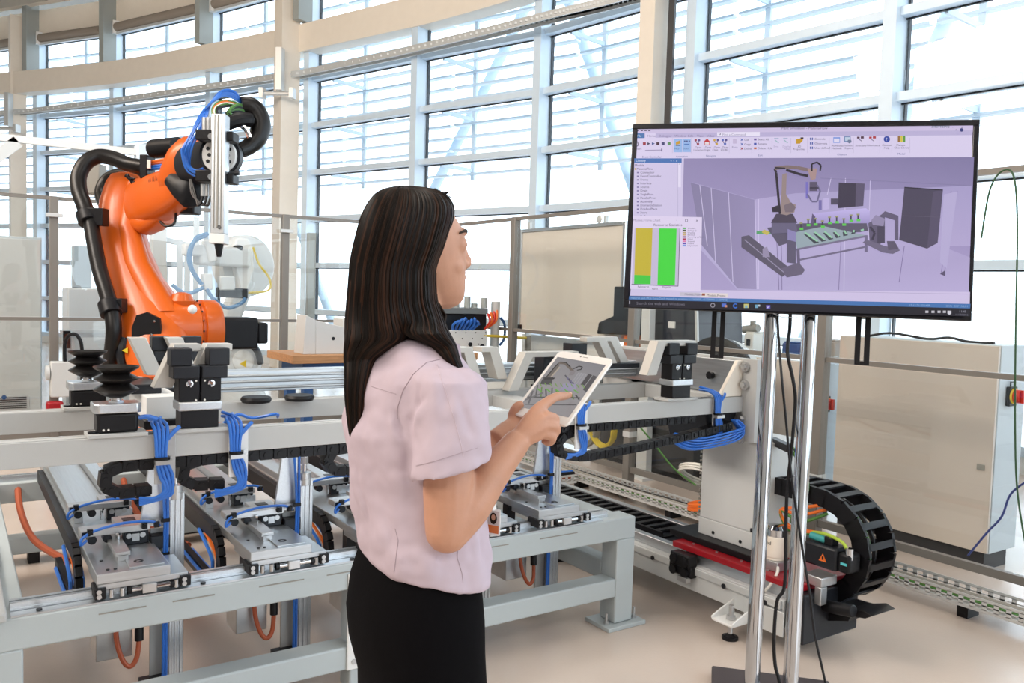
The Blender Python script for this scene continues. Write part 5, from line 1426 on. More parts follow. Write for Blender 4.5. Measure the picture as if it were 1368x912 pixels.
mc.part('column', MB().box(a_.x - 0.10, a_.x + 0.08, 10.3, 10.5, at(100, 384, Y=10.4).z, at(100, 328, Y=10.4).z), M('blue_grey_paint', (0.36, 0.44, 0.50), 0.4), 0.01)
mc.part('pipe', MB().cyl((a_.x + 0.35, 10.4, at(100, 384, Y=10.4).z), (a_.x + 0.35, 10.4, at(100, 330, Y=10.4).z), 0.04, n=12), tray_m)
# ================================================================== DISPLAY ON ITS STAND
TC = Vector((2.439, 1.893, 1.708))
_y, _t, _rl = 0.237, -0.087, -0.005
_r0, _n0, _u0 = yw(math.cos(_y), -math.sin(_y)), yw(-math.sin(_y), -math.cos(_y)), Vector((0, 0, 1))
_u1 = _u0 * math.cos(_t) + _n0 * math.sin(_t)
TR = (_r0 * math.cos(_rl) + _u1 * math.sin(_rl)).normalized()
TU = (-_r0 * math.sin(_rl) + _u1 * math.cos(_rl)).normalized()
TN = TR.cross(TU).normalized()
TVW, TVH = 1.141, 0.667


def srgb(c):
    return tuple((v / 255 / 12.92) if v / 255 <= 0.04045 else ((v / 255 + 0.055) / 1.055) ** 2.4 for v in c)


class Print:
    """flat coloured print on a plane: polygons with a colour at each corner, each layer a hair prouder"""
    def __init__(s, org, R, U, N, step=0.00012):
        s.o, s.R, s.U, s.N, s.step = org, R, U, N, step
        s.v, s.f, s.c, s.k = [], [], [], 0

    def px(s, x, y):
        d = CAM.transposed() @ Vector(((x - 684) / F_PX, (y - 456) / F_PX, 1.0))
        e = Vector((0, 0, EYE))
        t = (s.o - e).dot(s.N) / d.dot(s.N)
        q = e + d * t - s.o
        return (q.dot(s.R), q.dot(s.U))

    def poly(s, pts, col, uv=False):
        o = len(s.v)
        s.k += 1
        h = s.k * s.step if s.k < 400 else 400 * s.step
        P = pts if uv else [s.px(*p) for p in pts]
        s.v += [s.o + s.R * a + s.U * b + s.N * h for a, b in P]
        s.f.append(tuple(range(o, o + len(P))))
        cols = col if isinstance(col[0], (tuple, list)) else [col] * len(P)
        s.c += [(*srgb(c), 1) for c in cols]

    def rect(s, x0, y0, x1, y1, col, sl=0.0):
        s.poly([(x0, y0), (x1, y0 + sl * (x1 - x0)), (x1, y1 + sl * (x1 - x0)), (x0, y1)], col)

    def line(s, pts, w, col):
        for a, b in zip(pts[:-1], pts[1:]):
            dx, dy = b[0] - a[0], b[1] - a[1]
            L = math.hypot(dx, dy) or 1
            nx, ny = -dy / L * w / 2, dx / L * w / 2
            s.poly([(a[0] + nx, a[1] + ny), (b[0] + nx, b[1] + ny), (b[0] - nx, b[1] - ny), (a[0] - nx, a[1] - ny)], col)
            s.k -= 1
        s.k += 1

    def text(s, x, y, txt, hgt, col, align='LEFT', sl=0.0):
        """hgt in picture pixels of a capital letter"""
        a, b = s.px(x, y), s.px(x, y - hgt)
        size = abs(b[1] - a[1]) / 0.70
        vs, fs = text_mesh(txt, size, align)
        s.k += 1
        h = min(s.k, 400) * s.step
        e = s.px(x + 20, y + sl * 20)
        ang = math.atan2(e[1] - a[1], e[0] - a[0])
        o = len(s.v)
        ca, sa = math.cos(ang), math.sin(ang)
        s.v += [s.o + s.R * (a[0] + p.x * ca - p.y * sa) + s.U * (a[1] + p.x * sa + p.y * ca) + s.N * h for p in vs]
        for f in fs:
            s.f.append(tuple(i + o for i in f))
            s.c += [(*srgb(col), 1)] * len(f)

    def build(s, name, mat, parent, off=(0, 0, 0)):
        me = bpy.data.meshes.new(name)
        me.from_pydata([tuple(p - Vector(off)) for p in s.v], [], s.f)
        at_ = me.color_attributes.new('print', 'FLOAT_COLOR', 'CORNER')
        at_.data.foreach_set('color', [x for c in s.c for x in c])
        me.materials.append(mat)
        o = bpy.data.objects.new(name, me)
        COL.objects.link(o)
        o.parent = parent
        return o


def screen_mat(name, strength, coat=0.3):
    m = bpy.data.materials.new(name)
    m.use_nodes = True
    nt = m.node_tree
    b = nt.nodes['Principled BSDF']
    b.inputs['Base Color'].default_value = (0.01, 0.01, 0.012, 1)
    b.inputs['Roughness'].default_value = 0.25
    b.inputs['Emission Strength'].default_value = strength
    a = nt.nodes.new('ShaderNodeAttribute')
    a.attribute_name = 'print'
    nt.links.new(a.outputs['Color'], b.inputs['Emission Color'])
    return m


tv = T('display', 'large wall size display with black bezel showing a robot cell simulation', 'display', TC)
OFFT = TC
RT = Matrix((TR, TN * -1, TU)).transposed()
S0 = TC + TN * 0.016            # screen plane


def tvbox(a0, a1, n0, n1, b0, b1):
    return MB().add([TC + TR * a + TN * n + TU * b for b in (b0, b1) for n in (n0, n1) for a in (a0, a1)], [(0, 2, 3, 1), (4, 5, 7, 6), (0, 1, 5, 4), (2, 6, 7, 3), (0, 4, 6, 2), (1, 3, 7, 5)])


hw_, hh_ = TVW / 2, TVH / 2
bez_m = M('bezel_black', (0.010, 0.010, 0.014), 0.22)
tv.part('back_shell', tvbox(-hw_ + 0.01, hw_ - 0.01, -0.045, 0.0, -hh_ + 0.01, hh_ - 0.01), black_m, 0.01)
tv.part('panel', tvbox(-hw_ + 0.015, hw_ - 0.015, 0.0, 0.0155, -hh_ + 0.02, hh_ - 0.015), bez_m)
for nm, q in (('bezel_top', (-hw_, hw_, 0.0, 0.022, hh_ - 0.019, hh_)), ('bezel_bottom', (-hw_, hw_, 0.0, 0.022, -hh_, -hh_ + 0.030)), ('bezel_side', (-hw_, -hw_ + 0.019, 0.0, 0.022, -hh_ + 0.030, hh_ - 0.019)), ('bezel_side', (hw_ - 0.019, hw_, 0.0, 0.022, -hh_ + 0.030, hh_ - 0.019))):
    tv.part(nm, tvbox(*q), bez_m, 0.003)
cv = MB()
cp = Print(TC + TN * 0.0225, TR, TU, TN)
for a, b in zip(((1033, 418.5), (1045, 423.5), (1063, 424)), ((1045, 423.5), (1063, 424), (1076, 420))):
    p, q = cp.px(*a), cp.px(*b)
    cv.bar(cp.o + TR * p[0] + TU * p[1], cp.o + TR * q[0] + TU * q[1], 0.0022, 0.002, TN)
tv.part('logo_chevron', cv, chrome_m)

P = Print(S0, TR, TU, TN)
LAV, WHT, INK = (203, 190, 224), (216, 206, 236), (66, 60, 92)
P.poly([(846, 172), (1304, 166), (1294, 424), (838, 404)], (28, 26, 42))
P.poly([(849, 172.5), (1300, 167), (1299.5, 176), (849, 179)], LAV)
P.poly([(849, 178), (1299.5, 174), (1299, 182), (849, 185)], (186, 176, 214))
P.poly([(849, 184), (1299, 180.5), (1298.5, 212), (848.5, 213)], WHT)
for k, x in enumerate((850, 856, 861, 866)): P.rect(x, 173.6, x + 3, 175, (70, 62, 96))
P.text(1044, 172.6, 'Plant Simulation - MaterialFlow', 3.2, INK)
P.text(1244, 170.6, 'SIEMENS', 4.2, (40, 84, 96))
for x in (1272, 1284): P.text(x, 171, 'x' if x > 1280 else '-', 3, INK)
P.rect(849, 178, 861, 184.5, (58, 110, 170))
P.text(851, 183, 'File', 3, (200, 215, 235))
P.rect(862, 178, 876, 184.5, WHT)
for x, s in ((865, 'Home'), (880, 'Debugger'), (901, 'Window'), (919, 'Edit'), (931, 'View'), (944, 'Video')): P.text(x, 183, s, 3.0, (120, 108, 150))
P.poly([(958, 176.8), (1015, 176.3), (1015, 182), (958, 182.2)], (232, 226, 246))
P.text(965, 181.3, 'Find a Command', 3.0, (130, 120, 158))
P.line([(960.5, 178), (962.5, 178), (962.5, 180), (960.5, 180), (960.5, 178)], 0.6, (70, 62, 96))
# ribbon icons
for k, (x, c) in enumerate(((859, (150, 40, 60)), (865, (50, 48, 80)), (871, (60, 80, 140)), (877, (70, 40, 60)), (884, (60, 60, 110)), (892, (90, 140, 90)))):
    P.poly([(x, 190), (x + 4, 192), (x, 194)] if k in (1, 2) else [(x, 190), (x + 4, 190), (x + 4, 194), (x, 194)], c)
P.line([(849, 188), (852, 190), (853, 194), (849, 197)], 1, (70, 62, 96))
P.text(850, 200, 'Start', 2.6, INK)
P.line([(862, 201), (885, 200.5)], 0.8, (130, 120, 158))
P.rect(883.5, 198.5, 885, 202.5, (100, 90, 130))
P.text(858, 211, 'Event Controller', 2.6, (90, 98, 150))
P.rect(900, 186, 911.5, 203.5, (150, 182, 230)); P.rect(912, 185.8, 923, 203.3, (150, 182, 230))
P.poly([(903, 190), (908, 188), (909, 192), (903, 194)], (200, 150, 40)); P.rect(903, 194, 909, 195, (60, 60, 90))
for x in (914, 917, 920): P.rect(x, 188, x + 1.8, 190, (60, 70, 130))
P.line([(914, 193), (921, 193)], 1, (50, 100, 180))
P.text(901, 200, 'MUs', 2.4, (70, 90, 150)); P.text(913, 199.8, 'Stats', 2.4, (70, 90, 150)); P.text(903, 210.5, 'Animation', 2.6, (90, 98, 150))
for x, c1_, s1, s2 in ((928, (150, 50, 70), 'Open', 'Location'), (941, (190, 40, 50), 'Open', 'Origin'), (953, (200, 160, 60), 'Open', 'Class'), (964, (80, 100, 180), 'Open', '2D/3D')):
    if x == 941:
        P.poly([(940, 190), (944.5, 185.5), (949, 190)], c1_); P.rect(941.5, 190, 947.5, 194, (226, 214, 220)); P.line([(941.5, 190), (941.5, 194), (947.5, 194), (947.5, 190)], 0.7, c1_)
    else:
        P.rect(x, 186.5, x + 3, 189, c1_); P.rect(x + 4.5, 186.2, x + 7.5, 189, (90, 80, 140)); P.line([(x + 1.5, 189), (x + 3.8, 193), (x + 6, 189)], 0.8, (90, 60, 90)); P.rect(x + 3, 191.5, x + 6, 194, c1_)
    P.text(x + 0.5, 198.5, s1, 2.5, INK); P.text(x - 1.5, 202, s2, 2.5, INK)
P.text(943, 210, 'Navigate', 2.6, (90, 98, 150))
P.rect(979, 186.5, 984, 192.5, (196, 182, 214)); P.text(977.5, 198.5, 'Paste', 2.5, (120, 110, 150))
for y, s, c in ((187.8, 'Cut', (60, 90, 170)), (193.6, 'Copy', (90, 110, 180)), (199.6, 'Delete', (150, 50, 60))):
    P.line([(989.5, y - 1.8), (992.5, y + 1)], 0.9, c); P.line([(992.5, y - 1.8), (989.5, y + 1)], 0.9, c); P.text(994, y + 1, s, 2.6, INK)
for y, s, c in ((187.4, 'Select All', (110, 90, 160)), (193.2, 'Rename', (60, 80, 170)), (199.2, 'Delete MUs', (190, 100, 60))):
    P.rect(1007, y - 1.5, 1010.5, y + 1, c); P.text(1012, y + 1, s, 2.6, INK)
P.text(1012.5, 209.5, 'Edit', 2.6, (90, 98, 150))
for x, s in ((1034, 'Sync'), (1046, 'Display')):
    P.line([(x, 186), (x + 6, 186)], 1, (140, 160, 190)); P.line([(x + 1, 188), (x + 6, 192)], 1.2, (150, 180, 190)); P.text(x - 1, 197.8, s, 2.5, (160, 148, 186))
P.text(1047, 201, 'Panel', 2.5, (160, 148, 186))
P.poly([(1063, 187), (1069, 186), (1072, 185), (1072, 189), (1068, 193), (1063, 193)], (196, 150, 40)); P.rect(1069, 184.5, 1073, 187, (60, 45, 50))
P.text(1065, 198, '3D', 2.5, INK); P.text(1059, 201.5, 'Properties', 2.5, INK)
for y, s in ((187, 'Controls'), (193, 'Observers'), (199, 'User-defined')):
    P.rect(1081.5, y - 2, 1083, y + 1.2, (60, 80, 160)); P.rect(1084, y - 2, 1085.5, y + 1.2, (60, 80, 160)); P.text(1087.5, y + 1, s, 2.6, INK)
P.rect(1112.5, 184.5, 1121.5, 192, (120, 150, 220)); P.rect(1113.3, 186.3, 1120.7, 191.3, (222, 216, 240))
P.rect(1127, 183.5, 1135.5, 190.5, (90, 120, 170)); P.rect(1128, 184.5, 1134.5, 189.5, (190, 205, 225)); P.poly([(1132, 188), (1136, 188), (1137, 191), (1134, 193), (1131, 191)], (110, 120, 150))
P.text(1110, 197, 'Attributes', 2.5, INK); P.text(1110, 200.6, 'Methods', 2.5, INK); P.text(1126, 196.8, 'Statistics', 2.5, INK); P.text(1127.5, 200.4, 'Report', 2.5, INK)
P.text(1117.5, 208.8, 'Objects', 2.6, (90, 98, 150))
for x, c in ((1144, (80, 50, 70)), (1160, (170, 50, 60))):
    P.rect(x, 184, x + 3.5, 186.5, c); P.rect(x + 5, 183.5, x + 9, 186.5, c); P.line([(x + 2, 187), (x + 8, 191)], 0.8, (90, 80, 110)); P.poly([(x + 6, 188), (x + 9, 191), (x + 7, 192)], (220, 210, 230))
P.text(1141.5, 197, 'Structure', 2.5, INK); P.text(1157, 196.8, 'Inheritance', 2.5, INK)
P.poly([(1183.5 + 4.2 * math.cos(a), 187.5 + 4.2 * math.sin(a)) for a in [2 * PI * k / 16 for k in range(16)]], (50, 70, 160)); P.text(1182, 189.5, '?', 4, (220, 220, 245))
P.text(1177, 196.6, 'Context', 2.5, INK); P.text(1179.5, 200.2, 'Help', 2.5, INK)
for x, c in ((1198, (150, 110, 60)), (1201.5, (210, 190, 60)), (1205, (90, 150, 60))): P.rect(x, 183, x + 3, 191.5, c)
P.text(1196, 196.5, 'Manage', 2.5, INK); P.text(1193, 200, 'Class Library', 2.5, INK); P.text(1197.5, 208.2, 'Model', 2.6, (90, 98, 150))
for x in (898.5, 923.5, 974, 1004, 1031, 1056, 1078, 1107, 1139, 1174, 1190, 1214): P.line([(x, 186), (x, 206)], 0.5, (190, 180, 212))
P.poly([(1282.5 + 2.4 * math.cos(a), 175.5 + 2.4 * math.sin(a)) for a in [2 * PI * k / 12 for k in range(12)]], (50, 56, 120))
P.text(1274, 177.5, '^', 3, INK)
# library panel
P.poly([(848, 213), (914, 213), (912, 296), (846, 296)], (208, 198, 230))
P.poly([(848, 213), (911, 213), (911, 219), (848, 219)], (66, 112, 178))
P.text(850, 217.6, 'Library', 3.2, (210, 220, 240)); P.text(896, 217.6, 'v  f  x', 2.8, (210, 220, 240))
names = ['Models', 'MaterialFlow', 'Connector', 'EventController', 'Frame', 'Interface', 'Source', 'Drain', 'SingleProc', 'ParallelProc', 'Assembly', 'DismantleStation', 'PickAndPlace', 'Store', 'Buffer']
for k, s in enumerate(names):
    y = 223.6 + 4.86 * k
    x = 848.5 if k == 0 else (851 if k == 1 else 856)
    if k == 1: P.rect(848.5, y - 2.5, 850.3, y, (200, 160, 60))
    if k > 1: P.rect(851.5, y - 2, 854, y - 0.2, (120, 110, 160))
    P.text(x, y, s, 2.9, (70, 60, 96))
P.rect(906, 219.5, 910, 252, (228, 220, 244)); P.line([(906, 219.5), (906, 296)], 0.4, (170, 160, 196))
P.text(907, 222.5, '^', 2, INK)
# simulation viewport
P.poly([(914, 213.5), (1298.5, 212), (1290.5, 398), (909, 390)], ((146, 136, 178), (128, 120, 162), (176, 162, 208), (170, 158, 200)))
P.poly([(932, 330), (985, 388), (1291.5, 392), (1293, 345), (1180, 300), (1010, 300)], ((182, 172, 212), (180, 170, 210), (184, 172, 214), (174, 162, 204), (180, 170, 212), (186, 176, 216)))
P.poly([(923, 246), (1008, 269), (1010, 387), (985, 386), (937, 328)], ((134, 126, 162), (150, 140, 180), (158, 148, 188), (150, 140, 178), (140, 132, 168)))
P.poly([(1008, 268), (1062, 260), (1295, 250), (1293.5, 330), (1010, 330)], ((178, 166, 208), (172, 162, 204), (166, 156, 200), (178, 166, 208), (184, 172, 214)))
for a, b in (((935, 249), (945, 330)), ((950, 253), (956, 352)), ((973, 259), (979, 378)), ((1008, 269), (1011, 387)), ((1013, 268), (1013, 387)), ((1109, 240), (1104, 262)), ((1128, 240), (1126, 388)), ((1161, 243), (1158, 330))): P.line([a, b], 0.9, (206, 196, 230))
for a, b in (((1036, 300), (1040, 388)), ((1043, 318), (1044, 388)), ((1276, 257), (1259, 366)), ((1268, 257), (1255, 366)), ((1206, 330), (1199, 378)), ((1122, 325), (1119, 388))): P.line([a, b], 0.9, (128, 116, 160))
P.line([(925, 246), (1010, 269)], 0.6, (170, 160, 200)); P.line([(1095, 240), (1294, 250)], 0.6, (130, 122, 160))
# dark cabinets
P.poly([(1119, 246), (1153.5, 247.5), (1151.5, 277), (1118, 280)], (62, 56, 76)); P.poly([(1142, 246.8), (1153.5, 247.5), (1151.5, 277), (1141, 278)], (92, 84, 110))
P.poly([(1206, 252.5), (1257, 255.5), (1250, 326), (1236, 333.5), (1199, 322)], (74, 68, 90)); P.poly([(1244, 258), (1257, 256), (1250, 326), (1236, 333)], (86, 78, 104)); P.line([(1206, 252.5), (1257, 256)], 1.4, (40, 36, 50))
P.line([(1203, 290), (1254, 292)], 0.5, (96, 90, 112))
P.poly([(1258, 262), (1276, 258), (1262, 360), (1253, 352)], (182, 172, 212)); P.poly([(1253, 367), (1260, 362), (1260, 370)], (90, 80, 110))
# cylinder, table, columns
P.poly([(1084, 287), (1155, 280), (1160, 284), (1160, 300), (1152, 305), (1088, 309), (1082, 300)], ((186, 172, 226), (196, 184, 234), (190, 178, 228), (158, 146, 198), (150, 140, 190), (140, 130, 180), (160, 148, 200)))
P.poly([(1084, 287), (1088, 291), (1088, 309), (1082, 301)], (96, 86, 120))
P.poly([(1158, 300), (1176, 288), (1180, 284), (1198, 290), (1198, 322), (1193, 322), (1193, 296), (1180, 292), (1180, 320), (1172, 330), (1160, 326)], (98, 90, 116))
P.poly([(1162, 296), (1168, 289), (1180, 294), (1178, 304), (1164, 302)], (146, 136, 170)); P.poly([(1170, 304), (1180, 304), (1180, 326), (1170, 326)], (74, 68, 90))
P.line([(1010, 312), (1070, 312)], 4, (90, 160, 110)); P.poly([(1020, 308), (1028, 312), (1024, 316), (1017, 312)], (196, 180, 90))
P.poly([(1024, 306), (1070, 300), (1156, 300), (1158, 310), (1065, 322), (1040, 330)], (92, 86, 108))
P.poly([(1064, 334), (1152, 318), (1155, 316), (1100, 304), (1060, 312)], (150, 166, 176))
for k in range(7): P.poly([(1072 + 13 * k, 314 - 0.6 * k), (1077 + 13 * k, 313 - 0.6 * k), (1093 + 9.5 * k, 325.5 - 2.4 * k), (1087 + 9.5 * k, 327 - 2.4 * k)], (66, 70, 80)); P.line([(1074 + 13 * k, 312 - 0.6 * k), (1091 + 9.5 * k, 324 - 2.4 * k)], 2.2, (150, 200, 170))
P.line([(1062, 335), (1156, 317)], 2.6, (120, 112, 140)); P.line([(1064, 349), (1156, 331)], 2.4, (112, 104, 132)); P.line([(1155, 316), (1155, 338)], 4, (116, 108, 138)); P.line([(1065, 334), (1066, 356)], 4, (104, 96, 124))
for k in range(9):
    x, y = 1068 + 9.4 * k, 300 - 0.9 * k + (4 if k % 3 == 0 else 0)
    P.rect(x, y - 4, x + 2, y + 5, (70, 64, 80)); P.rect(x - 1, y + 2, x + 4, y + 5, (96, 200, 84)); P.rect(x - 1, y - 5, x + 3, y - 3, (150, 150, 110))
P.poly([(1030, 296), (1062, 296), (1064, 312), (1030, 314)], (104, 98, 126)); P.rect(1038, 294, 1047, 299, (206, 200, 222)); P.rect(1040, 295, 1045, 298, (80, 74, 100))
P.poly([(990, 318), (1000, 316), (1052, 358), (1052, 366), (1044, 371), (990, 332)], (92, 86, 106)); P.poly([(1018, 334), (1024, 331), (1028, 345), (1018, 345)], (150, 140, 170)); P.poly([(1050, 308), (1062, 312), (1062, 354), (1050, 352)], (94, 88, 112)); P.poly([(1051, 308), (1062, 312), (1062, 325), (1051, 322)], (140, 132, 180))
P.poly([(1042, 360), (1066, 352), (1074, 362), (1070, 368), (1050, 372)], (104, 96, 120)); P.line([(994, 322), (1046, 365)], 1.2, (150, 142, 170))
P.poly([(1155, 322), (1178, 330), (1196, 334), (1200, 336), (1190, 341), (1176, 339), (1150, 326)], (110, 102, 128)); P.poly([(1182, 324), (1192, 324), (1198, 334), (1184, 336)], (92, 84, 106))
P.line([(1160, 305), (1166, 313), (1163, 322)], 3, (60, 54, 74))
# drawn robot
P.poly([(1029, 300), (1036, 288), (1058, 288), (1064, 300)], (74, 66, 84))
P.poly([(1041, 288), (1043, 260), (1044, 236), (1050, 234), (1049, 262), (1056, 274), (1062, 276), (1060, 286), (1050, 290)], (150, 132, 132))
P.line([(1041, 288), (1038, 256), (1036, 234), (1034, 228)], 3.2, (44, 38, 50)); P.line([(1034, 228), (1050, 226), (1064, 227), (1078, 230)], 4.6, (128, 110, 110)); P.line([(1049, 230), (1068, 236), (1078, 238)], 3.4, (44, 38, 50)); P.line([(1034, 227), (1048, 228)], 2.0, (40, 34, 46))
P.poly([(1077, 228), (1090, 228), (1088, 242), (1082, 244)], (168, 140, 140)); P.line([(1083, 232), (1083, 222), (1090, 220), (1095, 224), (1094, 231)], 2.2, (36, 30, 42))
P.rect(1080, 246, 1090, 258, (90, 82, 106)); P.rect(1075, 246, 1078, 268, (120, 112, 190)); P.line([(1077, 262), (1083, 272), (1090, 272), (1094, 258), (1090, 250)], 2.2, (110, 104, 140)); P.line([(1080, 254), (1092, 254)], 2, (60, 54, 74))
P.poly([(1098, 268), (1106, 267), (1106, 282), (1098, 283)], (190, 178, 222)); P.rect(1108, 268, 1118, 276, (80, 74, 96)); P.rect(1092, 270, 1096, 283, (120, 112, 170))
P.poly([(1046, 277), (1056, 273), (1062, 280), (1058, 286), (1048, 286)], (120, 106, 116)); P.poly([(1030, 280), (1040, 276), (1042, 286), (1031, 286)], (50, 44, 58))
# tab strip and chart window
P.poly([(909, 388), (1291.5, 391), (1291, 410), (908, 400)], (206, 194, 228)); P.line([(937, 388), (1291, 394)], 0.5, (170, 158, 196))
P.poly([(844, 386), (937, 389), (937, 398), (843, 396)], (206, 196, 228))
P.poly([(909, 391.5), (935, 392), (935, 396.5), (909, 396)], (196, 190, 206)); P.poly([(936, 392), (972, 393), (972, 398.5), (936, 397.5)], (226, 214, 214))
P.text(915, 395.5, 'Models.Frame', 2.8, (110, 104, 130), sl=0.03); P.text(944, 396.8, 'Models.Frame', 3.0, (50, 40, 60), sl=0.03); P.rect(938, 393, 942, 396, (150, 80, 60))
P.poly([(847, 290.5), (938, 292.5), (936, 390), (843, 387)], (222, 210, 238))
P.text(847, 298, 'Models.Frame.Chart', 3.0, (140, 130, 160)); P.text(904, 297.6, '-', 3, INK); P.line([(916, 295.5), (919, 295.5), (919, 298.5), (916, 298.5), (916, 295.5)], 0.5, INK); P.text(930, 298.4, 'x', 3.5, INK)
P.text(874, 304.4, 'Resource Statistics', 3.4, (60, 50, 80))
P.poly([(849, 306.5), (909, 307.5), (906, 384), (845, 381.5)], (196, 186, 214)); P.line([(909, 307.5), (906.5, 383.6), (845, 381)], 0.8, (80, 70, 100))
P.poly([(850.5, 307), (872.8, 307.2), (870.6, 369.5), (848.6, 368.6)], (196, 178, 52)); P.poly([(848.6, 368.6), (870.6, 369.5), (870.2, 381), (848.3, 380.6)], (66, 200, 66)); P.poly([(881.3, 307.4), (904.6, 307.6), (902.2, 382.4), (879.3, 381.6)], (66, 214, 62))
P.text(853, 385.4, 'Palettieren', 2.4, INK); P.text(885.5, 386, 'Magazin', 2.4, INK); P.text(872, 388, 'Name', 2.2, INK)
for k, (c, s) in enumerate((((80, 180, 90), 'Working'), ((70, 80, 50), 'Setting-up'), ((180, 160, 110), 'Waiting'), ((200, 170, 120), 'Blocked'), ((140, 50, 120), 'Powering up/down'), ((170, 30, 70), 'Failed'), ((220, 120, 170), 'Stopped'), ((80, 60, 170), 'Paused'), ((120, 150, 220), 'Unplanned'))):
    y = 306.4 + 2.85 * k
    P.rect(912.5, y, 917, y + 2, c); P.text(919, y + 2, s, 2.0, (100, 90, 120))
# status bar and task bar
P.poly([(842, 396.6), (1291.5, 407), (1291, 413), (841.5, 401)], (66, 114, 176))
P.text(844, 400.2, 'material part MUs Kuka.Dach moved to position (-1.543650, -0.729000, 3.209945)', 2.6, (150, 185, 220), sl=0.021); P.text(1211, 409.8, '15:11:21:23.1409', 2.6, (150, 185, 220), sl=0.021); P.text(1259, 411, 'OVR  EXP  NUM', 2.6, (140, 170, 205), sl=0.021)
P.poly([(841.5, 401), (1291, 413), (1290.5, 423.5), (841, 411)], (20, 20, 34))
P.text(851.5, 407.8, 'Search the web and Windows', 3.6, (112, 108, 124), sl=0.022); P.rect(842, 403, 843.2, 407, (190, 186, 200))
P.line([(952.2 + 2.6 * math.cos(a), 408.8 + 2.6 * math.sin(a)) for a in [2 * PI * k / 14 for k in range(15)]], 1.0, (150, 146, 160))
P.rect(964, 406.5, 970, 411, (80, 110, 200)); P.rect(968, 408.5, 971, 411.5, (200, 140, 120)); P.line([(982 + 2.6 * math.cos(a), 409.6 + 2.6 * math.sin(a)) for a in [0.6 + 5 * k / 12 for k in range(13)]], 1.5, (50, 110, 210))
P.rect(993, 407, 999.5, 412.4, (196, 190, 120)); P.rect(994.5, 409, 998, 412.4, (120, 170, 190)); P.rect(1008, 408, 1012, 412.4, (110, 160, 190)); P.rect(1012, 408, 1014.5, 410.5, (190, 200, 210)); P.rect(1022.5, 408.6, 1028, 413.6, (96, 84, 180)); P.text(1023, 412.8, 'w', 4, (220, 214, 240))
for x in (1232, 1240, 1248, 1255): P.rect(x, 416, x + 4, 419, (190, 186, 196))
P.poly([(1261, 416), (1266, 416.2), (1266, 420), (1263.5, 421.5), (1261, 420)], (206, 204, 214)); P.text(1276, 418.4, '11:45', 2.8, (150, 150, 165), sl=0.02); P.text(1271, 422.3, '11/10/2016', 2.4, (120, 120, 135), sl=0.02)
SCREEN = screen_mat('screen_light', 1.05)
P.build('screen_image', SCREEN, tv.o, OFFT)
# slotted mounting arms below the display
for x0, x1, y0, y1 in ((948.5, 969.5, 415, 478), (1141, 1163.5, 424, 487)):
    bp_ = Print(TC - TN * 0.055, TR, TU, TN)
    a, b = bp_.px(x0, y1), bp_.px(x1, y0)
    w = b[0] - a[0]
    m = MB()
    def seg(u0, u1, v0, v1): m.add([bp_.o + TR * u + TN * n + TU * v for v in (v0, v1) for n in (-0.006, 0.006) for u in (u0, u1)], [(0, 2, 3, 1), (4, 5, 7, 6), (0, 1, 5, 4), (2, 6, 7, 3), (0, 4, 6, 2), (1, 3, 7, 5)])
    seg(a[0], a[0] + w * 0.36, a[1], 0.12)
    seg(a[0] + w * 0.64, b[0], a[1], 0.12)
    seg(a[0] + w * 0.36, a[0] + w * 0.64, a[1], a[1] + 0.012)
    seg(a[0] + w * 0.36, a[0] + w * 0.64, b[1] - 0.006, b[1] + 0.02)
    tv.part('mount_arm', m, black_m, 0.001)

st = T('display_stand', 'twin chrome tube floor stand carrying the display on a dark base plate', 'stand', (2.40, 1.86, 0))
for x0, x1 in ((1030.5, 1004.5), (1082, 1056)):
    p0, p1 = at(x1, 912, D=2.95), at(x0, 425, D=3.0)
    d = (p1 - p0) / (p1.z - p0.z)
    lo = p0 + d * (0.035 - p0.z)
    hi = p0 + d * (1.62 - p0.z)
    st.part('tube', MB().cyl(lo, hi, 0.0265, n=32), chrome_m)
    st.part('tube_collar', MB().cyl(lo, lo + d * 0.012, 0.034, n=32), chrome_m)
bm_ = Matrix.Rotation(-_th - _y, 3, 'Z')
cB = (at(1030, 912, D=2.95) + Vector((0, 0, 0)))
cB.z = 0
st.part('base_plate', MB().cbox((cB.x - 0.01, cB.y - 0.02, 0.022), (0.42, 0.42, 0.026), bm_), M('base_grey', (0.07, 0.06, 0.065), 0.5), 0.006)
st.part('base_rail', MB().cbox((cB.x - 0.0, cB.y - 0.01, 0.0045), (0.36, 0.36, 0.009), bm_), dark_m)
hb = TC - TN * 0.085
st.part('cross_plate', MB().cbox((hb.x, hb.y, 1.55), (0.30, 0.05, 0.12), bm_), black_m, 0.004)
for k, (nm, pts, lbl) in enumerate((('power_cable', [(1056, 415), (1055, 440), (1052, 470), (1059, 505), (1062.5, 530), (1061, 560), (1057, 605), (1052, 650), (1050, 700), (1048.5, 780), (1039, 800), (1035.5, 825), (1034, 862), (1036, 890), (1041, 908), (1043, 925)], 'thick black power cable hanging down between the two chrome tubes'),
                                  ('signal_cable', [(1039, 415), (1039.5, 440), (1044, 500), (1050, 560), (1055, 615), (1060, 655), (1066, 695), (1077, 764), (1083, 800), (1089, 850), (1098, 890), (1105, 925)], 'thin black cable crossing the right chrome tube down to the floor'))):
    dd = 2.85 if k == 0 else 2.84
    ps_ = [at(x, y, D=dd + (0.09 if y < 470 else 0.0)) for x, y in pts]
    last = ps_[-1].copy()
    ps_ += [Vector((last.x, last.y, 0.045)), Vector((last.x + 0.02, last.y - 0.08, 0.008 + 0.0 * k))] if k == 1 else []
    solo(nm, MB().tube(ps_, 0.0062 if k == 0 else 0.0042, 8, sm=5), black_m, lbl, 'cable', loc=ps_[0])

# ================================================================== TABLET
def yv(v): return Vector((CT * v[0] + ST * v[1], -ST * v[0] + CT * v[1], v[2]))


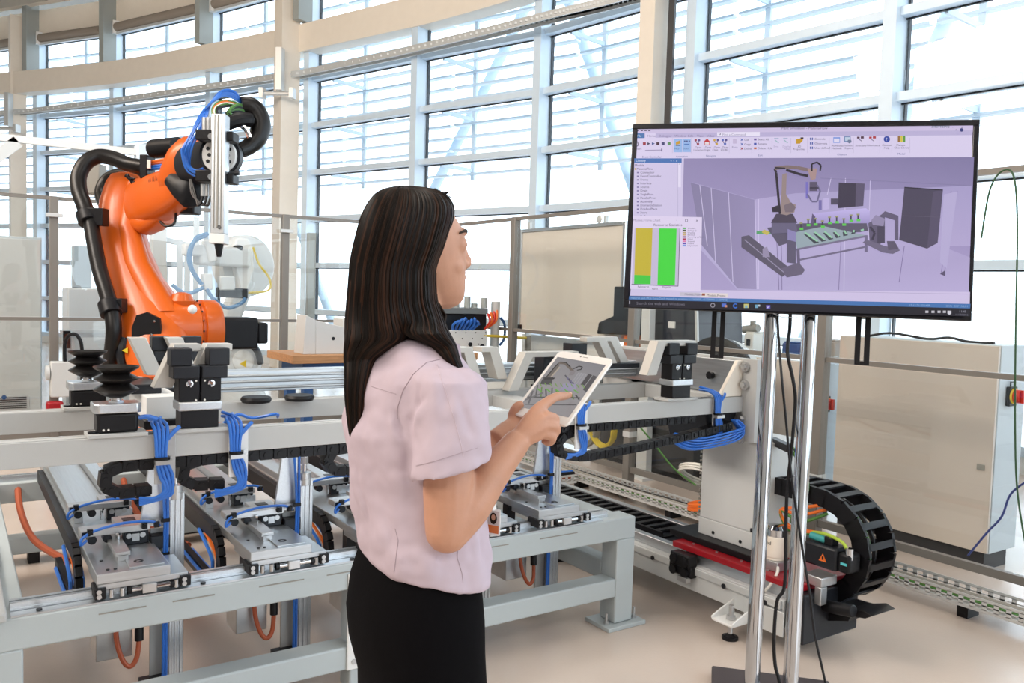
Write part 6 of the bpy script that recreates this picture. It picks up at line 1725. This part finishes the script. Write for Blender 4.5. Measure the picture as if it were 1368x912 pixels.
BC = yv((0.1067, 1.7049, 1.2341))
BX, BY = yv((0.804, -0.5902, -0.0717)).normalized(), yv((0.5031, 0.6111, 0.6111)).normalized()
BN = BX.cross(BY).normalized()
tbt = T('tablet', 'white tablet in the woman’s hands showing the robot cell simulation', 'tablet', BC)


def rrect(w, h, r, n=5):
    out = []
    for cx, cy, a0 in ((w / 2 - r, h / 2 - r, 0), (-w / 2 + r, h / 2 - r, 90), (-w / 2 + r, -h / 2 + r, 180), (w / 2 - r, -h / 2 + r, 270)):
        for k in range(n): 
            a = math.radians(a0 + 90 * k / (n - 1))
            out.append((cx + r * math.cos(a), cy + r * math.sin(a)))
    return out


tbt.part('shell', MB().prism(rrect(0.134, 0.200, 0.011), BC - BN * 0.0065, BX, BY, BN * 0.0065), M('tablet_white', (0.80, 0.77, 0.74), 0.25), 0.0012)
tbt.part('home_button', MB().lathe([(0.006, 0), (0.006, 0.0003), (0.0045, 0.0004)], BC - BY * 0.0915, BN, n=20), white_m)
tbt.part('camera_dot', MB().lathe([(0.0016, 0), (0.0016, 0.0003)], BC + BY * 0.091 - BX * 0.008, BN, n=12), dark_m)
tbt.part('speaker_slot', MB().cbox(BC + BY * 0.091 + BX * 0.004 + BN * 0.0002, (0.012, 0.0016, 0.0004), Matrix((BX, BY, BN)).transposed()), greyc_m)
TP = Print(BC + BN * 0.0003, BX, BY, BN, 0.00002)
def TQ(pts, c): TP.poly(pts, c, True)
def TL(pts, w, c):
    for a, b in zip(pts[:-1], pts[1:]):
        dx, dy = b[0] - a[0], b[1] - a[1]
        L = math.hypot(dx, dy)
        nx, ny = -dy / L * w / 2, dx / L * w / 2
        TQ([(a[0] + nx, a[1] + ny), (b[0] + nx, b[1] + ny), (b[0] - nx, b[1] - ny), (a[0] - nx, a[1] - ny)], c)
TQ([(-0.0595, 0.079), (-0.0595, -0.079), (0.0595, -0.079), (0.0595, 0.079)], ((152, 150, 154), (182, 176, 176), (182, 176, 176), (146, 144, 150)))
TQ([(-0.0595, -0.02), (-0.0595, -0.079), (0.0595, -0.079), (0.0595, 0.01)], (168, 164, 166))
TQ([(0.012, 0.045), (0.035, 0.045), (0.035, 0.012), (0.012, 0.01)], (166, 164, 170)); TQ([(0.036, 0.046), (0.046, 0.044), (0.046, 0.012), (0.036, 0.012)], (84, 80, 84)); TQ([(0.048, 0.044), (0.0585, 0.042), (0.0585, -0.005), (0.048, 0.0)], (96, 92, 96))
for k in range(4): TL([(0.014 + 0.006 * k, 0.045), (0.014 + 0.006 * k, 0.012)], 0.0006, (200, 196, 200))
TL([(-0.045, 0.012), (-0.043, 0.045), (-0.044, 0.058)], 0.007, (120, 112, 106)); TL([(-0.040, 0.012), (-0.037, 0.05)], 0.004, (190, 176, 160)); TL([(-0.050, 0.01), (-0.048, 0.05), (-0.046, 0.062)], 0.003, (50, 46, 48))
TL([(-0.046, 0.062), (-0.03, 0.063), (-0.012, 0.052), (-0.002, 0.046)], 0.006, (120, 108, 100)); TL([(-0.045, 0.065), (-0.03, 0.066), (-0.014, 0.056)], 0.0025, (44, 40, 44))
TL([(-0.004, 0.052), (0.004, 0.062), (0.012, 0.062), (0.014, 0.054), (0.006, 0.05)], 0.003, (50, 46, 50)); TQ([(-0.006, 0.046), (0.004, 0.048), (0.006, 0.034), (-0.004, 0.032)], (150, 142, 146))
for k in range(5): TL([(-0.012 + 0.007 * k, 0.03 - 0.004 * k), (0.002 + 0.007 * k, 0.02 - 0.005 * k)], 0.003, (120, 116, 150) if k % 2 else (90, 86, 100))
TQ([(-0.056, 0.014), (-0.034, 0.018), (-0.026, -0.004), (-0.052, -0.008)], (84, 82, 84)); TQ([(-0.05, 0.006), (-0.03, 0.012), (-0.028, 0.018), (-0.052, 0.012)], (62, 58, 60))
TQ([(-0.002, 0.006), (0.03, 0.012), (0.034, -0.008), (0.0, -0.014)], (170, 164, 192))
for k in range(9): TL([(-0.055 + 0.012 * k, -0.012 - 0.003 * (k % 3)), (-0.04 + 0.012 * k, -0.045 + 0.002 * k)], 0.003, ((110, 108, 108), (120, 150, 90), (80, 78, 82))[k % 3]); TL([(-0.056 + 0.012 * k, -0.004 + 0.002 * k), (-0.046 + 0.012 * k, -0.012 + 0.002 * k)], 0.002, (130, 170, 90))
TL([(-0.058, -0.05), (0.055, -0.024)], 0.003, (96, 94, 96)); TL([(-0.05, -0.07), (0.058, -0.044)], 0.0025, (104, 102, 104)); TL([(-0.058, -0.06), (-0.03, -0.03)], 0.004, (130, 128, 130)); TL([(-0.056, -0.03), (-0.044, -0.066)], 0.004, (120, 118, 120))
for k in range(5): TL([(-0.05 + 0.02 * k, -0.022 + 0.004 * k), (-0.036 + 0.02 * k, -0.028 + 0.004 * k)], 0.0026, (120, 190, 80))
TP.build('screen_image', screen_mat('tablet_light', 0.75), tbt.o, BC)
# ================================================================== THE WOMAN
WO = (-0.17, 1.60)              # where she stands: across, away
wm = T('person', 'woman with long straight black hair in a pale pink shirt, touching a tablet', 'person', yw(WO[0], WO[1], 0), rz=-_th)


def lc(lat, dep, z): return Vector((lat - WO[0], dep - WO[1], z))


def pl(x, y, D):
    p = at(x, y, D=D)
    return lc(CT * p.x - ST * p.y, ST * p.x + CT * p.y, p.z)


skin_m = M('skin', (0.52, 0.27, 0.175), 0.45, var=0.05, scale=30, bump=0.05, bscale=220, subs=0.06)
shirt_m = M('pale_pink_cotton', (0.52, 0.43, 0.49), 0.75, var=0.02, scale=40, bump=0.10, bscale=14, spec=0.2)
trou_m = M('black_cloth', (0.0035, 0.0032, 0.004), 0.85, bump=0.1, bscale=160, spec=0.08)
BF, BS = Vector((0.85, 0.53, 0)), Vector((0.53, -0.85, 0))       # body: forward, to her right
HF, HS = Vector((0.90, 0.436, 0)), Vector((0.436, -0.90, 0))     # head: forward, to her right


def ring(c, hf, hs, n=28, e=0.9, f=BF, s=BS, tilt=(0, 0)):
    out = []
    for k in range(n):
        t = 2 * PI * k / n
        a = math.copysign(abs(math.cos(t)) ** e, math.cos(t))
        b = math.copysign(abs(math.sin(t)) ** e, math.sin(t))
        p = Vector(c) + f * a * hf + s * b * hs
        p.z += tilt[0] * a + tilt[1] * b
        out.append(p)
    return out


def remeshed(mb, voxel, smooth=6, fac=0.5, extra=None):
    me = mb.mesh('blend', skin_m)
    o = bpy.data.objects.new('blend', me)
    COL.objects.link(o)
    r = o.modifiers.new('r', 'REMESH')
    r.mode, r.voxel_size = 'VOXEL', voxel
    s = o.modifiers.new('s', 'SMOOTH')
    s.factor, s.iterations = fac, smooth
    if extra: extra(o)
    dg = bpy.context.evaluated_depsgraph_get()
    out = bpy.data.meshes.new_from_object(o.evaluated_get(dg))
    bpy.data.objects.remove(o)
    out.polygons.foreach_set('use_smooth', [True] * len(out.polygons))
    out.materials.clear()
    return out


# ---- body: head, neck, trunk core, arms, hands, legs as one surface
HC = lc(-0.192, 1.643, 1.400)
sk = MB()
hd = [(-0.016, .052, .018, .016), (-0.006, .054, .036, .030), (.010, .049, .052, .041), (.030, .040, .062, .050), (.050, .029, .072, .057), (.070, .020, .081, .062), (.090, .014, .086, .066), (.110, .010, .088, .068), (.130, .006, .088, .069), (.150, .000, .086, .068), (.170, -.007, .079, .063), (.188, -.014, .064, .053), (.200, -.018, .045, .038), (.207, -.020, .022, .020)]
sk.loft([ring(HC + HF * c + Vector((0, 0, z)), a, b, 28, 0.95, HF, HS) for z, c, a, b in hd])
sk.tube([HC + HF * .094 + Vector((0, 0, .122)), HC + HF * .101 + Vector((0, 0, .098)), HC + HF * .110 + Vector((0, 0, .079)), HC + HF * .100 + Vector((0, 0, .068))], [.006, .0075, .0085, .0065], 10, sm=4)
for s in (-1, 1):
    sk.ball(HC + HF * .102 + HS * .010 * s + Vector((0, 0, .075)), .0065, 10)
    sk.ball(HC + HF * .062 + HS * .030 * s + Vector((0, 0, .070)), .026, 14)
    sk.ball(HC + HF * .080 + HS * .026 * s + Vector((0, 0, .136)), .016, 12, (1, 1, .6))
    sk.ball(HC + HF * .073 + HS * .036 * s + Vector((0, 0, .112)), .019, 12)
    sk.ball(HC - HF * .010 + HS * .066 * s + Vector((0, 0, .095)), .016, 12, (.7, .35, 1.1))
sk.ball(HC + HF * .094 + Vector((0, 0, .049)), .014, 12, (.9, 1.4, .6))
sk.ball(HC + HF * .092 + Vector((0, 0, .037)), .014, 12, (.9, 1.3, .6))
sk.ball(HC + HF * .083 + Vector((0, 0, .011)), .019, 12)
NB = lc(-0.205, 1.630, 1.285)
sk.loft([ring(NB, .060, .066), ring(NB + Vector((0.0, 0.0, .045)), .050, .052), ring(HC + HF * 0.0 + Vector((0, 0, .0)), .052, .050), ring(HC + HF * 0.005 + Vector((0, 0, .06)), .055, .052)])
TCn = [(1.29, -.200, 1.625, .060, .100), (1.24, -.200, 1.625, .085, .145), (1.15, -.190, 1.625, .095, .140), (1.02, -.180, 1.615, .085, .120), (0.92, -.170, 1.60, .090, .130), (0.80, -.172, 1.60, .098, .145), (0.70, -.170, 1.60, .085, .140)]
sk.loft([ring(lc(l, d, z), a, b) for z, l, d, a, b in TCn])
# legs and bare shins
for s in (-1, 1):
    h = lc(-.165, 1.60, 0) + BS * .070 * s
    sk.tube([h + Vector((0, 0, .78)), h + Vector((0, 0, .60)), h + Vector((0, 0, .44)) + BF * .01, h + Vector((0, 0, .33)) - BF * .012, h + Vector((0, 0, .20)) - BF * .010, h + Vector((0, 0, .085)) - BF * .012], [.078, .070, .052, .050, .042, .034], 16, sm=4)
    sk.tube([h + Vector((0, 0, .075)) - BF * .035, h + Vector((0, 0, .055)) + BF * .03, h + Vector((0, 0, .030)) + BF * .13], [.034, .033, .022], 14, sm=4)
# right arm
SH = lc(-.108, 1.500, 1.262)
EL = pl(598, 708, 1.485)
WR = pl(694, 586, 1.575)
mid = pl(655, 648, 1.52)
sk.tube([SH, SH.lerp(EL, .35), SH.lerp(EL, .75), EL], [.042, .045, .0455, .040], 18, sm=5)
sk.ball(EL, .041, 14)
sk.tube([EL, EL.lerp(WR, .25) + Vector((.004, 0, 0)), EL.lerp(WR, .6), WR], [.040, .0405, .033, .0245], 18, sm=5)
# right hand: palm, pointing index, curled fingers, thumb
I1, M1, R1, P1 = pl(719, 546, 1.592), pl(726, 556, 1.588), pl(728, 568, 1.586), pl(724, 579, 1.586)
sk.tube([WR, WR.lerp(I1, .5), I1], [.021, .0165, .0125], 12, sm=4)
sk.tube([WR, WR.lerp(M1, .5), M1], [.021, .0175, .0125], 12, sm=4)
sk.tube([WR, WR.lerp(R1, .5), R1], [.021, .0175, .012], 12, sm=4)
sk.tube([WR, WR.lerp(P1, .5), P1], [.020, .0165, .011], 12, sm=4)
tipd = CAM.transposed() @ Vector(((763 - 684) / F_PX, (530.5 - 456) / F_PX, 1.0))
tt = (BC - Vector((0, 0, EYE))).dot(BN) / tipd.dot(BN)
tw = Vector((0, 0, EYE)) + tipd * tt + BN * 0.006
TIP = lc(CT * tw.x - ST * tw.y, ST * tw.x + CT * tw.y, tw.z)
I2 = I1.lerp(TIP, .48) + Vector((0, -.008, .010))
sk.tube([I1, I2, I1.lerp(TIP, .78) + Vector((0, -.004, .004)), TIP], [.0125, .0095, .0085, .0062], 12, sm=5)
for (q, a, b, c, r) in ((M1, (741, 559, 1.606), (738, 569, 1.632), (727, 568, 1.634), .0098), (R1, (743, 571, 1.602), (739, 581, 1.627), (728, 578, 1.630), .0095), (P1, (738, 583, 1.598), (734, 591, 1.620), (724, 587, 1.622), .0088)):
    a, b, c = pl(*a), pl(*b), pl(*c)
    sk.tube([q, a, b, c], [r * 1.15, r * 1.05, r * .95, r * .8], 12, sm=4)
sk.tube([WR + Vector((.008, .012, .006)), pl(706, 560, 1.610), pl(719, 553, 1.634), pl(731, 549, 1.646)], [.016, .013, .0105, .0075], 12, sm=4)
# left arm and hand under the tablet
SL = lc(-.285, 1.765, 1.262)
ELl = lc(-.190, 1.830, 1.000)
WL = pl(662, 590, 1.655)
sk.tube([SL, SL.lerp(ELl, .5), ELl], [.052, .046, .040], 16, sm=5)
sk.tube([ELl, ELl.lerp(WL, .4), WL], [.040, .037, .025], 16, sm=5)
def tb_(a, b, n):
    w = BC + BX * a + BY * b + BN * n
    return lc(CT * w.x - ST * w.y, ST * w.x + CT * w.y, w.z)
PL_ = tb_(-.058, -.092, -.030)
sk.tube([WL, WL.lerp(PL_, .5), PL_], [.024, .024, .018], 14, sm=4)
for k in range(4):
    a = [PL_, tb_(-.066 + .006 * k, -.080 + .022 * k, -.030), tb_(-.040 + .006 * k, -.070 + .022 * k, -.0195), tb_(-.005 + .004 * k, -.062 + .022 * k, -.0165)]
    sk.tube(a, [.013, .0105, .0092, .0075], 12, sm=4)
sk.tube([PL_, tb_(-.068, -.098, -.014), tb_(-.060, -.088, .006), tb_(-.050, -.074, .0085)], [.015, .0125, .0100, .0075], 12, sm=4)
bme = remeshed(sk, 0.0034, 5)
bme.materials.append(skin_m)
body = wm.part('body', bme, skin_m)

# face details
eye_w, eye_d = M('eye_white', (0.75, 0.72, 0.70), 0.2), M('eye_dark', (0.015, 0.01, 0.008), 0.2)
for s in (-1, 1):
    wm.part('eye', MB().ball(HC + HF * .079 + HS * .034 * s + Vector((0, 0, .111)), .0125, 12), eye_w)
    wm.part('iris', MB().ball(HC + HF * .0885 + HS * .0345 * s + Vector((0, 0, .111)), .0048, 10), eye_d)
    c = HC + Vector((0, 0, .111))
    wm.part('lashes', MB().tube([c + HF * .076 + HS * .048 * s + Vector((0, 0, .004)), c + HF * .0875 + HS * .040 * s + Vector((0, 0, .0085)), c + HF * .090 + HS * .027 * s + Vector((0, 0, .006))], [.0012, .0022, .0012], 8, sm=5), eye_d)
    b = HC + Vector((0, 0, .134))
    wm.part('eyebrow', MB().tube([b + HF * .068 + HS * .054 * s + Vector((0, 0, -.002)), b + HF * .0845 + HS * .044 * s + Vector((0, 0, .0045)), b + HF * .094 + HS * .024 * s + Vector((0, 0, .001))], [.0016, .0034, .0026], 8, sm=5), M('brow_hair', (0.03, 0.018, 0.012), 0.7))
wm.part('lips', MB().ball(HC + HF * .0985 + Vector((0, 0, .0475)), .0095, 12, (.75, 1.9, .55)).ball(HC + HF * .0965 + Vector((0, 0, .0385)), .0095, 12, (.75, 1.7, .6)), M('lip_colour', (0.52, 0.20, 0.17), 0.4))
wm.part('fingernail', MB().ball(TIP + Vector((-.001, -.0045, .0035)), .0042, 10, (1.0, .5, .8)), M('nail', (0.66, 0.42, 0.34), 0.25))

# ---- shirt
sh = MB()
rings = [(0.890, -.158, 1.598, .108, .156), (0.895, -.158, 1.598, .114, .160), (0.94, -.163, 1.600, .118, .158), (1.00, -.172, 1.606, .117, .148), (1.07, -.182, 1.612, .121, .148), (1.15, -.189, 1.618, .126, .152), (1.20, -.188, 1.620, .113, .158), (1.25, -.194, 1.622, .100, .163), (1.285, -.198, 1.624, .083, .142), (1.312, -.202, 1.626, .068, .100), (1.330, -.204, 1.628, .058, .070)]
sh.loft([ring(lc(l, d, z), a, b, 36, .88, tilt=(-.022 * max(0, (1.0 - z) / .11), -.012 * max(0, (1.0 - z) / .11))) for z, l, d, a, b in rings])
hemc = pl(604, 628, 1.470)
ax_ = (EL - SH).normalized()
for (S_, E_, hc) in ((SH, EL, hemc), (SL, ELl, None)):
    a_ = (E_ - S_).normalized()
    hc = hc or (S_ + a_ * .175)
    u_ = BF - a_ * BF.dot(a_)
    u_.normalize()
    w_ = a_.cross(u_)
    cen = [S_ + Vector((0, 0, .012)) - BS * (.045 if hc == hemc else -.045), S_ + Vector((0, 0, -.005)), S_.lerp(hc, .35), S_.lerp(hc, .7), hc]
    rad = [(.062, .054), (.068, .060), (.070, .060), (.070, .060), (.071, .059)]
    rr_ = []
    for i, (c_, (ra, rb2)) in enumerate(zip(cen, rad)):
        rr_.append([c_ + u_ * ra * math.cos(t) + w_ * rb2 * math.sin(t) + Vector((0, 0, .020 * math.cos(t) * max(0, i - 1) / 3)) for t in (2 * PI * k / 24 for k in range(24))])
    sh.loft(rr_)
def folds(o):
    for nm, sc, st in (('broad_fold', .11, .024), ('fine_fold', .042, .0075)):
        tx = bpy.data.textures.new(nm, 'CLOUDS')
        tx.noise_scale, tx.noise_depth = sc, 1
        d = o.modifiers.new(nm, 'DISPLACE')
        d.texture, d.strength, d.mid_level, d.texture_coords = tx, st, .5, 'LOCAL'
    s = o.modifiers.new('s2', 'SMOOTH')
    s.factor, s.iterations = .5, 2
sme = remeshed(sh, 0.0050, 8, extra=folds)


def crease(me, lines):
    """cloth folds modelled into the surface: a valley with a soft ridge beside it"""
    n = len(me.vertices)
    co, no = np.zeros(n * 3), np.zeros(n * 3)
    me.vertices.foreach_get('co', co)
    me.vertices.foreach_get('normal', no)
    co, no = co.reshape(-1, 3), no.reshape(-1, 3)
    add = np.zeros(n)
    for pts, dep, amp, sig in lines:
        P = [np.array(pl(x, y, dep)) for x, y in pts]
        for a, b in zip(P[:-1], P[1:]):
            ab = b - a
            t = np.clip(((co - a) @ ab) / (ab @ ab), 0, 1)
            v = co - (a + t[:, None] * ab)
            d = np.sqrt((v ** 2).sum(1))
            side = np.cross(ab / np.linalg.norm(ab), no)
            sd = (v * side).sum(1)
            end = np.sin(np.pi * np.clip(t * .9 + .05, 0, 1)) if len(P) == 2 else 1.0
            lat = np.abs(sd)
            far = np.sqrt(np.maximum(d ** 2 - sd ** 2, 0))
            w = np.exp(-(far / .06) ** 2)
            along = ((co - a) @ ab) / (ab @ ab)
            win = np.clip(1.2 - np.abs(along - .5) * 1.2, 0, 1)
            add += amp * w * win * end * (-np.exp(-(sd / sig) ** 2) + .7 * np.exp(-((sd - 1.9 * sig) / (1.3 * sig)) ** 2))
    co = co + no * np.clip(add, -.010, .008)[:, None]
    me.vertices.foreach_set('co', co.ravel())
    me.update()


crease(sme, [([(532, 545), (545, 590)], 1.50, .0070, .006), ([(538, 566), (578, 532)], 1.47, .0050, .007), ([(545, 585), (556, 655)], 1.52, .0055, .008),
             ([(497, 540), (512, 625)], 1.54, .0035, .011), ([(486, 600), (500, 672)], 1.56, .0040, .009), ([(490, 650), (508, 692)], 1.55, .0045, .005),
             ([(515, 650), (538, 732)], 1.52, .0040, .010), ([(566, 720), (598, 772)], 1.50, .0040, .009), ([(628, 690), (642, 765)], 1.55, .0040, .009),
             ([(558, 496), (550, 555)], 1.46, .0035, .008), ([(612, 520), (632, 590)], 1.44, .0035, .009), ([(590, 490), (600, 560)], 1.44, .0030, .010), ([(505, 478), (545, 492)], 1.52, .0030, .008), ([(530, 742), (575, 752)], 1.50, .0030, .008)])
sme.materials.append(shirt_m)
shirt = wm.part('shirt', sme, shirt_m, label='pale pink short sleeved shirt')

# lines sewn on the shirt, found by casting the sight line on the cloth
from mathutils.bvhtree import BVHTree
bvh = BVHTree.FromPolygons([v.co for v in sme.vertices], [tuple(p.vertices) for p in sme.polygons])
eye_l = lc(0, 0, EYE)
def on_shirt(x, y, lift=.0004):
    q = pl(x, y, 1.6) - eye_l
    h = bvh.ray_cast(eye_l, q.normalized())
    return h[0] + h[1] * lift if h[0] else None
seam_m = M('seam_thread', (0.40, 0.32, 0.36), 0.8)
fold_m = M('hem_band', (0.60, 0.50, 0.55), 0.75, spec=0.2)
def seam(name, pts, r=.0007, m=seam_m):
    P = []
    for a, b in zip(pts[:-1], pts[1:]):
        for k in range(6):
            t = k / 6
            h = on_shirt(a[0] + (b[0] - a[0]) * t, a[1] + (b[1] - a[1]) * t)
            if h: P.append(h)
    if len(P) > 2: wm.part(name, MB().tube(P, r, 6), m, parent=shirt)
seam('sleeve_seam', [(588, 480), (570, 484), (552, 500), (538, 522), (531, 545), (531, 562)])
seam('yoke_seam', [(496, 516), (515, 522), (532, 527)], .0005)
seam('sleeve_crease', [(583, 486), (596, 525), (607, 560), (615, 590), (620, 614)], .0006, fold_m)
seam('sleeve_hem_stitch', [(556, 622), (580, 616), (612, 606), (644, 596)], .0005)
seam('back_dart', [(528, 706), (532, 722), (529, 745), (526, 768)], .0006)
seam('side_seam', [(612, 726), (611, 745), (617, 765), (619, 782)], .0006)
seam('front_edge', [(655, 700), (658, 720), (663, 740), (664, 760)], .0006)
# collar
cr = [ring(lc(-.200, 1.634, 1.305), .060, .062, 28, .95), ring(lc(-.200, 1.638, 1.328), .058, .058, 28, .95), ring(lc(-.200, 1.638, 1.332), .062, .062, 28, .95), ring(lc(-.198, 1.634, 1.316), .070, .070, 28, .95), ring(lc(-.198, 1.632, 1.302), .074, .076, 28, .95)]
wm.part('collar', MB().loft(cr, False), shirt_m, parent=shirt)
wm.part('collar_point', MB().prism([(0, 0), (.030, -.012), (.038, -.055), (.004, -.030)], pl(596, 452, 1.585), Vector((.8, .6, 0)), Vector((0, 0, 1)), Vector((.002, -.004, 0))), shirt_m, 0.001, parent=shirt)

# ---- skirt, shoes
sr = [(0.955, -.172, 1.603, .088, .120), (0.93, -.171, 1.602, .098, .136), (0.90, -.172, 1.601, .104, .146), (0.86, -.175, 1.600, .112, .156), (0.80, -.175, 1.600, .118, .164), (0.74, -.171, 1.600, .115, .166), (0.67, -.159, 1.598, .106, .166), (0.60, -.162, 1.597, .101, .160), (0.48, -.160, 1.597, .095, .152), (0.475, -.160, 1.597, .090, .148)]
wm.part('skirt', MB().loft([ring(lc(l, d, z), a, b, 36, .85) for z, l, d, a, b in sr]), trou_m, label='black knee length skirt')
for s in (-1, 1):
    h = lc(-.165, 1.60, 0) + BS * .070 * s
    m = MB().loft([ring(h + BF * .045 + Vector((0, 0, z)), a, b, 20, .8) for z, a, b in ((0.0, .122, .042), (.012, .124, .044), (.03, .122, .043), (.055, .105, .040), (.07, .07, .036))])
    wm.part('shoe', m, black_m)

# ---- hair: one dark body under several hundred strands
hair_ms = [M('hair_black', (0.006, 0.004, 0.003), 0.45, spec=0.15), M('hair_brown', (0.020, 0.010, 0.006), 0.45, spec=0.15), M('hair_warm', (0.042, 0.018, 0.010), 0.45, spec=0.15)]
TOP = [(249, 532, 548), (252, 516, 573), (257, 505, 589), (264, 498, 598), (276, 490, 605), (292, 483, 605), (310, 478, 600), (330, 473, 594), (345, 470, 588), (362, 468, 583), (385, 466, 583), (405, 464, 585), (430, 462, 594)]
LOCKA = [(452, 461, 545), (466, 460, 522), (480, 460, 503), (500, 461, 496), (530, 461, 491), (560, 464, 488), (585, 468, 487), (603, 477, 484)]
LOCKB = [(446, 540, 601), (462, 575, 609), (480, 592, 614), (505, 610, 624), (530, 627, 640), (556, 643, 651)]
DEPTH = {249: .012, 252: .056, 257: .075, 264: .086, 276: .095, 292: .101, 310: .104, 330: .104, 345: .102, 362: .100, 385: .098, 405: .086, 430: .074, 452: .060, 466: .045, 480: .030, 500: .026, 530: .023, 560: .020, 585: .016, 603: .006, 446: .055, 505: .012, 556: .006, 462: .026}
DC = {452: 1.600, 466: 1.590, 480: 1.588, 500: 1.574, 530: 1.566, 560: 1.566, 585: 1.568, 603: 1.570}
DCT = {362: 1.634, 385: 1.631, 405: 1.624, 430: 1.612}
DCB = {446: 1.580, 462: 1.562, 480: 1.552, 505: 1.553, 530: 1.566, 556: 1.580}


def hp_(row, u, near, which, out=0.0):
    y, L, R = row
    x = L + (R - L) * u
    dc = DCT.get(y, 1.635) if which == 'T' else (DC[y] if which == 'A' else DCB[y])
    dd = (DEPTH[y] + out) * max(0.0, 1 - abs(2 * u - 1) ** 2.7) ** (1 / 2.7)
    return pl(x, y, dc + (-dd if near else dd))


base = MB()
def hring(row, which, n=26, shrink=.95):
    y, L, R = row
    out = []
    dc = DCT.get(y, 1.635) if which == 'T' else (DC[y] if which == 'A' else DCB[y])
    for k in range(n):
        t = 2 * PI * k / n
        ct, st = math.cos(t), math.sin(t)
        out.append(pl((L + R) / 2 + (R - L) / 2 * shrink * math.copysign(abs(ct) ** .8, ct), y, dc + DEPTH[y] * shrink * math.copysign(abs(st) ** .8, st)))
    return out
base.loft([hring(r, 'T') for r in TOP] + [hring(LOCKA[0], 'A', shrink=.9)])
base.loft([hring(TOP[-1], 'T', shrink=.9)] + [hring(r, 'A', shrink=.88) for r in LOCKA])
base.loft([hring((430, 540, 592), 'T', shrink=.9)] + [hring(r, 'B', shrink=.85) for r in LOCKB])
hair = wm.part('hair', base, hair_ms[0], label='long straight black hair with brown lights')
rnd = random.Random(3)
packs = [MB(), MB(), MB()]
for k in range(560):
    near = k % 4 != 3
    u = rnd.random() ** 0.9 if near else rnd.random()
    u = min(max(u, .004), .996)
    out = rnd.uniform(-.002, .004)
    rows = []
    st_ = 0 if rnd.random() < .8 else rnd.randint(1, 3)
    for r in TOP[st_:]:
        rows.append(hp_(r, u + .012 * math.sin(k + r[0] * .01), near, 'T', out))
    if u < .60 or not near:
        ua = min(u / .60, 1.0)
        stop = len(LOCKA) if rnd.random() < .75 else rnd.randint(5, len(LOCKA))
        for r in LOCKA[:stop]: rows.append(hp_(r, ua, near, 'A', out))
    else:
        ub = (u - .60) / .40
        for r in LOCKB: rows.append(hp_(r, ub, near, 'B', out))
    rr = rnd.uniform(.0016, .0032)
    c = rnd.random()
    packs[0 if c < .58 else (1 if c < .88 else 2)].tube(rows, [rr * .5, rr, rr * 1.1, rr * 1.1, rr * .9, rr * .35], 5, sm=3)
for k in range(26):          # short wisps at the parting and the hairline
    x0 = rnd.uniform(530, 604)
    y0 = 250 + (x0 - 540) ** 2 * .0028 if x0 > 540 else 250
    d0 = rnd.uniform(1.58, 1.68)
    if k < 9: x0, y0 = rnd.uniform(590, 599), rnd.uniform(258, 265)
    packs[0].tube([pl(x0 - 8, y0 + 6, d0), pl(x0, y0 - 1, d0), pl(x0 + rnd.uniform(2, 6), y0 - rnd.uniform(-1, 3), d0)], [.0012, .001, .0004], 5, sm=3)
for pk, m in zip(packs, hair_ms):
    o = wm.part('hair_strands', pk, m, parent=hair)
    o['kind'] = 'stuff'

# ---- badge
b0_, b1_ = pl(659, 697, 1.615), None
bt = T('id_badge', 'small white photo badge with an orange foot clipped to the front of the pink shirt', 'badge', yw(WO[0] + b0_.x, WO[1] + b0_.y, b0_.z))
bU, bV = yw(.55, -.30).normalized(), Vector((0, 0, 1))
bN_ = bU.cross(bV).normalized()
bc = bt.loc
if bN_.dot(Vector((0, 0, EYE)) - bc) < 0: bN_ = -bN_
rb3 = rrect(.030, .052, .003, 4)
bt.part('card', MB().prism(rb3, bc - bN_ * .0015, bU, bV, bN_ * .0015), white_m, 0.0004)
def bq(name, x0, x1, y0, y1, m, n=.0002): bt.part(name, MB().prism([(x0, y0), (x1, y0), (x1, y1), (x0, y1)], bc + bN_ * .0001, bU, bV, bN_ * n), m)
bq('photo', -.012, .012, -.006, .022, M('photo_ground', (0.55, 0.50, 0.48), 0.4))
bq('orange_foot', -.012, .012, -.022, -.0065, M('badge_orange', (0.62, 0.17, 0.04), 0.4))
bt.part('photo_hair', MB().prism([(.008 * math.cos(a), .0115 * math.sin(a) + .007) for a in [2 * PI * k / 16 for k in range(16)]], bc + bN_ * .0003, bU, bV, bN_ * .0001), hair_ms[1])
bt.part('photo_face', MB().prism([(.0045 * math.cos(a), .006 * math.sin(a) + .009) for a in [2 * PI * k / 14 for k in range(14)]], bc + bN_ * .0004, bU, bV, bN_ * .0001), skin_m)
bt.part('clip', MB().cbox(bc + Vector((0, 0, .030)), (.008, .006, .012)), white_m)
